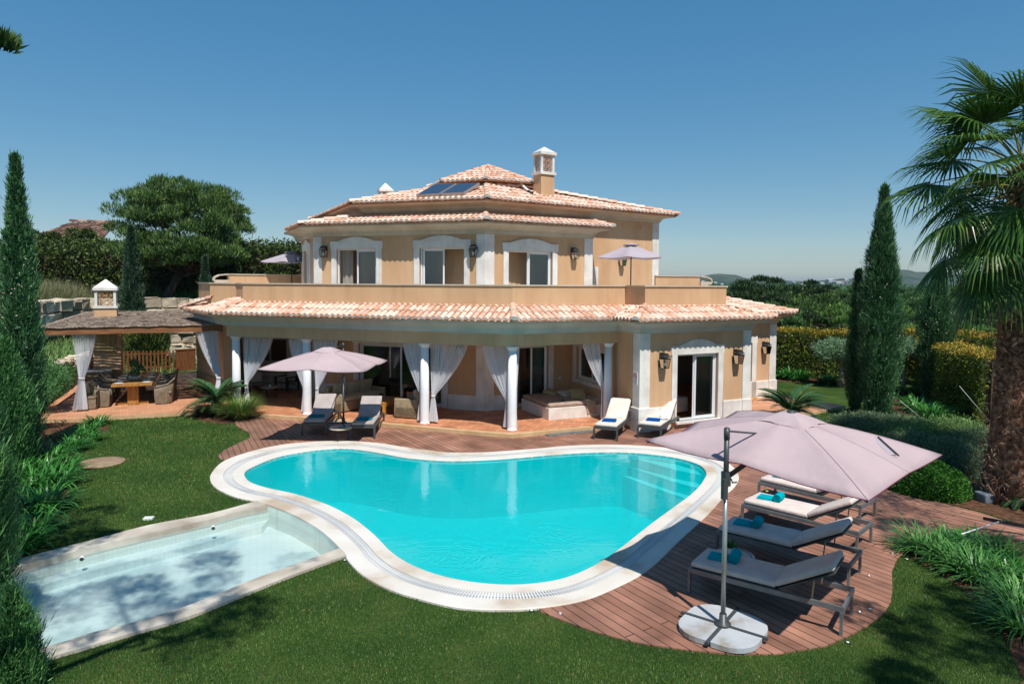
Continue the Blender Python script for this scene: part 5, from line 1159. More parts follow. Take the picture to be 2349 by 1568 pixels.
jug(tx-.02,ty-.02,.12); tumbler(tx+.2,ty+.02,.12,'short glass of lemonade beside the jug')
tx,ty=round_table(780.6,979.5,.28,.31,'round table with thin iron legs between the two shaded loungers',M['travertine'],grp='round side tables')
b=MB(); b.rbox((tx-.07,ty,.288),(.24,.17,.012),.004,R(12)); b.rbox((tx-.02,ty-.02,.299),(.2,.15,.008),.003,R(-14)); tag(b.build('magazine',[M['paper']]),'open magazines on the round table between the shaded loungers','magazine','magazines')
b=MB(); b.tube([(tx+.1,ty-.02,.30),(tx+.1,ty+.05,.30)],.035,10); tag(b.build('sunglasses_case',[M['teal']]),'small teal case on the round table','case')
x,y=G(1816,1212,-.04); b=MB(); b.box((x,y,-.085),(.34,.25,.03),R(-8)); b.box((x,y,-.066),(.30,.21,.01),R(-8)); tag(b.build('book',[M['book']]),'pale blue book lying on the deck under the third lounger','book')
# ---- patio seating
def sofa(origin,ang,L,Dp,lb,back=True,cush=3,mat_='wicker',fab='linen'):
    o=Vector(origin); t=local(empty('wicker_sofa' if L>1.3 else 'wicker_armchair',(0,0,0),lb,'sofa' if L>1.3 else 'armchair'))
    b=MB(); b.rbox((L/2,Dp/2,.20),(L,Dp,.34),.03); b.build('base',[M[mat_]],t)
    for x in (.07,L-.07): b=MB(); b.rbox((x,Dp/2,.33),(.14,Dp,.60),.04); b.build('arm',[M[mat_]],t)
    b=MB(); b.rbox((L/2,.08,.42),(L,.16,.78),.05); b.build('backrest',[M[mat_]],t)
    w_=(L-.3)/max(1,cush)
    for k in range(cush):
        b=MB(); b.rbox((.15+w_*(k+.5),Dp/2+.08,.43),(w_-.01,Dp-.2,.14),.05,puff=.02); b.build('seat_cushion',[M[fab]],t)
        b=MB(); b.rbox((.15+w_*(k+.5),.26,.68),(w_-.02,.16,.46),.06,0,0,R(-12)); b.build('back_cushion',[M[fab]],t)
    for x in(.05,L-.05):
        for y in (.05,Dp-.05): b=MB(); b.box((x,y,.015),(.05,.05,.03)); b.build('foot',[M['iron']],t)
    t.location=o; t.rotation_euler=(0,0,ang); return t
# local y points to the front of the seat; x runs along its length
fx,fy=G(744,941,0); gx,gy=G(790,948.4,0); ang=math.atan2(gy-fy,gx-fx)   # end panel direction = local y
sofa((fx+math.cos(ang+PI/2)*2.05,fy+math.sin(ang+PI/2)*2.05,0.),ang-PI/2,2.05,.85,'beige wicker sofa with sand cushions facing the orange table')
ax_,ay_=G(903,957.5,0); a2=R(-19)
sofa((ax_+math.cos(a2)*.95,ay_+math.sin(a2)*.95,0.),a2+PI/2,1.0,.95,'wicker armchair behind the curtained column, facing the sofa',cush=1)
# orange table
p0=Vector(G(826,920,.44)); p1=Vector(G(882,924,.44)); ang=math.atan2(p1.y-p0.y,p1.x-p0.x); W_=(p1-p0).length; Ln=1.25
t=local(empty('coffee_table',(0,0,0),'low orange wooden table on the patio between sofa and armchair','table'))
for k in range(4): b=MB(); b.box((W_*(k+.5)/4,Ln/2,.425),(W_/4-.008,Ln,.03)); b.build('top_board',[M['orangewood']],t)
b=MB(); b.box((W_/2,.03,.37),(W_-.02,.03,.08)); b.box((W_/2,Ln-.03,.37),(W_-.02,.03,.08)); b.box((.03,Ln/2,.37),(.03,Ln-.1,.08)); b.box((W_-.03,Ln/2,.37),(.03,Ln-.1,.08)); b.build('apron',[M['orangewood']],t)
for x in(.045,W_-.045):
    for y in(.05,Ln-.05): b=MB(); b.box((x,y,.205),(.085,.085,.41)); b.build('leg',[M['orangewood']],t)
t.location=(p0.x,p0.y,0); t.rotation_euler=(0,0,ang); cA=math.cos(ang);sA=math.sin(ang)
tp=lambda u,v:(p0.x+u*cA-v*sA,p0.y+u*sA+v*cA)
x,y=tp(.45,.55); g=empty('candle_glass',(x,y,.44),'orange candle in a tall glass on the orange table','candle'); b=MB(); b.lathe([(.06,0),(.075,.2),(.07,.2),(.054,.01)],(x,y,.44),16); b.build('glass_body',[M['clear']],g); b=MB(); b.lathe([(.05,.01),(.05,.06)],(x,y,.44),14); b.build('sand',[M['cream']],g); b=MB(); b.lathe([(.035,.06),(.035,.14)],(x,y,.44),12); b.build('wax',[M['orange']],g)
x,y=tp(.35,.85); b=MB(); b.rbox((x,y,.445),(.42,.28,.01),.003,ang+.2); b.rbox((x+.1,y+.02,.456),(.28,.2,.01),.003,ang-.2); tag(b.build('magazine',[M['paper']]),'magazines fanned out on the orange table','magazine','magazines')
bk=G(738,928,0); b=MB(); b.lathe([(.2,0),(.27,.15),(.28,.32),(.24,.4),(.22,.4)],(bk[0],bk[1],0),20); tag(b.build('wicker_basket',[M['wickerd']]),'dark round wicker basket at the back of the sofa','basket')
# adirondack style chairs
def slatchair(x,y,rz,lb,m):
    t=local(empty('wooden_armchair',(0,0,0),lb,'armchair','low wooden armchairs at the back of the patio'))
    b=MB()
    for k in range(5): b.box((0,.05+k*.1,.34-.02*k*0-.02*(4-k)),(.55,.085,.02))
    b.build('seat',[m],t); b=MB()
    for k in range(5): b.box((-.22+k*.11,-.12,.62),(.1,.02,.62),0,0,R(14))
    b.build('backrest',[m],t)
    for s in(-1,1):
        b=MB(); b.box((s*.33,.2,.55),(.11,.72,.025)); b.build('arm',[m],t)
        for yy in(-.1,.5): b=MB(); b.box((s*.31,yy,.27),(.035,.09,.54)); b.build('leg',[m],t)
    b=MB(); b.rbox((0,-.02,.55),(.42,.14,.38),.05,0,0,R(14)); b.build('cushion',[M['cream']],t)
    t.location=(x,y,0); t.rotation_euler=(0,0,rz)
x,y=G(581,900,0); slatchair(x,y+.3,R(-145),'pale wooden armchair beneath the left patio window',M['greywood'])
x,y=G(664,895,0); slatchair(x,y+.2,R(150),'dark wooden armchair near the tied curtain, right of the small table',M['wickerd'])
tx,ty=round_table(620,886,.42,.36,'low round wooden table between the two slatted armchairs',M['travertine'],zb=0)
potplant(tx-.02,ty,.42,'tiny plant in a white pot on the low round table',.045,.07,.7)
# ---- daybed
c0=Vector(G(1258,964)); c1=Vector(G(1381,953.5)); dd=(c1-c0).normalized(); nn=Vector((-dd.y,dd.x)); ang=math.atan2(dd.y,dd.x); Wd=(c1-c0).length; Dd=2.05
t=empty('daybed',(c0.x,c0.y,0),'built in white daybed with a taupe mattress beside the patio window','daybed')
b=MB(); cm=c0+dd*Wd/2+nn*Dd/2; b.box((cm.x,cm.y,.19),(Wd,Dd,.38),ang); b.build('bed_base',[M['white']],t,bevel=.01)
b=MB(); b.rbox((cm.x-.05*dd.x,cm.y-.05*dd.y,.455),(Wd-.14,Dd-.04,.13),.05,ang,puff=.015); b.build('mattress',[mat('taupe_fabric',(.34,.25,.20),(.42,.32,.26),scale=5,rough=1.,bump=.2,bscale=200)],t)
dp=lambda u,v:(c0+dd*u+nn*v)
for (u,v,a,m,lb,tl) in [(1.02,1.75,35,'pillow','flat straw coloured cushion at the head of the daybed',8),(1.35,1.28,10,'pillow_w','pale patterned cushion behind the striped one on the daybed',12),(1.52,.85,-20,'pillow','large straw cushion leaning at the sunny corner of the daybed',32)]:
    q=dp(u,v); b=MB(); b.rbox((q.x,q.y,.57+.05*(tl>20)),(.52,.50,.11),.05,ang+R(a),0,R(tl),0,puff=.03); tag(b.build('cushion',[M[m]]),lb,'cushion','cushions on the daybed')
q=dp(.75,.28); hat((q.x,q.y,.535),M['straw'],'grey straw trilby lying on the front of the daybed',1.05)
b=MB(); k=14; q0=dp(1.42,.25);vs=[]
for i in range(k):
    for (v,z) in ((.45,.548),(.2,.545),(.02,.54),(-.03,.50),(-.035,.33),(-.03,.12)):
        u=1.33+.34*i/(k-1)+(.07*(.54-z)*2 if z<.5 else 0); w_=dp(u,v-.012*math.sin(i*1.7)*(z<.5)); vs.append((w_.x,w_.y,z+.006*math.sin(i*2.1)))
b.add(vs,[[i*6+j,(i+1)*6+j,(i+1)*6+j+1,i*6+j+1] for i in range(k-1) for j in range(5)],0,True); tag(b.build('scarf',[M['linen']]),'thin beige scarf hanging over the front corner of the daybed','scarf')
# ---- curtains
def curtain(name,a,b_,tie,bot,wt,wb,lb,zt=2.5,ztie=.85,z0=.06,nf=13,seed=0):
    """a,b_ top ends (2D); tie 2D point; bottom centre 2D"""
    rs=random.Random(seed); a,b_,tie,bot=V2(a),V2(b_),V2(tie),V2(bot); d=(b_-a).normalized(); n=Vector((d.y,-d.x)); B=MB(); K_=nf*8; zs=[]; rows=22
    top_c=(a+b_)/2; W0=(b_-a).length; t=empty(name,(tie.x,tie.y,0.),lb,'curtain','sheer white curtains tied back')
    ph=[rs.uniform(-.5,.5) for _ in range(nf+2)]; grid=[]
    for r_ in range(rows+1):
        v=r_/rows; 
        if v<.66:
            q=v/.66; z=zt+(ztie-zt)*q; e=q**1.9; 
            L_=a*(1-e)+(tie-d*wt/2)*e if (a-tie).length<(b_-tie).length else a*(1-q**1.5)+(tie-d*wt/2)*q**1.5
            fa=(a-tie).length>(b_-tie).length; L_=a+(tie-d*wt/2-a)*(q**(1.45 if fa else 1.05)); R_=b_+(tie+d*wt/2-b_)*(q**(1.05 if fa else 1.45))
            # outer edge sags in a curve
            am=.05*(1-q)+.018
        else:
            q=(v-.66)/.34; z=ztie+(z0-ztie)*q; L_=(tie-d*wt/2)*(1-q)+(bot-d*wb/2)*q; R_=(tie+d*wt/2)*(1-q)+(bot+d*wb/2)*q; am=.02+.03*q
        if v<.66:
            s=math.sin(PI*min(1,q)); far=a if (a-tie).length>(b_-tie).length else b_
            z-=0
        row=[]
        for k in range(K_+1):
            u=k/K_; p=L_*(1-u)+R_*u; fo=math.sin(u*nf*2*PI+ph[int(u*nf)]+.8*v)*am+.35*am*math.sin(u*nf*4.7*PI+1.3)
            zz=z
            if v<.66: # fabric length differs across the width: outer part hangs lower in the sweep
                du=abs(u-(0 if far is b_ else 1)); zz=z-(.0)*du
            row.append((*(p+n*fo),zz))
        grid.append(row)
    m=K_+1; B.add([p for g in grid for p in g],[[r_*m+k,r_*m+k+1,(r_+1)*m+k+1,(r_+1)*m+k] for r_ in range(rows) for k in range(K_)],0,True); fo_=B.build('fabric',[M['sheer']],t)
    at_=fo_.data.attributes.new('gather','FLOAT','POINT'); vals=[]
    for g in grid:
        wd=(V2(g[-1])-V2(g[0])).length; vals+=[max(0,min(.58,.72*(1-wd/max(W0,.35))))]*len(g)
    at_.data.foreach_set('value',vals)
    B=MB(); c=Vector((tie.x,tie.y,ztie)); B.tube([c+Vector((*(d*(wt/2+.012)*math.cos(s*PI/8)+n*.05*math.sin(s*PI/8)),.0)) for s in range(17)],.011,6); B.build('tie_back',[M['china']],t)
    return t
def onbeam(px,left=True,o=-.26):
    return pt(BL,dl,sof(BL,dl,px,860),o) if left else pt(F0,drr,sof(F0,drr,px,860),o)
curtain('sheer_curtain',onbeam(546),onbeam(614),onbeam(552),onbeam(556),.10,.20,'sheer curtain right of the leftmost column, above the grass clump',seed=1)
curtain('sheer_curtain',onbeam(652),onbeam(690),onbeam(687),onbeam(686),.09,.16,'sheer curtain left of the column behind the smaller parasol',seed=2)
curtain('sheer_curtain',onbeam(708),onbeam(765),onbeam(716),onbeam(716),.09,.18,'sheer curtain right of the column behind the smaller parasol',seed=3)
curtain('sheer_curtain',onbeam(915),onbeam(960),onbeam(958),onbeam(956),.09,.22,'sheer curtain on the left of the column beside the armchair',seed=4)
curtain('sheer_curtain',onbeam(979),onbeam(1065),onbeam(985),onbeam(986),.10,.30,'broad sheer curtain sweeping right from the column beside the armchair',seed=5)
curtain('sheer_curtain',onbeam(1096),onbeam(1160),onbeam(1158),onbeam(1157),.09,.22,'sheer curtain left of the column at the bend of the patio',seed=6)
curtain('sheer_curtain',onbeam(1187,False),onbeam(1199,False),onbeam(1189,False),onbeam(1190,False),.10,.16,'narrow sheer curtain hanging right of the column at the bend',seed=7,nf=6)
curtain('sheer_curtain',onbeam(1345,False),onbeam(1385,False),onbeam(1393,False),onbeam(1394,False),.08,.1,'sheer curtain left of the column next to the daybed',seed=8,ztie=1.0,nf=9)
curtain('sheer_curtain',onbeam(1408,False),onbeam(1412,False),onbeam(1409,False),onbeam(1409,False),.08,.08,'thin strip of curtain right of the column next to the daybed',seed=9,nf=4,ztie=1.0)
# ---- pergola with brushwood roof over the dining table
PA=V2((-15.1,21.75)); PB=V2((-10.25,24.0)); PC=V2((-12.7,31.0)); PD=V2((-18.2,29.3))
pg=empty('pergola',((PA.x+PB.x)/2,(PA.y+PC.y)/2,0),'timber pergola roofed with brown brushwood over the dining table','pergola')
def zr(v): return 2.72+.16*v
b=MB(); b.bar((*PA,2.66),(*(PB+Vector((.3,.13))),2.66),.09,.22); b.build('front_beam',[M['beamwood']],pg)
b=MB(); b.bar((*PD,2.78),(*PC,2.78),.09,.2); b.build('back_beam',[M['beamwood']],pg)
b=MB(); b.bar((*PA,2.66),(*PD,2.78),.09,.2); b.build('side_beam',[M['beamwood']],pg)
for k in range(1,10):
    u=k/10; p=PA+(PD-PA)*u; q=PB+(PC-PB)*u; b=MB(); b.bar((*p,2.69+.12*u),(*q,2.69+.12*u),.16,.10); b.build('rafter',[M['beamwood']],pg)
P_=lambda u,v:(PA*(1-u)+PB*u)*(1-v)+(PD*(1-u)+PC*u)*v
b=MB(); nb_=120; nu=26
for j in range(nb_):   # bundles of brushwood with narrow gaps between them
    v0=-.012+1.03*j/nb_; v1=v0+1.03/nb_*(.58 if j>3 else 1.); rows=[]
    for i in range(nu+1):
        u=-.015+1.03*i/nu; w=[]
        for (vv,dz) in ((v0,0),(v0+(v1-v0)*.3,.018),(v0+(v1-v0)*.7,.018),(v1,0)): p=P_(u,vv+RNG.normal()*.0008); w.append((p.x,p.y,2.80+.15*vv+dz+RNG.normal()*.006+.012*math.sin(u*40+j)))
        w+= [(w[3][0],w[3][1],w[3][2]-.02),(w[0][0],w[0][1],w[0][2]-.02)]; rows.append(w)
    m=6; b.add([p for r_ in rows for p in r_],[[i*m+q,(i+1)*m+q,(i+1)*m+(q+1)%m,i*m+(q+1)%m] for i in range(nu) for q in range(m)],0)
b.build('brushwood_roof',[M['thatch']],pg)
n=9000; uu=RNG.random(n); jj=RNG.integers(0,nb_,n); vv=-.012+1.03*(jj+.05+.55*RNG.random(n))/nb_; Pp=np.array([[*P_(u,v),2.825+.15*v] for u,v in zip(uu,vv)]); axd=np.array([*(PB-PA).normalized(),0.02]); D=axd+RNG.normal(size=(n,3))*[.12,.12,.05]
rawmesh('brushwood_twigs',leaves(Pp,D,.28,.014),4,[M['thatch']],pg)['kind']='stuff'
for p in (PD+Vector((.2,-.2)),PC+Vector((-.2,-.1))): b=MB(); b.box((p.x,p.y,1.32),(.12,.12,2.66),R(25)); b.build('post',[M['beamwood']],pg)
# side screen of slats on the sunny side: throws the striped shade on the floor
for k in range(15):
    z=.0
# barbecue pillar with chimney, sink counter
bq=empty('barbecue_pillar',(-15.9,26.6,0),'ochre barbecue pillar with white capped chimney rising through the brushwood roof','barbecue')
pc=at(247,800,26.7); rz=R(25)
b=MB(); b.box((pc.x,26.75,1.42),(.92,.8,2.84),rz); b.build('pillar',[M['tan']],bq)
b=MB(); b.box((pc.x+.08,26.33,1.92),(.86,.03,.80),rz); b.build('reed_panel',[M['reed']],bq)
chimney(bq,pc.x-.02,26.7,rz,.72,.55,2.8,3.24,3.34,3.93,4.04,4.36,taper=1.1)
ct=empty('sink_counter',(pc.x,26.0,0),'reed faced counter with a pale top and a sink in front of the barbecue pillar','counter')
b=MB(); b.box((pc.x+.0,25.95,.42),(.98,.62,.84),rz); b.build('counter_body',[M['reed']],ct)
b=MB(); b.box((pc.x,25.95,.87),(1.06,.70,.06),rz); b.build('counter_top',[M['concrete']],ct)
b=MB(); b.box((pc.x+.1,25.93,.903),(.5,.36,.008),rz); b.build('sink',[M['steel']],ct)
b=MB(); b.tube([(pc.x-.1,26.15,.9),(pc.x-.1,26.15,1.15),(pc.x-.06,26.1,1.22),(pc.x,26.05,1.22),(pc.x+.03,26.02,1.17)],.013,8); b.build('tap',[M['chrome']],ct)
# reed panels on the house end wall (west side)
w0=WE0;w1=WE1; dw=(w1-w0).normalized(); nw=Vector((dw.y,-dw.x)); 
if nw.x>0: nw=-nw
for s0,s1,za,zb_ in ((.1,3.9,.05,.78),(.1,2.2,1.3,2.1)):
    b=MB(); p=w0+dw*(s0+s1)/2+nw*.03; b.box((p.x,p.y,(za+zb_)/2),(s1-s0,.03,zb_-za),math.atan2(dw.y,dw.x)); b.build('reed_panel',[M['reed']],villa)
# dining table
tc_=Vector((-13.72,24.85)); ta=R(113.5); tL=3.45; tW=1.25
tdir=Vector((math.cos(ta),math.sin(ta))); tn=Vector((-tdir.y,tdir.x)) # tn to the left(-x)
dt=empty('dining_table',(tc_.x,tc_.y,0),'long golden wooden dining table laid with white plates under the pergola','table')
for k in range(6): b=MB(); p=tc_+tn*((k-2.5)*tW/6); b.box((p.x,p.y,.73),(tL,tW/6-.008,.07),ta); b.build('top_board',[M['tablewood']],dt)
for s in(-1,1): b=MB(); p=tc_+tdir*s*1.25; b.box((p.x,p.y,.36),(.28,.34,.68),ta); b.box((p.x,p.y,.05),(.16,.95,.1),ta); b.build('pedestal',[M['tablewood']],dt)
gpl='white dinner plates on the dining table'
left_l=['at the near end','second','third','fourth','at the far end']
names_=['nearest the garden','second from the garden end','in the middle','second from the far end','farthest from the garden']
for sd_,sn in ((1,'left'),(-1,'right')):
    for k in range(5):
        p=tc_-tdir*(1.35-.66*k)+tn*sd_*.43
        b=MB(); b.lathe([(.09,0),(.15,.012),(.155,.018),(.145,.018),(.08,.008),(.001,.008)],(p.x,p.y,.766),24); tag(b.build('dinner_plate',[M['china']]),f'white plate on the {sn} side of the dining table, {names_[k]}','plate',gpl)
for i,(u,v) in enumerate([(-1.0,.2),(-.4,.22),(.3,.2),(.9,-.2),(-.7,-.24),(.1,-.22)]):
    p=tc_+tdir*u+tn*v; b=MB(); b.lathe([(.03,0),(.005,.006),(.005,.08),(.035,.11),(.038,.17),(.034,.17),(.03,.115)],(p.x,p.y,.766),12); tag(b.build('wine_glass',[M['clear']]),'stemmed wine glass standing on the dining table','glass','wine glasses on the dining table')
t=empty('centrepiece',(tc_.x,tc_.y,.766),'bushy green plant in a pale basket at the centre of the dining table','potted plant'); p=tc_-tdir*.7
b=MB(); b.lathe([(.16,0),(.2,.1),(.21,.16),(.19,.16)],(p.x,p.y,.766),20); b.build('basket',[M['concrete']],t)
rawmesh('foliage',blobs_cloud([(p.x,p.y,1.02),(p.x+.03,p.y+.02,1.22),(p.x-.02,p.y+.03,1.38),(p.x+.16,p.y+.1,1.2)],[.16,.17,.13,.1],260,.07,.03),4,[M['cypress']],t)
# wicker dining chairs
def dchair():
    t=local(empty('wicker_dining_chair',(0,0,0),'x','chair','wicker chairs round the dining table'))
    # plan arc (open to +y front); shell flares outward at the top of the back
    b=MB(); n=22; rows=[]; outer_=[];
    for i in range(n+1):
        u=i/n; a=PI*(1.08*u-.04)+PI; x=.29*math.cos(a); y=.27*math.sin(a)+.0
        if u<.12 or u>.88: y=.0+(.30*(1-(u/.12)) if u<.12 else .30*((u-.88)/.12)); x=-.30 if u<.12 else .30
        bk=math.sin(PI*u)**1.5; h=.60+.26*bk; fl=1+.22*bk
        rows.append([(x*.92,y*.92,.03),(x,y,.25),(x*1.03,y*1.03,.45),(x*(1.03+.05*bk),y*fl,h),(x*(.97),y*fl*.97,h+.012),(x*.9,y*.88,.46)])
    m=6; b.add([p for r_ in rows for p in r_],[[i*m+j,i*m+j+1,(i+1)*m+j+1,(i+1)*m+j][::-1] for i in range(n) for j in range(m-1)],0,True); b.build('wicker_shell',[M['wicker_grey']],t)
    b=MB(); b.tube([Vector(r_[3])+Vector((0,0,.01)) for r_ in rows],.024,7); b.build('rolled_rim',[M['wicker_grey']],t)
    b=MB(); b.rbox((0,.03,.40),(.54,.54,.1),.04); b.box((0,.27,.2),(.54,.02,.34)); b.build('seat',[M['wicker_grey']],t)
    for x in(-.25,.25):
        for y in (-.18,.26): b=MB(); b.box((x,y,.05),(.045,.045,.1)); b.build('leg',[M['redwood']],t)
    return t
dc=dchair(); k0=0
nm_=['nearest the garden','second from the garden','in the middle of its row','fourth from the garden','farthest from the garden']
for sd_,sn in ((1,'left'),(-1,'right')):
    for k in range(5):
        p=tc_-tdir*(1.35-.66*k)+tn*sd_*(.98); lb=f'wicker chair on the {sn} side of the dining table, {nm_[k]}'
        rzz=math.atan2(-tn.y*sd_,-tn.x*sd_)-PI/2
        if k0==0: dc.location=(p.x,p.y,0); dc.rotation_euler=(0,0,rzz); dc['label']=lb; k0=1
        else: dup(dc,(p.x,p.y,0),rzz,lb)
x,y=G(206,938,0); dup(dc,(x-.1,y+.1,0),R(200),'lone wicker chair beside the far left curtain')
# picket fence and gate
f0=V2(G(276,856)); f1=V2(G(398,852)); fn=empty('picket_fence',(f0.x,f0.y,0),'brown picket fence behind the dining terrace','fence'); fd=(f1-f0); fl_=fd.length; fd/=fl_; fa=math.atan2(fd.y,fd.x); nP=15
for k in range(nP):
    p=f0+fd*(fl_*k/(nP-1)); b=MB(); b.box((p.x,p.y,.53),(.075,.03,1.0),fa); b.build('picket',[M['redwood']],fn)
for z in (.25,.88): b=MB(); p=f0+fd*fl_/2; q=p+Vector((-fd.y,fd.x))*.035; b.box((q.x,q.y,z),(fl_,.03,.06),fa); b.build('rail',[M['redwood']],fn)
g1=V2(G(449,848)); gt=empty('wooden_gate',(f1.x,f1.y,0),'solid brown board gate at the right end of the picket fence','gate'); gd_=(g1-f1); gl=gd_.length; gd_/=gl; ga=math.atan2(gd_.y,gd_.x)
for k in range(9): p=f1+gd_*(.1+(gl-.1)*(k+.5)/9); b=MB(); b.box((p.x,p.y,.53),((gl-.1)/9-.006,.025,1.02),ga); b.build('board',[M['redwood']],gt)
for z in (.06,1.03): p=f1+gd_*(gl/2+.05); b=MB(); b.box((p.x,p.y-.02,z),(gl-.06,.05,.06),ga); b.build('gate_rail',[M['redwood']],gt)
# curtains of the pergola
pd_=(PB-PA).normalized(); pon=lambda px,o=0.1: PA+pd_*sof(PA,pd_,px,860)+Vector((-pd_.y,pd_.x))*o
curtain('sheer_curtain',pon(166),pon(222),pon(186),pon(181),.16,.45,'sheer curtain at the far left corner of the pergola, by the lone chair',zt=2.55,ztie=1.1,seed=11)
curtain('sheer_curtain',pon(452),V2(WE1)+Vector((-.1,-.15)),V2(WE1)+Vector((-.05,-.3)),V2(WE1)+Vector((-.15,-.35)),.12,.25,'wide sheer curtain between the pergola and the leftmost column',zt=2.58,ztie=.95,seed=12,nf=16)
# ---- wall lanterns
def lantern(p,n,lb,s=1.):
    p=Vector(p); n=Vector((n[0],n[1],0)).normalized(); d=Vector((-n.y,n.x,0)); ang=math.atan2(d.y,d.x)
    t=empty('wall_lantern',tuple(p),lb,'lantern','black glazed lanterns on the house walls'); c=p+n*(.16*s); b=MB()
    b.box(tuple(p+n*.012+Vector((0,0,.02))),(.14*s,.024,.40*s),ang); b.bar(p+n*.02+Vector((0,0,.15*s)),c+Vector((0,0,.22*s)),.02,.02); b.build('bracket',[M['iron']],t)
    def fr(z,w): return [c+d*(w*a)+n*(w*.8*e)+Vector((0,0,z)) for a,e in((-1,-1),(1,-1),(1,1),(-1,1))]
    lo,hi,rf,tp_=fr(-.20*s,.085*s),fr(.06*s,.12*s),fr(.10*s,.13*s),fr(.17*s,.075*s)
    b=MB(); b.add(rf+tp_+fr(.20*s,.08*s),[[0,1,5,4],[1,2,6,5],[2,3,7,6],[3,0,4,7],[4,5,9,8],[5,6,10,9],[6,7,11,10],[7,4,8,11],[8,9,10,11],[3,2,1,0]]); b.build('lantern_roof',[M['iron']],t)
    b=MB()
    for i in range(4): b.bar(lo[i],hi[i],.014,.014); b.bar(lo[i],lo[(i+1)%4],.014,.014); b.bar(hi[i],hi[(i+1)%4],.02,.03)
    b.poly([q for q in lo]); b.build('lantern_frame',[M['iron']],t)
    b=MB()
    for i in range(4): b.poly([lo[i],lo[(i+1)%4],hi[(i+1)%4],hi[i]])
    b.build('glass',[M['clear']],t)
    b=MB(); b.lathe([(.014,0),(.02,.03),(.042,.07),(.045,.10),(.03,.135),(.001,.14)],(c.x,c.y,c.z-.16*s),12); b.build('bulb',[M['bulb']],t)
nwall=lambda p,q:(lambda d:(d.y,-d.x))((V2(q)-V2(p)).normalized())
def lan(p,q,px,py,lb,s=1.):
    d=(V2(q)-V2(p)).normalized(); w_=V2(p)+d*sof(p,d,px,py); a,bz=ray(px,py); lantern((w_.x,w_.y,EYE+bz*w_.y),nwall(p,q),lb,s)
lan(T0,WF,747,578,'lantern left of the leftmost upper window'); lan(T0,WF,1089,576,'lantern on the upper wall right of the middle window')
lan(WF,TR,1313,582,'lantern on the upper wall right of the third window'); lan(MF,MR,1422,598,'lantern on the set back wall under the terrace parasol'); lan(T1,T0,693,589,'lantern at the far left edge of the upper storey')
lan(K,KR,1516,826,'lantern left of the open bedroom door',1.1); lan(K,KR,1685,817,'lantern right of the open bedroom door',1.1); lan(FRL,FRR,1750,797,'lantern on the far right wing near the hedge',1.1)
lan(T0,WF,1060,800,'lantern on the patio wall behind the broad curtain',1.1); lan(T0,WF,772,794,'lantern high on the patio wall behind the smaller parasol',1.1)
# ---- no smoking sign
q=K+(Q-K).normalized()*.17; n_=Vector((-(K-Q).normalized().y,(K-Q).normalized().x)); nq=nwall(Q,K); nq=Vector(nq)
a,bz=ray(1460.5,860); sgn=empty('no_smoking_sign',(q.x+nq.x*.05,q.y+nq.y*.05,1.5),'white no smoking sign with a red circle on the corner pier','sign')
dq2=(K-Q).normalized(); zc=EYE+ray(1461,866)[1]*q.y
def SP(u,v,o=.052): return (q.x+dq2.x*u+nq.x*o,q.y+dq2.y*u+nq.y*o,zc+v)
b=MB(); b.add([SP(-.11,-.20),SP(.11,-.20),SP(.11,.17),SP(-.11,.17),SP(-.11,-.20,.04),SP(.11,-.20,.04),SP(.11,.17,.04),SP(-.11,.17,.04)],[[0,1,2,3],[0,4,5,1],[1,5,6,2],[2,6,7,3],[3,7,4,0]]); b.build('plate',[M['china']],sgn)
b=MB(); k=28; vs=[SP(r_*math.cos(i*2*PI/k),.06+r_*math.sin(i*2*PI/k),.055) for r_ in (.095,.075) for i in range(k)]; b.add(vs,[[i,(i+1)%k,k+(i+1)%k,k+i] for i in range(k)]); b.add([SP(-.065,.115,.056),SP(-.05,.13,.056),SP(.065,.005,.056),SP(.05,-.01,.056)],[[0,1,2,3][::-1]]); b.build('prohibition_ring',[M['signred']],sgn)
b=MB(); b.add([SP(-.05,.05,.054),SP(.05,.05,.054),SP(.05,.07,.054),SP(-.05,.07,.054)],[[0,1,2,3]]); b.build('cigarette',[M['iron']],sgn)
def text(s,size,pos,xdir,ndir,m,name,parent):
    cu=bpy.data.curves.new(name,'FONT'); cu.body=s; cu.size=size; cu.align_x='CENTER'; cu.extrude=.001; cu.materials.append(m); o=bpy.data.objects.new(name,cu); COL.objects.link(o)
    X_=Vector((xdir[0],xdir[1],0)).normalized(); Nn=Vector((ndir[0],ndir[1],0)).normalized(); Y_=Vector((0,0,1)); Mx=Matrix((X_,Y_,Nn)).transposed().to_4x4(); Mx.translation=Vector(pos)
    dg=bpy.context.evaluated_depsgraph_get(); me=bpy.data.meshes.new_from_object(o.evaluated_get(dg)); bpy.data.objects.remove(o); off=Vector(parent['_w']); me.transform(Matrix.Translation(-off)@Mx); o=bpy.data.objects.new(name,me); COL.objects.link(o); o.parent=parent; return o
text('NO SMOKING',.032,SP(0,-.10,.056),dq2,nq,M['signblue'],'lettering',sgn); text('ZONE',.036,SP(0,-.16,.056),dq2,nq,M['signblue'],'lettering',sgn)
# grid mats in front of the patio
m0=V2(G(1246,993,ZD));m1=V2(G(1352,983,ZD)); d=(m1-m0); l_=d.length/2; d.normalize(); mm=[]
for k in range(2):
    p=m0+d*l_*(k+.5); b=MB(); b.box((p.x+.05,p.y-.27,ZD+.012),(l_-.02,.34,.022),math.atan2(d.y,d.x)); tag(b.build('grid_mat',[M['meshmat']]),['grey ribbed drain cover nearer the bend of the patio','grey ribbed drain cover nearer the cream lounger'][k],'drain cover','grey drain covers at the patio edge')
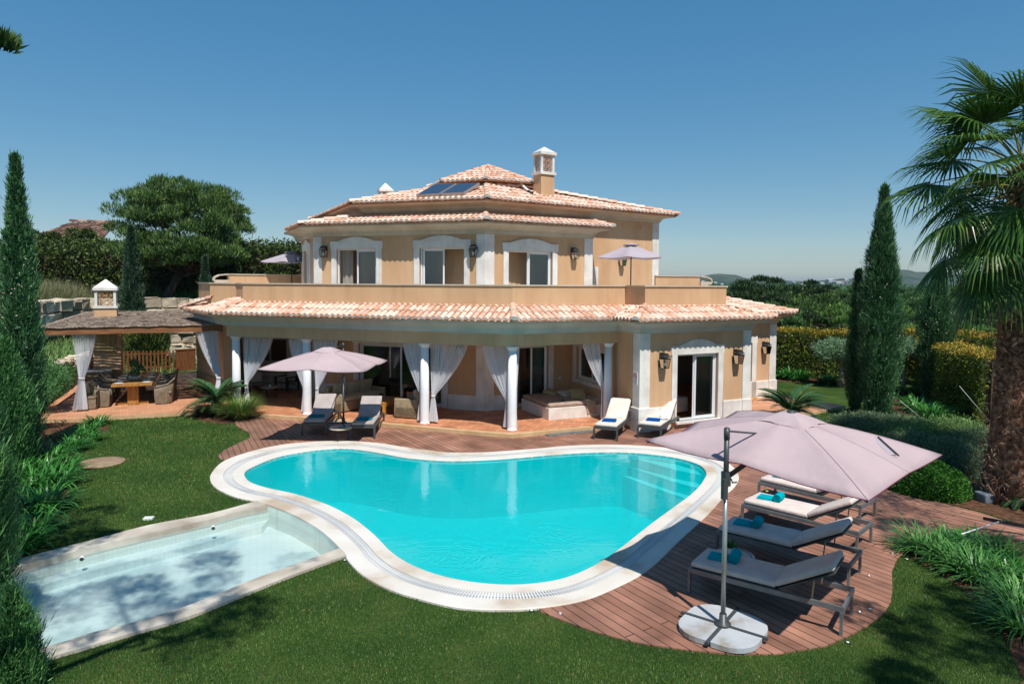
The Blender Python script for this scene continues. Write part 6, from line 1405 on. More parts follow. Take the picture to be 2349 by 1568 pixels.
# garden bits
x,y=G(232,1062,ZL); b=MB(); b.lathe([(.52,0),(.52,.03),(.5,.04)],(x,y,ZL),32,sx=1.,sy=1.); tag(b.build('round_cover',[M['manhole']]),'round weathered wooden cover lying in the lawn','manhole cover')
x,y=G(341,1190,ZL); b=MB(); b.box((x,y,ZL+.02),(.17,.12,.035),R(8)); b.box((x+.0,y,ZL+.04),(.13,.03,.012),R(8)); tag(b.build('valve_lid',[M['plastic_w']]),'small white valve lid in the lawn above the wading pool','valve lid')
spots=[(1575,1380,'at the near tip of the boards by the pool rim'),(1686,1306,0)]
zz=lambda x,y:(1490.3+x*.32905,1003.1+y*.32905)
dls=[(zz(1689,806),'small white light set in the deck beside the strap leaved plants'),(zz(1525,960),'tiny white light in the deck right of the loungers'),(zz(1297,1008),'tiny white light in the deck behind the nearest lounger'),(zz(1532,1192),'round white light at the curved deck edge'),(zz(1460,1209),'small white light just left of the brightest deck light'),((1284.5,1405.5),'white light in the pointed near tip of the deck'),(zz(1790,845),'white light where the deck meets the plants')]
for (p,lb) in dls:
    x,y=G(p[0],p[1],ZD); 
    t=empty('deck_light',(x,y,ZD),lb,'deck light','round lights set in the deck'); b=MB(); b.lathe([(.03,0),(.03,.003),(.02,.005)],(x,y,ZD+.001),16); b.build('rim',[M['steel']],t); b=MB(); b.lathe([(.019,0),(.017,.003),(.001,.004)],(x,y,ZD+.005),14); b.build('lens',[M['china']],t)
for p,lb in (((790.5,1285),'round white lawn light by the corner of the wading pool'),((1219,1401),'round white lawn light under the pool rim'),(zz(1378,1430),'round white lawn light outside the curved deck edge')):
    x,y=G(p[0],p[1],ZL); t=empty('lawn_light',(x,y,ZL),lb,'lawn light','round lights set in the lawn'); b=MB(); b.lathe([(.035,0),(.035,.012),(.028,.015)],(x,y,ZL),16); b.build('rim',[M['iron']],t); b=MB(); b.lathe([(.02,.015),(.017,.018),(.001,.019)],(x,y,ZL),14); b.build('lens',[M['china']],t)
# pool brush on a pole at the right
p0=Vector((*G(2205,1224,.22),.22)); p1=Vector((*G(2290,1196,.12),.12)); t=empty('pool_brush',tuple(p1),'blue pool brush head on a long white pole lying over the plants','pool brush')
b=MB(); b.tube([p0,p1],.011,8); b.build('pole',[M['plastic_w']],t); b=MB(); e=p1+Vector((.35,.02,-.05)); b.bar(p1+Vector((-.15,.18,0)),e+Vector((.1,-.12,0)),.05,.05); b.tube([p1,p1+Vector((.1,.0,0)),p1+Vector((.12,.05,0))],.02,6); b.build('brush_head',[M['iron']],t)
# guy wires of the cypresses
for (a,za,c_,zc_,lb) in [((2063,918),1.2,(2123,967),.0,'white guy rope tied to the nearer cypress'),((2200,885),1.9,(2276,975),-.1,'white guy rope running down beside the copper hedge')]:
    A_p=at(*a,21.5 if a[0]<2100 else 21.); C_p=Vector((*G(*c_,-.1),-.1)); b=MB(); b.tube([A_p,C_p],.007,5); tag(b.build('guy_rope',[M['plastic_w']]),lb,'rope','guy ropes of the cypresses')
# things by the palm
x,y=G(2262,1148,-.1); b=MB(); b.rbox((x,y,-.02),(.34,.3,.2),.03,R(10)); tag(b.build('stepping_block',[M['slate']]),'grey stone block at the foot of the palm','stone')
x,y=G(2281,992,-.1); b=MB(); b.tube([(x-.1,y,.2),(x+.14,y-.02,.22)],[.06,.09],10); tag(b.build('garden_nozzle',[M['green']]),'green plastic garden bottle behind the palm trunk','garden tool')
# ================================================================ planting
def arcs(P,az,L,W,el,droop,seg=4):
    """curved strap leaves -> quads"""
    N=len(P); L=np.broadcast_to(L,(N,)).astype(float); W=np.broadcast_to(W,(N,)).astype(float)
    h=np.stack([np.cos(az),np.sin(az),np.zeros(N)],1); s=np.stack([-np.sin(az),np.cos(az),np.zeros(N)],1)
    pts=[];cur=np.array(P,float); e=np.array(el,float).copy()
    ws=[.75,1.,.95,.7,.06] if seg==4 else list(np.linspace(1,.05,seg+1))
    pts.append((cur.copy(),ws[0]))
    for k in range(seg):
        d=h*np.cos(e)[:,None]+np.array([0,0,1.])*np.sin(e)[:,None]; cur=cur+d*(L/seg)[:,None]; e=e-droop; pts.append((cur.copy(),ws[k+1]))
    V=[]
    for k in range(seg):
        a,wa=pts[k];b,wb=pts[k+1]; V.append(np.stack([a-s*(W*wa/2)[:,None],a+s*(W*wa/2)[:,None],b+s*(W*wb/2)[:,None],b-s*(W*wb/2)[:,None]],1))
    return np.concatenate(V,0).reshape(-1,3)
def clump(name,x,y,z,n,L,W,lb,cat,m,grp,spread=.18,el=(.7,1.45),droop=.42,rad=None):
    az=RNG.random(n)*2*PI; r=spread*np.sqrt(RNG.random(n)); P=np.stack([x+r*np.cos(az),y+r*np.sin(az),np.full(n,z)],1); az=az+RNG.normal(size=n)*.6
    V=arcs(P,az,L*(.6+.5*RNG.random(n)),W*(.7+.5*RNG.random(n)),el[0]+(el[1]-el[0])*RNG.random(n),droop*(.6+.7*RNG.random(n)))
    o=rawmesh(name,V,4,[m],origin=(x,y,z)); tag(o,lb,cat,grp); return o
gl_='strap leaved plants along the left lawn edge'
Lp=[(222,968,.50,'strap leaved clump at the corner of the dining terrace'),(196,985,.5,'strap leaved clump in front of the lone wicker chair'),(168,1000,.55,'strap leaved clump below the far left curtain'),(205,1003,.42,'short strap leaved clump on the bed edge below the terrace corner'),(150,1030,.6,'strap leaved clump at the foot of the stone wall'),(175,1020,.45,'strap leaved clump beside the soil gap in the bed'),(120,1050,.6,'strap leaved clump just behind the big arching one'),(128,1110,.75,'big arching strap leaved clump leaning over the lawn'),(100,1085,.75,'tall strap leaved clump left of the big arching one'),(75,1125,.8,'dark strap leaved clump near the left edge of the photo'),(108,1160,.75,'strap leaved clump midway down the left bed'),(60,1180,.8,'strap leaved clump beside the tall conifer'),(78,1220,.65,'low strap leaved clump above the corner of the wading pool'),(45,1255,.6,'last strap leaved clump before the wading pool'),(35,1100,.8,'strap leaved clump deep in the shade of the conifer'),(145,1078,.55,'strap leaved clump whose tips reach the round cover side of the lawn')]
for (px,py,L_,lb) in Lp:
    x,y=G(px,py+8,ZL); clump('agapanthus',x,y,ZL,150,L_*1.0,.034,lb,'plant',M['agap'],gl_,spread=.26)
gr_='grassy clumps on the right bed'
for (px,py,L_,mm_,lb) in [(2110,1262,.62,'agap2','bright grassy clump closest to the deck'),(2160,1285,.6,'agap2','grassy clump second from the deck'),(2205,1308,.6,'agap2','grassy clump third from the deck at the lawn edge'),(2245,1330,.62,'agap2','grassy clump ending the row at the lawn edge'),(2190,1255,.5,'agap','leafy green clump behind the front row by the brush pole'),(2240,1270,.55,'agap','leafy green clump in the middle of the right bed'),(2290,1285,.55,'agap2','bluish clump at the back of the right bed'),(2320,1330,.55,'agap','clump at the right edge of the photo above the bare soil'),(2335,1400,.7,'agap2','low bluish clump at the right edge beside the bare soil'),(2350,1450,.6,'agap2','lowest clump at the right edge of the photo')]:
    x,y=G(px,py,ZL); clump('grass_clump',x,y,ZL,230,L_,.022,lb,'plant',M[mm_],gr_,spread=.2,el=(.5,1.4),droop=.36)
for (px,py,L_,lb) in [(2140,960,.8,'arching strap leaved clump at the foot of the second cypress'),(2105,945,.7,'strap leaved clump left of the second cypress'),(2185,955,.7,'strap leaved clump between the second cypress and the copper hedge'),(2070,905,.7,'yellow green strap leaved clump between the two cypresses'),(2090,930,.6,'lower strap leaved clump between the two cypresses')]:
    x,y=G(px,py,ZL); clump('agapanthus',x,y,ZL,170,L_,.045,lb,'plant',M['agap'],'strap leaved plants by the cypresses',spread=.35)
for (px,py,L_,lb) in [(1800,868,.8,'strap leaved clump by the wall of the right wing, left one'),(1830,872,.8,'strap leaved clump below the back hedge, right one'),(1785,862,.6,'small strap leaved clump touching the right wing'),(1900,880,.6,'strap leaved clump under the olive tree')]:
    x,y=G(px,py,ZL); clump('agapanthus',x,y,ZL,170,L_,.06,lb,'plant',M['agap'],'strap leaved plants below the back hedge',spread=.4)
x,y=G(552,962,ZL); clump('fountain_grass',x,y,ZL,1300,1.0,.013,'tall green fountain grass in front of the leftmost column','plant',M['reedgrass'],None,spread=.22,el=(.75,1.5),droop=.28)
x,y=G(466,952,ZL); clump('dry_grass',x,y,ZL,420,.5,.012,'brown dry tuft left of the small palm','plant',M['drygrass'],None,spread=.16,el=(.7,1.5),droop=.3)
for i,(px,py,lb) in enumerate([(300,812,'green clump behind the left end of the picket fence'),(340,812,'green clump behind the middle of the picket fence'),(378,810,'green clump behind the right end of the picket fence')]):
    x,y=G(px,py+30,0); y+=1.2; clump('agapanthus',x,y,tz(x,y),160,.9,.06,lb,'plant',M['agap'],'green clumps behind the picket fence',spread=.4)
# ---- conifers
def cypress(name,x,y,z0,h,r,m,lb,grp,n=60,K=420,leaf=.085,w=.016,top=.0,tip=None,dots=0,bulge=.35,base=.35):
    t=empty(name,(x,y,z0),lb,'tree',grp); b=MB(); b.tube([(x,y,z0),(x,y,z0+h*.5),(x,y,z0+h*.93)],[r*.16,r*.12,.01],8); b.build('trunk',[M['bark']],t)
    # envelope
    def R_(v): return r*(base+(1-base)*np.clip(v/bulge,0,1)**.7)*np.clip(1-((v-bulge)/(1-bulge)).clip(0,1)**1.6,0.03,1)
    v=RNG.random(K)**.85; a=RNG.random(K)*2*PI; rr=R_(v)*(.66+.42*RNG.random(K)**1.5)*(1+.13*np.sin(a*3+v*9)*(v<.9)); C=np.stack([x+rr*np.cos(a),y+rr*np.sin(a),z0+.05+v*(h-.12)],1)
    cs=(.17+.12*RNG.random(K))*r**.5*1.1*np.clip(R_(v)/r,.35,1)
    # each clump an upright flame of needles
    N=K*n; ci=np.repeat(np.arange(K),n); d=sphere_dirs(N); q=RNG.random((N,1))**.5
    off=d*q*cs[ci][:,None]*np.array([.8,.8,1.9]); P=C[ci]+off
    outw=np.stack([np.cos(a[ci]),np.sin(a[ci]),np.zeros(N)],1); D=outw*.65+RNG.normal(size=(N,3))*.38+np.array([0,0,1.0])
    V=leaves(P,D,leaf*(.7+.7*RNG.random(N)),w*(.8+.6*RNG.random(N)))
    # shaggy outline tips and inner fill
    K2=K*16; v2=RNG.random(K2); a2=RNG.random(K2)*2*PI; rr2=R_(v2)*.72*np.sqrt(RNG.random(K2)); P2=np.stack([x+rr2*np.cos(a2),y+rr2*np.sin(a2),z0+.05+v2*(h-.1)],1)
    V=np.concatenate([V,leaves(P2,RNG.normal(size=(K2,3))+np.array([0,0,1.]),leaf*1.6,w*3)])
    q6=np.repeat(np.arange(K),7); P6=C[q6]+RNG.normal(size=(len(q6),3))*.05; D6=np.stack([np.cos(a[q6]),np.sin(a[q6]),np.zeros(len(q6))],1)*.35+RNG.normal(size=(len(q6),3))*.2+np.array([0,0,1.]); V=np.concatenate([V,leaves(P6,D6,(cs[q6]*1.15+leaf)*(.7+.6*RNG.random(len(q6))),w*1.4)])
    rawmesh('foliage',V,4,[m],t)
    if dots:
        vv=RNG.random(dots)**1.1*.9; aa=RNG.random(dots)*2*PI; rr=R_(vv)*1.03; P=np.stack([x+rr*np.cos(aa),y+rr*np.sin(aa),z0+vv*h],1)
        q=rawmesh('cones',leaves(np.repeat(P,3,0),RNG.normal(size=(dots*3,3)),.035,.03),4,[M['leaf_flower']],t); q['kind']='stuff'
    return t
cg='tall dark cypresses'
x,y=G(2012,962,ZL); cypress('cypress',x,y,ZL,7.65,.60,M['cypress'],'tallest right hand cypress, between the olive tree and the palm',cg,K=1150,n=46,leaf=.10,dots=90,bulge=.30,base=.55)
x,y=G(1990,950,ZL); cypress('cypress',x-.42,y+.1,ZL,4.95,.30,M['cypress'],'thin lower stem hugging the left side of the tallest cypress',cg,K=330,n=46,leaf=.10,bulge=.3)
x,y=G(2140,922,ZL); cypress('cypress',x,y,ZL,5.1,.52,M['cypress'],'shorter round topped cypress behind the palm fronds, dotted with pale cones',cg,K=560,n=46,leaf=.11,dots=260,bulge=.55,base=.5)
x,y=G(48,1055,ZL); cypress('cypress',-11.85,16.4,ZL,7.4,.44,M['cypress'],'tall cypress at the far left dotted with pale cones',cg,K=850,n=46,leaf=.085,dots=230,bulge=.3,base=.8)
cypress('cypress',-11.4,15.3,ZL,3.1,.48,M['juniper'],'bushy conifer mass at the foot of the far left cypress','conifers at the left edge',K=600,n=52,leaf=.075,bulge=.4,base=.8)
cypress('juniper',-6.75,8.35,-.1,3.0,.48,M['juniper'],'big fresh green conifer leaning into the left edge','conifers at the left edge',K=900,n=80,leaf=.05,w=.010,bulge=.4,base=.75)
cypress('juniper',-9.1,11.2,ZL,3.2,.55,M['juniper'],'conifer behind the strap leaved bed at the left edge','conifers at the left edge',K=800,n=60,leaf=.06,w=.013,bulge=.4,base=.75)
cypress('juniper',-5.3,7.1,-.14,1.2,.26,M['juniper'],'small pointed conifer tip in front of the wading pool corner','conifers at the left edge',K=260,n=80,leaf=.045,w=.009,bulge=.15,base=.8)
cypress('juniper',-5.75,6.75,-.14,1.1,.42,M['juniper'],'low dark conifer in the bottom left corner','conifers at the left edge',K=420,n=80,leaf=.045,w=.009,bulge=.5,base=.8)
for (px,yy,zt_px,r_,lb,m_) in [(300,36.5,520,.60,'bluish cypress behind the left chimney','cypress2'),(470,41,590,.32,'slim bluish cypress left of the upper terrace','cypress2'),(572,70,568,.55,'distant slim cypress beside the terrace parasol','cypress')]:
    a,bz=ray(px,zt_px); zt_=EYE+bz*yy; z0=tz(a*yy,yy)
    if px==572: z0=1.5
    cypress('cypress',a*yy,yy,z0,zt_-z0,r_,M[m_],lb,'cypresses on the slope behind the house',K=420,n=40,leaf=.14,w=.04,bulge=.3,base=.6)
q=at(310,800,33.5); cypress('laurel_bush',q.x,q.y+1.,tz(q.x,q.y),2.6,1.0,M['hedge'],'dark bush behind the picket fence next to the pillar',None,K=260,n=40,leaf=.14,w=.05,bulge=.5,base=.8)
# ---- hedges
def hedgeband(name,path,h,th,m,lb,cat='hedge',dens=900,leaf=.07,w=.045,rough=.12,top=None,z0=None,grp=None,mtop=None):
    P=[Vector(p) for p in path]; V=[];V2_=[]
    b=MB()
    for i in range(len(P)-1):
        p,q=P[i],P[i+1]; L_=(q-p).length; d=(q-p)/L_; n_=Vector((d.y,-d.x)); N=int(L_*(2*h+th)*dens)
        s=RNG.random(N)*L_; k=RNG.random(N)*(2*h+th); zz=np.where(k<h,k,np.where(k<h+th,h,2*h+th-k)); oo=np.where(k<h,th/2,np.where(k<h+th,th/2-(k-h),-th/2))
        base=np.array([[p.x,p.y]])+s[:,None]*np.array([[d.x,d.y]])+oo[:,None]*np.array([[n_.x,n_.y]])
        zb=terr(base[:,0],base[:,1]) if z0 is None else np.full(N,z0)
        bump=np.sin(s*2.1+zz*1.7)*.5+np.sin(s*5.3-zz*3.1)*.3
        pos=np.stack([base[:,0],base[:,1],zb+zz*(1+.03*bump*(zz>h*.9))],1)+RNG.normal(size=(N,3))*rough*.5+np.stack([n_.x*np.sign(oo)*bump*rough*.5,n_.y*np.sign(oo)*bump*rough*.5,np.zeros(N)],1)
        D=RNG.normal(size=(N,3))+np.stack([n_.x*np.sign(oo),n_.y*np.sign(oo),.4+np.zeros(N)],1)
        lv=leaves(pos,D,leaf*(.7+.6*RNG.random(N)),w*(.7+.6*RNG.random(N))).reshape(-1,4,3)
        if mtop is not None:
            tt=(zz>h*.965)&(RNG.random(N)<.8); V.append(lv[~tt].reshape(-1,3)); V2_.append(lv[tt].reshape(-1,3))
        else: V.append(lv.reshape(-1,3))
        za=tz(p.x,p.y) if z0 is None else z0
        mid=(p+q)/2
        b.box((mid.x,mid.y,za+h*.46),(max(.2,L_-.5),th*.5,h*.86),math.atan2(d.y,d.x))
    o0=P[0]; t=empty(name,(o0.x,o0.y,(tz(o0.x,o0.y) if z0 is None else z0)),lb,cat,grp)
    b.build('branch_core',[M['bark']],t); rawmesh('leaves',np.concatenate(V),4,[m],t)
    if mtop is not None: rawmesh('new_growth',np.concatenate(V2_),4,[mtop],t)
    return t
hedgeband('hedge',[(11.6,33.6),(15.3,32.4),(18.2,31.)],2.25,1.,M['photinia'],'long clipped green and copper hedge closing the lawn behind the right wing',z0=-.15,dens=620,leaf=.10,w=.065,mtop=M['photinia_top'])
hedgeband('hedge',[(17.6,28.6),(15.9,24.2),(15.4,21.2)],2.25,1.0,M['photinia'],'tall copper and gold hedge left of the palm trunk',z0=-.15,dens=900,leaf=.075,w=.05,mtop=M['photinia_top'])
hedgeband('hedge',[(18.,31.),(19.5,28.),(22.,26.)],2.2,1.0,M['photinia'],'second orange topped hedge strip behind the gold one',z0=.1,dens=600,leaf=.09,w=.06,mtop=M['photinia_top'])
hedgeband('hedge',[(-39,41),(-29,47.5),(-20,50),(-11,52),(-4,53)],3.4,2.0,M['hedge'],'tall dark hedge along the top of the left slope',dens=150,leaf=.26,w=.13,rough=.5)
# ---- bushes
def bush(name,px,py,Y,rx,rz_,m,lb,n=9,per=900,leaf=.05,w=.025,grp=None,z0=None,cat='bush',flat=.8,shell=.75):
    if Y is None: x,y=G(px,py,ZL); z=ZL
    else: a,_=ray(px,py); x,y=a*Y,Y; z=tz(x,y) if z0 is None else z0
    cs=[];rs=[]
    for i in range(n):
        a=RNG.random()*2*PI; q=RNG.random()**.5*.62; cs.append((x+rx*q*math.cos(a),y+rx*q*math.sin(a)*.8,z+rz_*(.35+.4*RNG.random()*(1-q)))); rs.append(min(rx,rz_)*(.42+.25*RNG.random()))
    t=empty(name,(x,y,z),lb,cat,grp); rawmesh('leaves',blobs_cloud(cs,rs,per,leaf,w,flat=flat,up=.4,shell=shell),4,[m],t)
    b=MB(); b.tube([(x,y,z-.02),(x,y,z+rz_*.5)],.04,6)
    for i in range(4): c=cs[i%len(cs)]; b.tube([(x,y,z),c],.015,5)
    b.build('branches',[M['bark']],t); return t
def dome(name,x,y,z,r,h,m,lb,N=26000,leaf=.045,w=.028,grp=None,core=True,rough=.035,sy=1.):
    d=sphere_dirs(N); d[:,2]=np.abs(d[:,2]); bump=1+.05*np.sin(d[:,0]*7+1)*np.cos(d[:,1]*6)+RNG.normal(size=N)*rough
    P=np.stack([x+d[:,0]*r*bump,y+d[:,1]*r*sy*bump,z+.03+d[:,2]*h*bump],1); V=leaves(P,d*.7+RNG.normal(size=(N,3))*.6+np.array([0,0,.3]),leaf,w)
    t=empty(name,(x,y,z),lb,'bush',grp); rawmesh('leaves',V,4,[m],t); b=MB(); b.lathe([(r*.7,0),(r*.86,h*.3),(r*.7,h*.65),(r*.3,h*.86),(.001,h*.9)],(x,y,z),20,0,1,sy); b.build('twig_core',[M['bark']],t); return t
x,y=G(2145,1140,ZL); dome('boxwood_ball',x+.08,y+.35,ZL,.72,.60,M['box'],'round clipped glossy green bush on the deck edge right of the big parasol',N=34000,leaf=.05,w=.03)
x,y=G(2075,1118,ZL); dome('boxwood_ball',x,y+.35,ZL,.5,.42,M['box'],'low clipped green bush half hidden by the tip of the big parasol',N=14000,leaf=.045,w=.028)
rosem='large rounded shrubs below the cypresses'
for (px,py,rx,rz_,m_,lb) in [(1985,1000,1.0,.55,'shrub','grey green rounded shrub right behind the big parasol'),(2055,1015,1.1,.62,'shrub','grey green shrub below the tallest cypress'),(2120,1035,1.1,.66,'shrubg','pale tipped shrub in the middle of the big shrub group'),(2185,1040,1.2,.78,'shrubg','fresh green topped shrub nearest the palm'),(2235,1065,.9,.7,'shrub','dusky shrub touching the palm trunk'),(2160,1075,1.,.6,'shrub','low dusky shrub behind the clipped green ball'),(2095,1060,.8,.6,'shrub','low shrub at the back of the deck edge')]:
    x,y=G(px,py,ZL); dome('rounded_shrub',x,y,ZL,rx,rz_,M[m_],lb,N=20000,leaf=.08,w=.016,grp=rosem,rough=.11)
# olive tree
def olive(x,y,z,h,r,lb,m,trunk='paletrunk',name='olive_tree',leaf=.11,w=.03,n=14,per=420,cat='tree',grp=None,limbs=5,flat=.75):
    t=empty(name,(x,y,z),lb,cat,grp); b=MB(); top=(x+.05,y,z+h*.45); b.tube([(x,y,z),(x+.06,y,z+h*.2),top],[r*.11,r*.09,r*.07],8); cs=[];rs=[]
    for i in range(n):
        a=i*2.4; q=.75*math.sqrt((i+.5)/n); c=(x+r*q*math.cos(a),y+r*q*math.sin(a),z+h*(.62+.26*RNG.random()*(1-q*.6))); cs.append(c); rs.append(r*(.34+.16*RNG.random()))
        if i<limbs+3: b.tube([top,((top[0]+c[0])/2,(top[1]+c[1])/2,(top[2]+c[2])/2-.03*h),c],[r*.05,r*.035,r*.01],6)
    b.build('trunk',[M[trunk]],t); rawmesh('crown',blobs_cloud(cs,rs,per,leaf,w,flat=flat,up=.2,shell=.5),4,[m],t); return t
x,y=G(1925,888,ZL); olive(x,y,ZL,2.25,1.05,'small silvery olive tree in front of the back hedge',M['olive'],n=18,per=700)
x,y=G(2085,900,ZL); olive(x,y+.5,ZL,2.4,.95,'olive tree seen between the two cypresses',M['olive'],n=14,per=600)
# silver bushes on the slope
for (px,py,Y,r_,lb) in [(345,800,37.2,.8,'silvery dome bush behind the fence, left one'),(418,790,37.2,.75,'silvery dome bush behind the gate'),(240,640,42,.8,'silvery bush on the slope above the left chimney'),(285,650,43,.7,'silvery bush right of the left chimney cap'),(355,655,44,1.1,'silvery bush left of the pine trunk'),(405,655,44,1.1,'silvery bush right of the pine trunk')]:
    a,_=ray(px,py); X_=a*Y; dome('silver_bush',X_,Y,tz(X_,Y)-.1,r_,r_*.9,M['silver'],lb,N=5000,leaf=.10,w=.05,grp='silvery dome bushes',rough=.05)
# pale grass on the hill
def hillgrass(name,cx,cy,sx,sy,n,L,W,m,lb):
    P=np.stack([cx+RNG.normal(size=n)*sx,cy+RNG.normal(size=n)*sy],1); z=terr(P[:,0],P[:,1]); az=RNG.random(n)*2*PI
    V=arcs(np.stack([P[:,0],P[:,1],z],1),az,L*(.6+.8*RNG.random(n)),W,.7+.7*RNG.random(n),.25,2); o=rawmesh(name,V,4,[m],origin=(cx,cy,0)); tag(o,lb,'grass',kind='stuff')
hillgrass('tall_pale_grass',-28.5,41.,2.6,2.4,26000,1.25,.03,M['palegrass'],'tall pale grass on the left slope')
hillgrass('slope_grass',-19,43.,6.5,2.4,30000,.55,.05,M['agap'],'green grass on the slope behind the pergola')
hillgrass('slope_grass',-24,36.,3.,4,16000,.5,.04,M['shrubg'],'rough grass around the upper retaining wall')
# trailing rosemary over low wall
q=at(150,820,19.5)
for (X_,Y_,Z_,r_,lb) in [(-14.2,19.6,1.15,.85,'trailing green bush spilling over the low stone wall'),(-15.3,22.2,1.2,.8,'second trailing bush farther along the low stone wall'),(-13.3,17.8,1.0,.9,'trailing bush nearest us on the low stone wall')]:
    t=empty('trailing_bush',(X_,Y_,Z_-.4),lb,'bush','bushes on the low stone wall'); rawmesh('leaves',blobs_cloud([(X_+RNG.normal()*.4,Y_+RNG.normal()*.5,Z_+RNG.normal()*.25-.1) for _ in range(9)],[.42]*9,1100,.08,.02,up=-.1),4,[M['juniper']],t)
# ---- retaining walls of rough blocks
def stonewall(name,path,zb,zt,lb,bl=.75,bh=.42,th=.5,seed=3):
    rs=random.Random(seed); t=empty(name,(path[0][0],path[0][1],zb),lb,'stone wall'); b=MB(); P=[Vector(p) for p in path]; seg=[(P[i+1]-P[i]).length for i in range(len(P)-1)]; tot=sum(seg)
    def pos(s):
        for i,l in enumerate(seg):
            if s<=l or i==len(seg)-1: d=(P[i+1]-P[i])/l; return P[i]+d*s,d
            s-=l
    rows=max(1,int((zt-zb)/bh+.5)); hh=(zt-zb)/rows
    for r_ in range(rows):
        s=rs.uniform(0,.3)
        while s<tot:
            l=rs.uniform(.5,1.3)*bl; l=min(l,tot-s+.05)
            if l<.12: break
            p,d=pos(min(tot,s+l/2)); h=hh*rs.uniform(.88,1.02); k=len(b.v)
            b.rbox((p.x+rs.uniform(-.05,.05),p.y+rs.uniform(-.05,.05),zb+hh*(r_+.5)),(l-.03,th*rs.uniform(.85,1.1),h-.02),.07,math.atan2(d.y,d.x)+rs.uniform(-.05,.05),0,rs.uniform(-.04,.04),rs.uniform(-.04,.04))
            for q in range(k,len(b.v)): x,y,z=b.v[q]; b.v[q]=(x+rs.gauss(0,.03),y+rs.gauss(0,.03),z+rs.gauss(0,.03))
            s+=l
    b.s=[False]*len(b.f); b.build('stone_blocks',[M['rock']],t)
stonewall('stone_wall',WALLA,-.2,1.12,'low wall of rough blocks on the left of the dining terrace',.5,.27)
stonewall('stone_wall',WALLB,-.2,1.95,'pale rough stone wall seen behind the picket fence',.95,.5,seed=5)
stonewall('stone_wall',WALLC,1.4,3.3,'upper wall of big rough blocks behind the left chimney',1.1,.55,.8,seed=6)
# ---- cycads
def cycad(x,y,z,trunk_h,n,L,lb):
    t=empty('cycad',(x,y,z),lb,'palm','squat cycad palms'); b=MB(); b.lathe([(.13,0),(.16,trunk_h*.4),(.15,trunk_h*.8),(.08,trunk_h)],(x,y,z),14)
    for k in range(60): a=k*2.4; h=trunk_h*(k/60); b.box((x+.15*math.cos(a),y+.15*math.sin(a),z+h),(.05,.05,.03),a,0,0,R(-30))
    b.build('trunk',[M['palmbark']],t)
    for k in range(n):
        a=k*2.399; el=.15+1.15*((k*.7548)%1); L_=L*(.85+.25*RNG.random()); p=np.array([x,y,z+trunk_h]); e=el; V=[]; pts=[p.copy()]; S=14
        for s in range(S): d=np.array([math.cos(a)*math.cos(e),math.sin(a)*math.cos(e),math.sin(e)]); p=p+d*L_/S; e-=.075; pts.append(p.copy())
        side=np.array([-math.sin(a),math.cos(a),0]); PP=[];DD=[];LL=[]
        for s in range(1,S):
            for q in range(5):
                c=pts[s]+(pts[s+1]-pts[s])*q/5; d=pts[s+1]-pts[s-1]; d/=np.linalg.norm(d); w_=.16*L_*math.sin(PI*min(1,(s+q/5)/S*.92+.1))**.6+.02
                for sg in(-1,1): PP.append(c);DD.append(side*sg*.9+d*.62+np.array([0,0,.22]));LL.append(w_)
        PP=np.array(PP);DD=unit(np.array(DD)); N_=len(PP); up=np.array([0,0,1.]); W_=.022; S_=unit(np.cross(DD,up)); LL=np.array(LL)[:,None]
        V=np.stack([PP,PP+DD*LL*.4+S_*W_/2,PP+DD*LL,PP+DD*LL*.4-S_*W_/2],1).reshape(-1,3)
        f=rawmesh('frond',V,4,[M['cycad']],t)
        b=MB(); b.tube([tuple(q) for q in pts],[.012*(1-s/(S+1))+.002 for s in range(S+1)],5); st=b.build('midrib',[M['petiole']],f); 
x,y=G(497,950,ZL); cycad(x,y,ZL,.42,46,1.25,'squat cycad in front of the leftmost column')
x,y=G(1812,965,ZL); cycad(x,y,ZL,.3,42,1.3,'cycad behind the peak of the big parasol')
x,y=G(2345,1160,ZL); cycad(x+.15,y,ZL,.2,18,.75,'young cycad at the right edge of the photo below the palm trunk')
# ---- fan palm
px_,py_=10.32,13.9; pz=-.12; pt_=empty('fan_palm',(px_,py_,pz),'large fan palm at the right edge with a shaggy brown trunk','palm tree')
b=MB(); H_=6.6; b.tube([(px_-.02,py_,pz),(px_-.02,py_,.6),(px_,py_,2.),(px_+.06,py_,4.6),(px_+.08,py_,H_)],[.52,.42,.38,.34,.27],28); b.build('trunk',[M['palmbark']],pt_)
b=MB(); rs=random.Random(4); nbt=1500
for k in range(nbt):
    v=k/nbt; z=pz+.02+v*(H_+.1); rad=.46-.08*min(1,v*4)-.08*v; 
    if v<.08: rad+=.12*(.08-v)/.08
    a=k*2.399+rs.uniform(-.15,.15); l=rs.uniform(.11,.22)*(1.25 if v<.12 else 1); w_=rs.uniform(.03,.06); lean=rs.uniform(-.25,.35); c=Vector((px_+.02*v*4,py_,z)); o=Vector((math.cos(a),math.sin(a),0)); sd=Vector((-o.y,o.x,0)); dr=(Vector((0,0,1))*(.75)+sd*rs.uniform(-.8,.8)+o*(.30+lean*.5)).normalized()
    p=c+o*(rad-.04); q=p+dr*l; nn=dr.cross(sd).normalized(); 
    b.add([p-sd*w_,p+sd*w_,q+sd*w_*.55,q-sd*w_*.55,p-sd*w_+o*.035,p+sd*w_+o*.035,q+sd*w_*.5+o*.02,q-sd*w_*.5+o*.02],[[4,5,6,7],[0,1,5,4],[1,2,6,5],[2,3,7,6],[3,0,4,7]])
q=b.build('leaf_stubs',[M['boot']],pt_); q['kind']='stuff'
P3=[];D3=[]
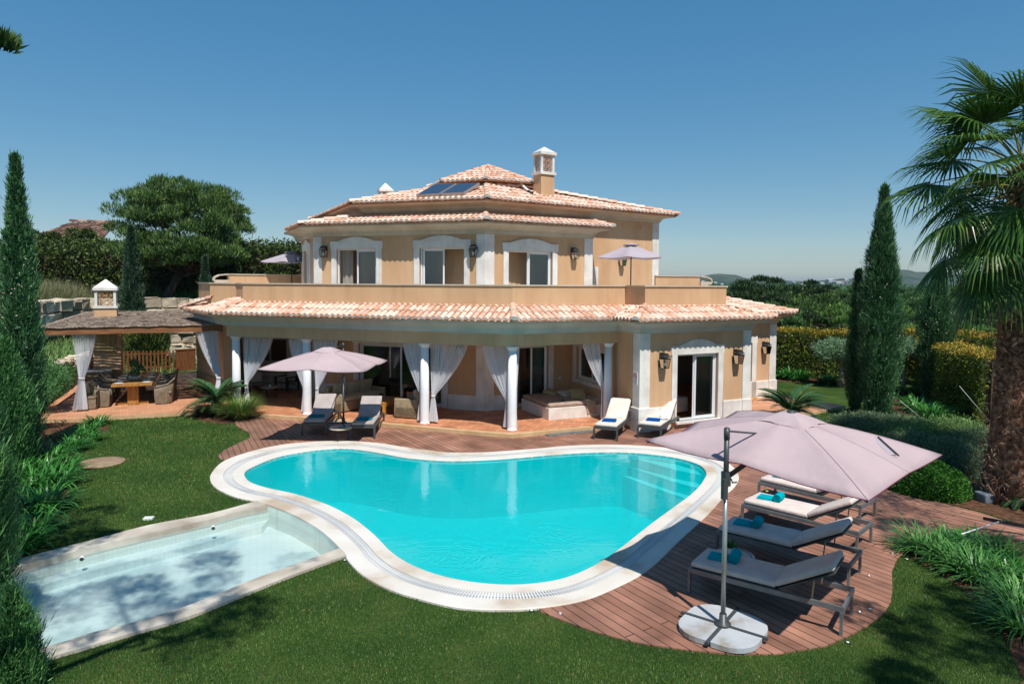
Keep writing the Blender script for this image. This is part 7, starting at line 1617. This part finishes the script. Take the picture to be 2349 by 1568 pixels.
for k in range(2600): v=rs.random(); a=rs.random()*2*PI; P3.append((px_+.5*math.cos(a)*(1-.25*v),py_+.5*math.sin(a)*(1-.25*v),pz+v*H_)); D3.append((math.cos(a)*.8+rs.gauss(0,.5),math.sin(a)*.8+rs.gauss(0,.5),rs.gauss(-.2,.6)))
q=rawmesh('trunk_fibres',leaves(np.array(P3),np.array(D3),.16,.012),4,[M['boot']],pt_); q['kind']='stuff'
def fan(parent,base,az,el,pet,R_,drop,seed,twist=0.):
    rs=np.random.default_rng(seed); p=np.array(base,float); e=el; pts=[p.copy()]; S=7
    for s in range(S): d=np.array([math.cos(az)*math.cos(e),math.sin(az)*math.cos(e),math.sin(e)]); p=p+d*pet/S; e-=drop/S; pts.append(p.copy())
    h=p; A_=np.array([math.cos(az)*math.cos(e),math.sin(az)*math.cos(e),math.sin(e)]); sd=np.array([-math.sin(az),math.cos(az),0]); 
    sd=sd*math.cos(twist)+np.cross(A_,sd)*math.sin(twist); up=np.cross(A_,sd); up/=np.linalg.norm(up); up=up if up[2]>0 or abs(twist)>1 else -up
    V=[]; nS=44; span=R(245); dth=span/nS; g=np.array([0,0,-1.])
    for i in range(nS):
        th=-span/2+dth*(i+.5)+rs.normal()*.012; L_=R_*(.70+.30*math.cos(th*.62))*(1+rs.normal()*.035); d=A_*math.cos(th)+sd*math.sin(th); d=d-up*.18*abs(math.sin(th)); d/=np.linalg.norm(d); sw=np.cross(d,up); sw/=np.linalg.norm(sw)
        q0=h+d*.02; q1=h+d*L_*.45; w1=L_*.45*dth*.52; sg=(.30 if el<.2 else .10)+.2*rs.random(); d2=d+g*sg; d2/=np.linalg.norm(d2); q2=q1+d2*L_*.30; d3=d2+g*((.75 if el<.2 else .30)+.6*rs.random()); d3/=np.linalg.norm(d3); q3=q2+d3*L_*(.27+.06*rs.random()); fold=up*w1*.55
        for (a,wa,b_,wb) in ((q0,.004,q1,w1),(q1,w1*.98,q2,w1*.6),(q2,w1*.6,q3,.0015)):
            V+= [a-sw*wa,a+fold*wa/w1,b_+fold*wb/w1,b_-sw*wb, a+fold*wa/w1,a+sw*wa,b_+sw*wb,b_+fold*wb/w1]
    f=rawmesh('frond',np.array(V),4,[M['palmleaf']],parent); b=MB(); b.tube([tuple(q) for q in pts],[.026,.024,.02,.018,.016,.014,.012,.01],6); b.build('petiole',[M['petiole']],f)
cz=6.55; cxp,cyp=px_+.08,py_
specs=[]
for k in range(32):
    v=k/32; az=k*2.399+.6; el=1.42-1.7*v; specs.append((az,el,1.05+.35*RNG.random(),.95+.1*RNG.random(),.45+.75*v))
for i,(az,el,pet,R_,dr) in enumerate(specs):
    fan(pt_,(cxp+.15*math.cos(az),cyp+.15*math.sin(az),cz+.35-.9*i/32),az,el,pet*1.12,R_*1.2,dr,100+i,twist=RNG.normal()*.35)
for i,(az,el,pet,R_,dr,z,tw_) in enumerate([(R(188),.75,1.3,1.15,.25,6.75,.5),(R(200),.42,1.8,1.2,.35,6.6,.2),(R(178),.12,1.95,1.2,.45,6.5,-.3),(R(192),-.15,1.9,1.2,.4,6.2,.3),(R(212),-.3,1.7,1.2,.45,6.0,.1),(R(172),-.42,1.85,1.2,.45,5.9,.0),(R(228),1.2,1.0,1.25,.15,6.75,1.35),(R(235),.3,1.4,1.15,.4,6.3,.2),(R(200),-.6,1.7,1.2,.4,5.7,.1),(R(222),-.65,1.5,1.1,.4,5.6,-.2),(R(184),-.8,1.7,1.1,.3,5.6,.2)]):
    fan(pt_,(cxp,cyp,z),az,el,pet,R_,dr,300+i,twist=tw_)
# ---- pines
def pine(x,y,z,h,r,lb,m='pine',grp=None,name='pine_tree',n=60,per=260,leaf=.28,w=.05,trunk_h=.5,flat=.55,crown=.5,limb=10,shape='umbrella',lean=0.,tr=.035,seed=0,spike=.9,extra=()):
    rs=random.Random(seed+int(abs(x)*10)); t=empty(name,(x,y,z),lb,'tree',grp); b=MB(); tp=Vector((x+lean*h,y,z+h*trunk_h)); b.tube([(x,y,z-.2),(x+lean*h*.3,y,z+h*trunk_h*.5),tp],[h*tr,h*tr*.8,h*tr*.6],8); cs=[];rr=[]
    cc=Vector((x+lean*h,y,z+h*(1-crown*.5))); hr=h*crown*.5
    for i in range(n):
        d=Vector((rs.gauss(0,1),rs.gauss(0,1),rs.gauss(0,1))).normalized(); q=rs.uniform(.5,1.)**.7*.97
        if shape=='umbrella' and d.z<-.35: d.z*=.5
        e_=1. if n<100 else .72
        p=cc+Vector((math.copysign(abs(d.x)**e_,d.x)*r*q,math.copysign(abs(d.y)**e_,d.y)*r*q,math.copysign(abs(d.z)**e_,d.z)*hr*q)); cs.append(tuple(p)); rr.append(r*rs.uniform(.17,.26))
        if i<limb: mid=tp.lerp(p,.5)+Vector((0,0,-.05*h)); b.tube([tp-Vector((0,0,h*.08*rs.random())),mid,p],[h*tr*.35,h*tr*.22,h*tr*.06],5)
    for e in extra: cs.append(e[:3]); rr.append(e[3]); b.tube([cc,tuple((cc[i]+e[i])/2 for i in range(3)),e[:3]],[.05,.03,.008],5)
    b.build('trunk',[M['bark']],t)
    V=[]
    for c,q in zip(cs,rr):
        d=sphere_dirs(per); d[:,2]=np.abs(d[:,2])*1.0-.25; P=np.array(c)+d*q*(.5+.5*RNG.random((per,1)))*np.array([1,1,flat]); D=d*.5+RNG.normal(size=(per,3))*.3+np.array([0,0,spike]); V.append(leaves(P,D,leaf*(.6+.7*RNG.random(per)),w))
    rawmesh('crown',np.concatenate(V),4,[M[m]],t); return t
a,_=ray(372,668); Yp=44.; pine(a*Yp,Yp,tz(a*Yp,Yp)-.1,8.9,3.7,'big round stone pine standing on the left slope',n=260,per=300,leaf=.30,w=.055,trunk_h=.42,crown=.78,limb=26,lean=.16,tr=.04,flat=.9)
gpb='pines behind the left terrace'
for i,(px,Y,ytop,ybot,r_,lb) in enumerate([(520,64,600,680,3.2,'low dark tree left of the slim distant cypress'),(600,72,572,690,4.5,'dense green pine behind the left terrace parasol'),(650,76,575,690,4.5,'rounded pine right of the left terrace parasol'),(545,80,582,690,4.,'pine peeping over the hedge near the slim cypress'),(690,80,590,690,3.5,'pine crown cut off by the upper storey wall')]):
    a,bz=ray(px,ytop); zt_=EYE+bz*Y; z0=zt_-9; pine(a*Y,Y,z0,9,r_,lb,'pinebright',gpb,n=34,per=190,leaf=.42,w=.10,trunk_h=.5,crown=.62,limb=8,seed=i)
for i,(px,Y,ytop,r_,lb) in enumerate([(120,54,526,2.6,'small tree against the neighbouring roof'),(185,55,524,2.4,'bushy tree in front of the neighbouring roof'),(230,54,548,2.,'bushy tree left of the big pine'),(80,50,548,2.2,'low tree above the pale grass')]):
    a,bz=ray(px,ytop); zt_=EYE+bz*Y; z0=tz(a*Y,Y); pine(a*Y,Y,z0,zt_-z0,r_,lb,'hedge','bushy trees by the neighbouring roof',n=26,per=200,leaf=.26,w=.13,trunk_h=.3,crown=.8,limb=6,seed=20+i,flat=.9,spike=.3)
# valley wood on the right: single pines
gv='pines in the valley beyond the hedge'
sp=[(1745,630,46,3.2,'pine','tall pine with a leader rising against the skyline right of the house'),(1800,665,48,3.,'pine','rounded pine next to the tall skyline pine'),(1700,668,50,3.,'pine','pine just right of the terrace wall'),(1860,640,58,3.6,'pine','second skyline pine left of the tallest cypress'),(1900,670,52,3.2,'pine','dark pine left of the tallest cypress'),(1790,700,42,2.6,'pine','dark pine just beyond the side roof'),(1850,715,44,2.8,'pine','broad pine above the back hedge'),(1930,700,46,3.,'pinebright','bright green umbrella pine behind the olive tree'),(1880,745,38,2.3,'pinebright','low bright pine directly above the back hedge'),(1950,745,39,2.6,'pinebright','bright pine crown touching the cypress'),(2075,690,46,3.,'pinebright','bright pine seen between cypress and palm'),(2230,735,36,2.6,'pinebright','low bright pine crown above the gold hedge'),(2080,745,40,2.4,'pinebright','lower bright pine between cypress and palm'),(2210,700,42,2.4,'shrub','hazy grey green tree left of the palm trunk'),(2260,660,40,2.6,'shrub','thin grey tree behind the palm trunk'),(2280,735,38,2.2,'pinefar','tree against the palm trunk above the hedge'),(1990,655,70,3.6,'pinefar','pine behind the thin cypress stem'),(2100,660,75,3.6,'pinefar','pine glimpsed under the palm fronds'),(2170,675,60,3.2,'pinefar','pine left of the grey tree'),(1650,690,60,3.4,'pinefar','pine half hidden by the house'),(1760,735,38,2.,'pine','dark small pine behind the side roof eave'),(1820,755,37,1.6,'pine','small dark pine peeking over the back hedge')]
for i,(px,py,Y,r_,m_,lb) in enumerate(sp):
    a,bz=ray(px,py); zt_=EYE+bz*Y; hgt=8.5; pine(a*Y,Y,zt_-hgt,hgt,r_,lb,['pinedark','pine','pinefar'][i%3] if m_=='pine' else m_,gv,n=40,per=270,leaf=.30,w=.07,trunk_h=.5,crown=.62 if i%3 else .85,limb=8,seed=50+i,extra=[(a*Y+dx,Y,zt_-dz,rr_) for dx,dz,rr_ in ((0,.45,.6),(.5,1.1,.9),(-.6,1.3,.9),(.1,1.7,1.1),(1.2,2.1,1.),(-1.3,2.2,1.))] if i in (0,2,3,4,1) else ())
k=0
lbl=['far umbrella pine in the valley, row {0}, number {1} from the left']
for r_,(Y0,py,n_,sz) in enumerate([(85,672,13,4.2),(110,664,15,4.6),(145,658,17,5.),(190,655,19,6.)]):
    for i in range(n_):
        px=1600+ (2348-1600)*(i+.5)/n_+random.uniform(-12,12); Y=Y0*(1+random.uniform(-.08,.08)); a,bz=ray(px,py+random.uniform(-3,5)); zt_=EYE+bz*Y
        t=pine(a*Y,Y,zt_-8,8,sz*random.uniform(.8,1.2),'far umbrella pines mixed in the valley wood, too alike to tell apart',['pinefar','pinedark','pinebright','pine'][k%4],'far valley pines',n=16,per=110,leaf=.6,w=.22,trunk_h=.5,crown=.6,limb=0,seed=200+k); k+=1
# beyond that the wood is one mass
def wood():
    n=2600; ang=RNG.random(n)*R(75)+R(-5); 
    Yr=200*np.exp(RNG.random(n)*math.log(9)); Xr=Yr*np.tan(RNG.random(n)*1.15-.5); cs=np.stack([Xr,Yr,terr(Xr,Yr)+3+RNG.random(n)*2.],1)
    V=[];per=26
    for c,Y in zip(cs,Yr): s=3.2+Y*.006; d=sphere_dirs(per); d[:,2]=np.abs(d[:,2]); V.append(leaves(c+d*np.array([s,s,s*.6])*RNG.random((per,1))**.3,RNG.normal(size=(per,3))+np.array([0,0,.6]),s*.75,s*.55))
    o=rawmesh('woodland',np.concatenate(V),4,[M['pinefar']],origin=(0,600,-9)); tag(o,'distant pine woodland filling the plain','woodland',kind='stuff')
wood()
# far hills
def hills():
    b=MB(); n=160; M_h=mat('far_hillside',(.035,.06,.03),(.10,.11,.07),scale=.012,rough=1.,spec=0)
    for (Y,h0,prof,seed) in ((2300,lambda px:0,0,1),):
        rows=[]
        for i in range(n+1):
            px=-300+3000*i/n; a,_=ray(px,650); 
            e=4+5*max(0,math.sin((px-1480)/100))*(px<1800)+14*math.exp(-((px-1640)/90)**2)+6*math.exp(-((px-1880)/160)**2)+26*math.exp(-((px-2060)/95)**2)+22*math.exp(-((px-2250)/150)**2)+10*math.exp(-((px-500)/300)**2)+2.*math.sin(px*.05)+1.2*math.sin(px*.13+2)
            e=max(3,e); zt_=EYE+(e/1565)*Y*1.0; rows.append([(a*Y*.8,Y*.8,-12),(a*Y*.9,Y*.9,-8+zt_*.25),(a*Y,Y,zt_),(a*Y*1.15,Y*1.15,zt_*.6),(a*Y*1.5,Y*1.5,-20)])
        m=5; b.add([p for r_ in rows for p in r_],[[i*m+j,(i+1)*m+j,(i+1)*m+j+1,i*m+j+1] for i in range(n) for j in range(4)],0,True)
    o=b.build('hills',[M_h],origin=(0,0,0)); tag(o,'low bluish hills on the horizon',kind='structure')
hills()
# far white houses
fh=0
for (px,py,Y,w_,h_,lb) in [(1612,645,1500,16,8,'white house speck at the foot of the left hills'),(1640,647,1450,14,7,'white house speck left of the skyline pine'),(1656,651,1300,14,7,'pale house below the left hills'),(1700,650,1400,16,7,'white house just left of the tall skyline pine'),(1905,641,1500,34,12,'long white building on the far hillside'),(1925,646,1400,50,8,'white quarry like building below the long one'),(1940,640,1600,22,8,'white house right of the long building'),(1962,637,1700,30,8,'white hotel high on the right hill'),(1885,648,1200,16,6,'white house left of the long building'),(1840,652,1000,16,5,'pinkish house in the middle distance'),(1948,678,420,10,3.2,'white flat roofed pavilion in the valley'),(1820,646,1600,14,6,'white speck of a house above the woods')]:
    q=at(px,py,Y); w_*=.5;h_*=.5;t=empty('distant_house',tuple(q),lb,'house','tiny white houses on the far hills'); b=MB(); b.box((q.x,q.y,q.z-h_*.5),(w_,w_*.6,h_),.2); b.build('wall',[M['tuscan']],t)
    b=MB(); b.add([(q.x-w_*.52,q.y-w_*.32,q.z),(q.x+w_*.52,q.y-w_*.32,q.z),(q.x+w_*.52,q.y+w_*.32,q.z),(q.x-w_*.52,q.y+w_*.32,q.z),(q.x-w_*.3,q.y,q.z+h_*.3),(q.x+w_*.3,q.y,q.z+h_*.3)],[[0,1,5,4],[1,2,5],[2,3,4,5],[3,0,4],[3,2,1,0]]); b.build('roof',[M['tuscan']],t)
# neighbour's roof on the left
t=empty('neighbour_house',tuple(at(120,600,62)),'neighbouring house at the upper left, only its tiled roof showing','house')
a,b2,c2,d2=at(60,507,60),at(172,516,60),at(225,556,57),at(40,556,57); r=MB()
A2=V2(d2.xy);B2=V2(c2.xy); tile_slope(r,A2,B2,V2(a.xy)+Vector((0,6)),V2(b2.xy)+Vector((0,6)),d2.z,a.z+.4,row=.9,pitch=.55,seed=50); ridge(r,(a.x,a.y+6,a.z+.5),(b2.x,b2.y+6,a.z+.4),.22,.8); ridge(r,(c2.x,c2.y,d2.z+.1),(b2.x,b2.y+6,a.z+.45),.22,.8)
r.build('roof',[M['oldtile'],M['oldtile'],M['oldtile']],t); b=MB(); m_=(A2+B2)/2; b.box((m_.x,m_.y+4,d2.z-2.1),((B2-A2).length-1,6,4.),0); b.build('wall',[M['tan']],t)
# shade trees standing behind the camera (their crowns throw the dappled shade on the lawn)
gs='pines behind the viewpoint'
for i,(x,y,h,r_,ln,lb) in enumerate([(-6.4,3.8,10.6,2.1,.32,'leaning pine left of us shading the wading pool'),(-10.4,5.9,10.2,1.9,.34,'leaning pine left of us shading the upper lawn'),(8.4,2.9,9.3,2.0,-.1,'pine on our right shading the lower right lawn'),(11.0,7.8,10.,2.9,.02,'pine beyond the right edge shading the far end of the deck'),(-.2,-.6,9.,1.3,-.12,'slim pine behind us shading the front lawn')]):
    pine(x,y,0,h,r_,lb,'pine',gs,n=19,per=400,leaf=.17,w=.035,trunk_h=.72,crown=.26,limb=4,tr=.009,seed=80+i,lean=ln,extra=[(*at(-5,110,7.6),.17)] if i==1 else ())
for o in bpy.data.objects:
    if '_w' in o: del o['_w']
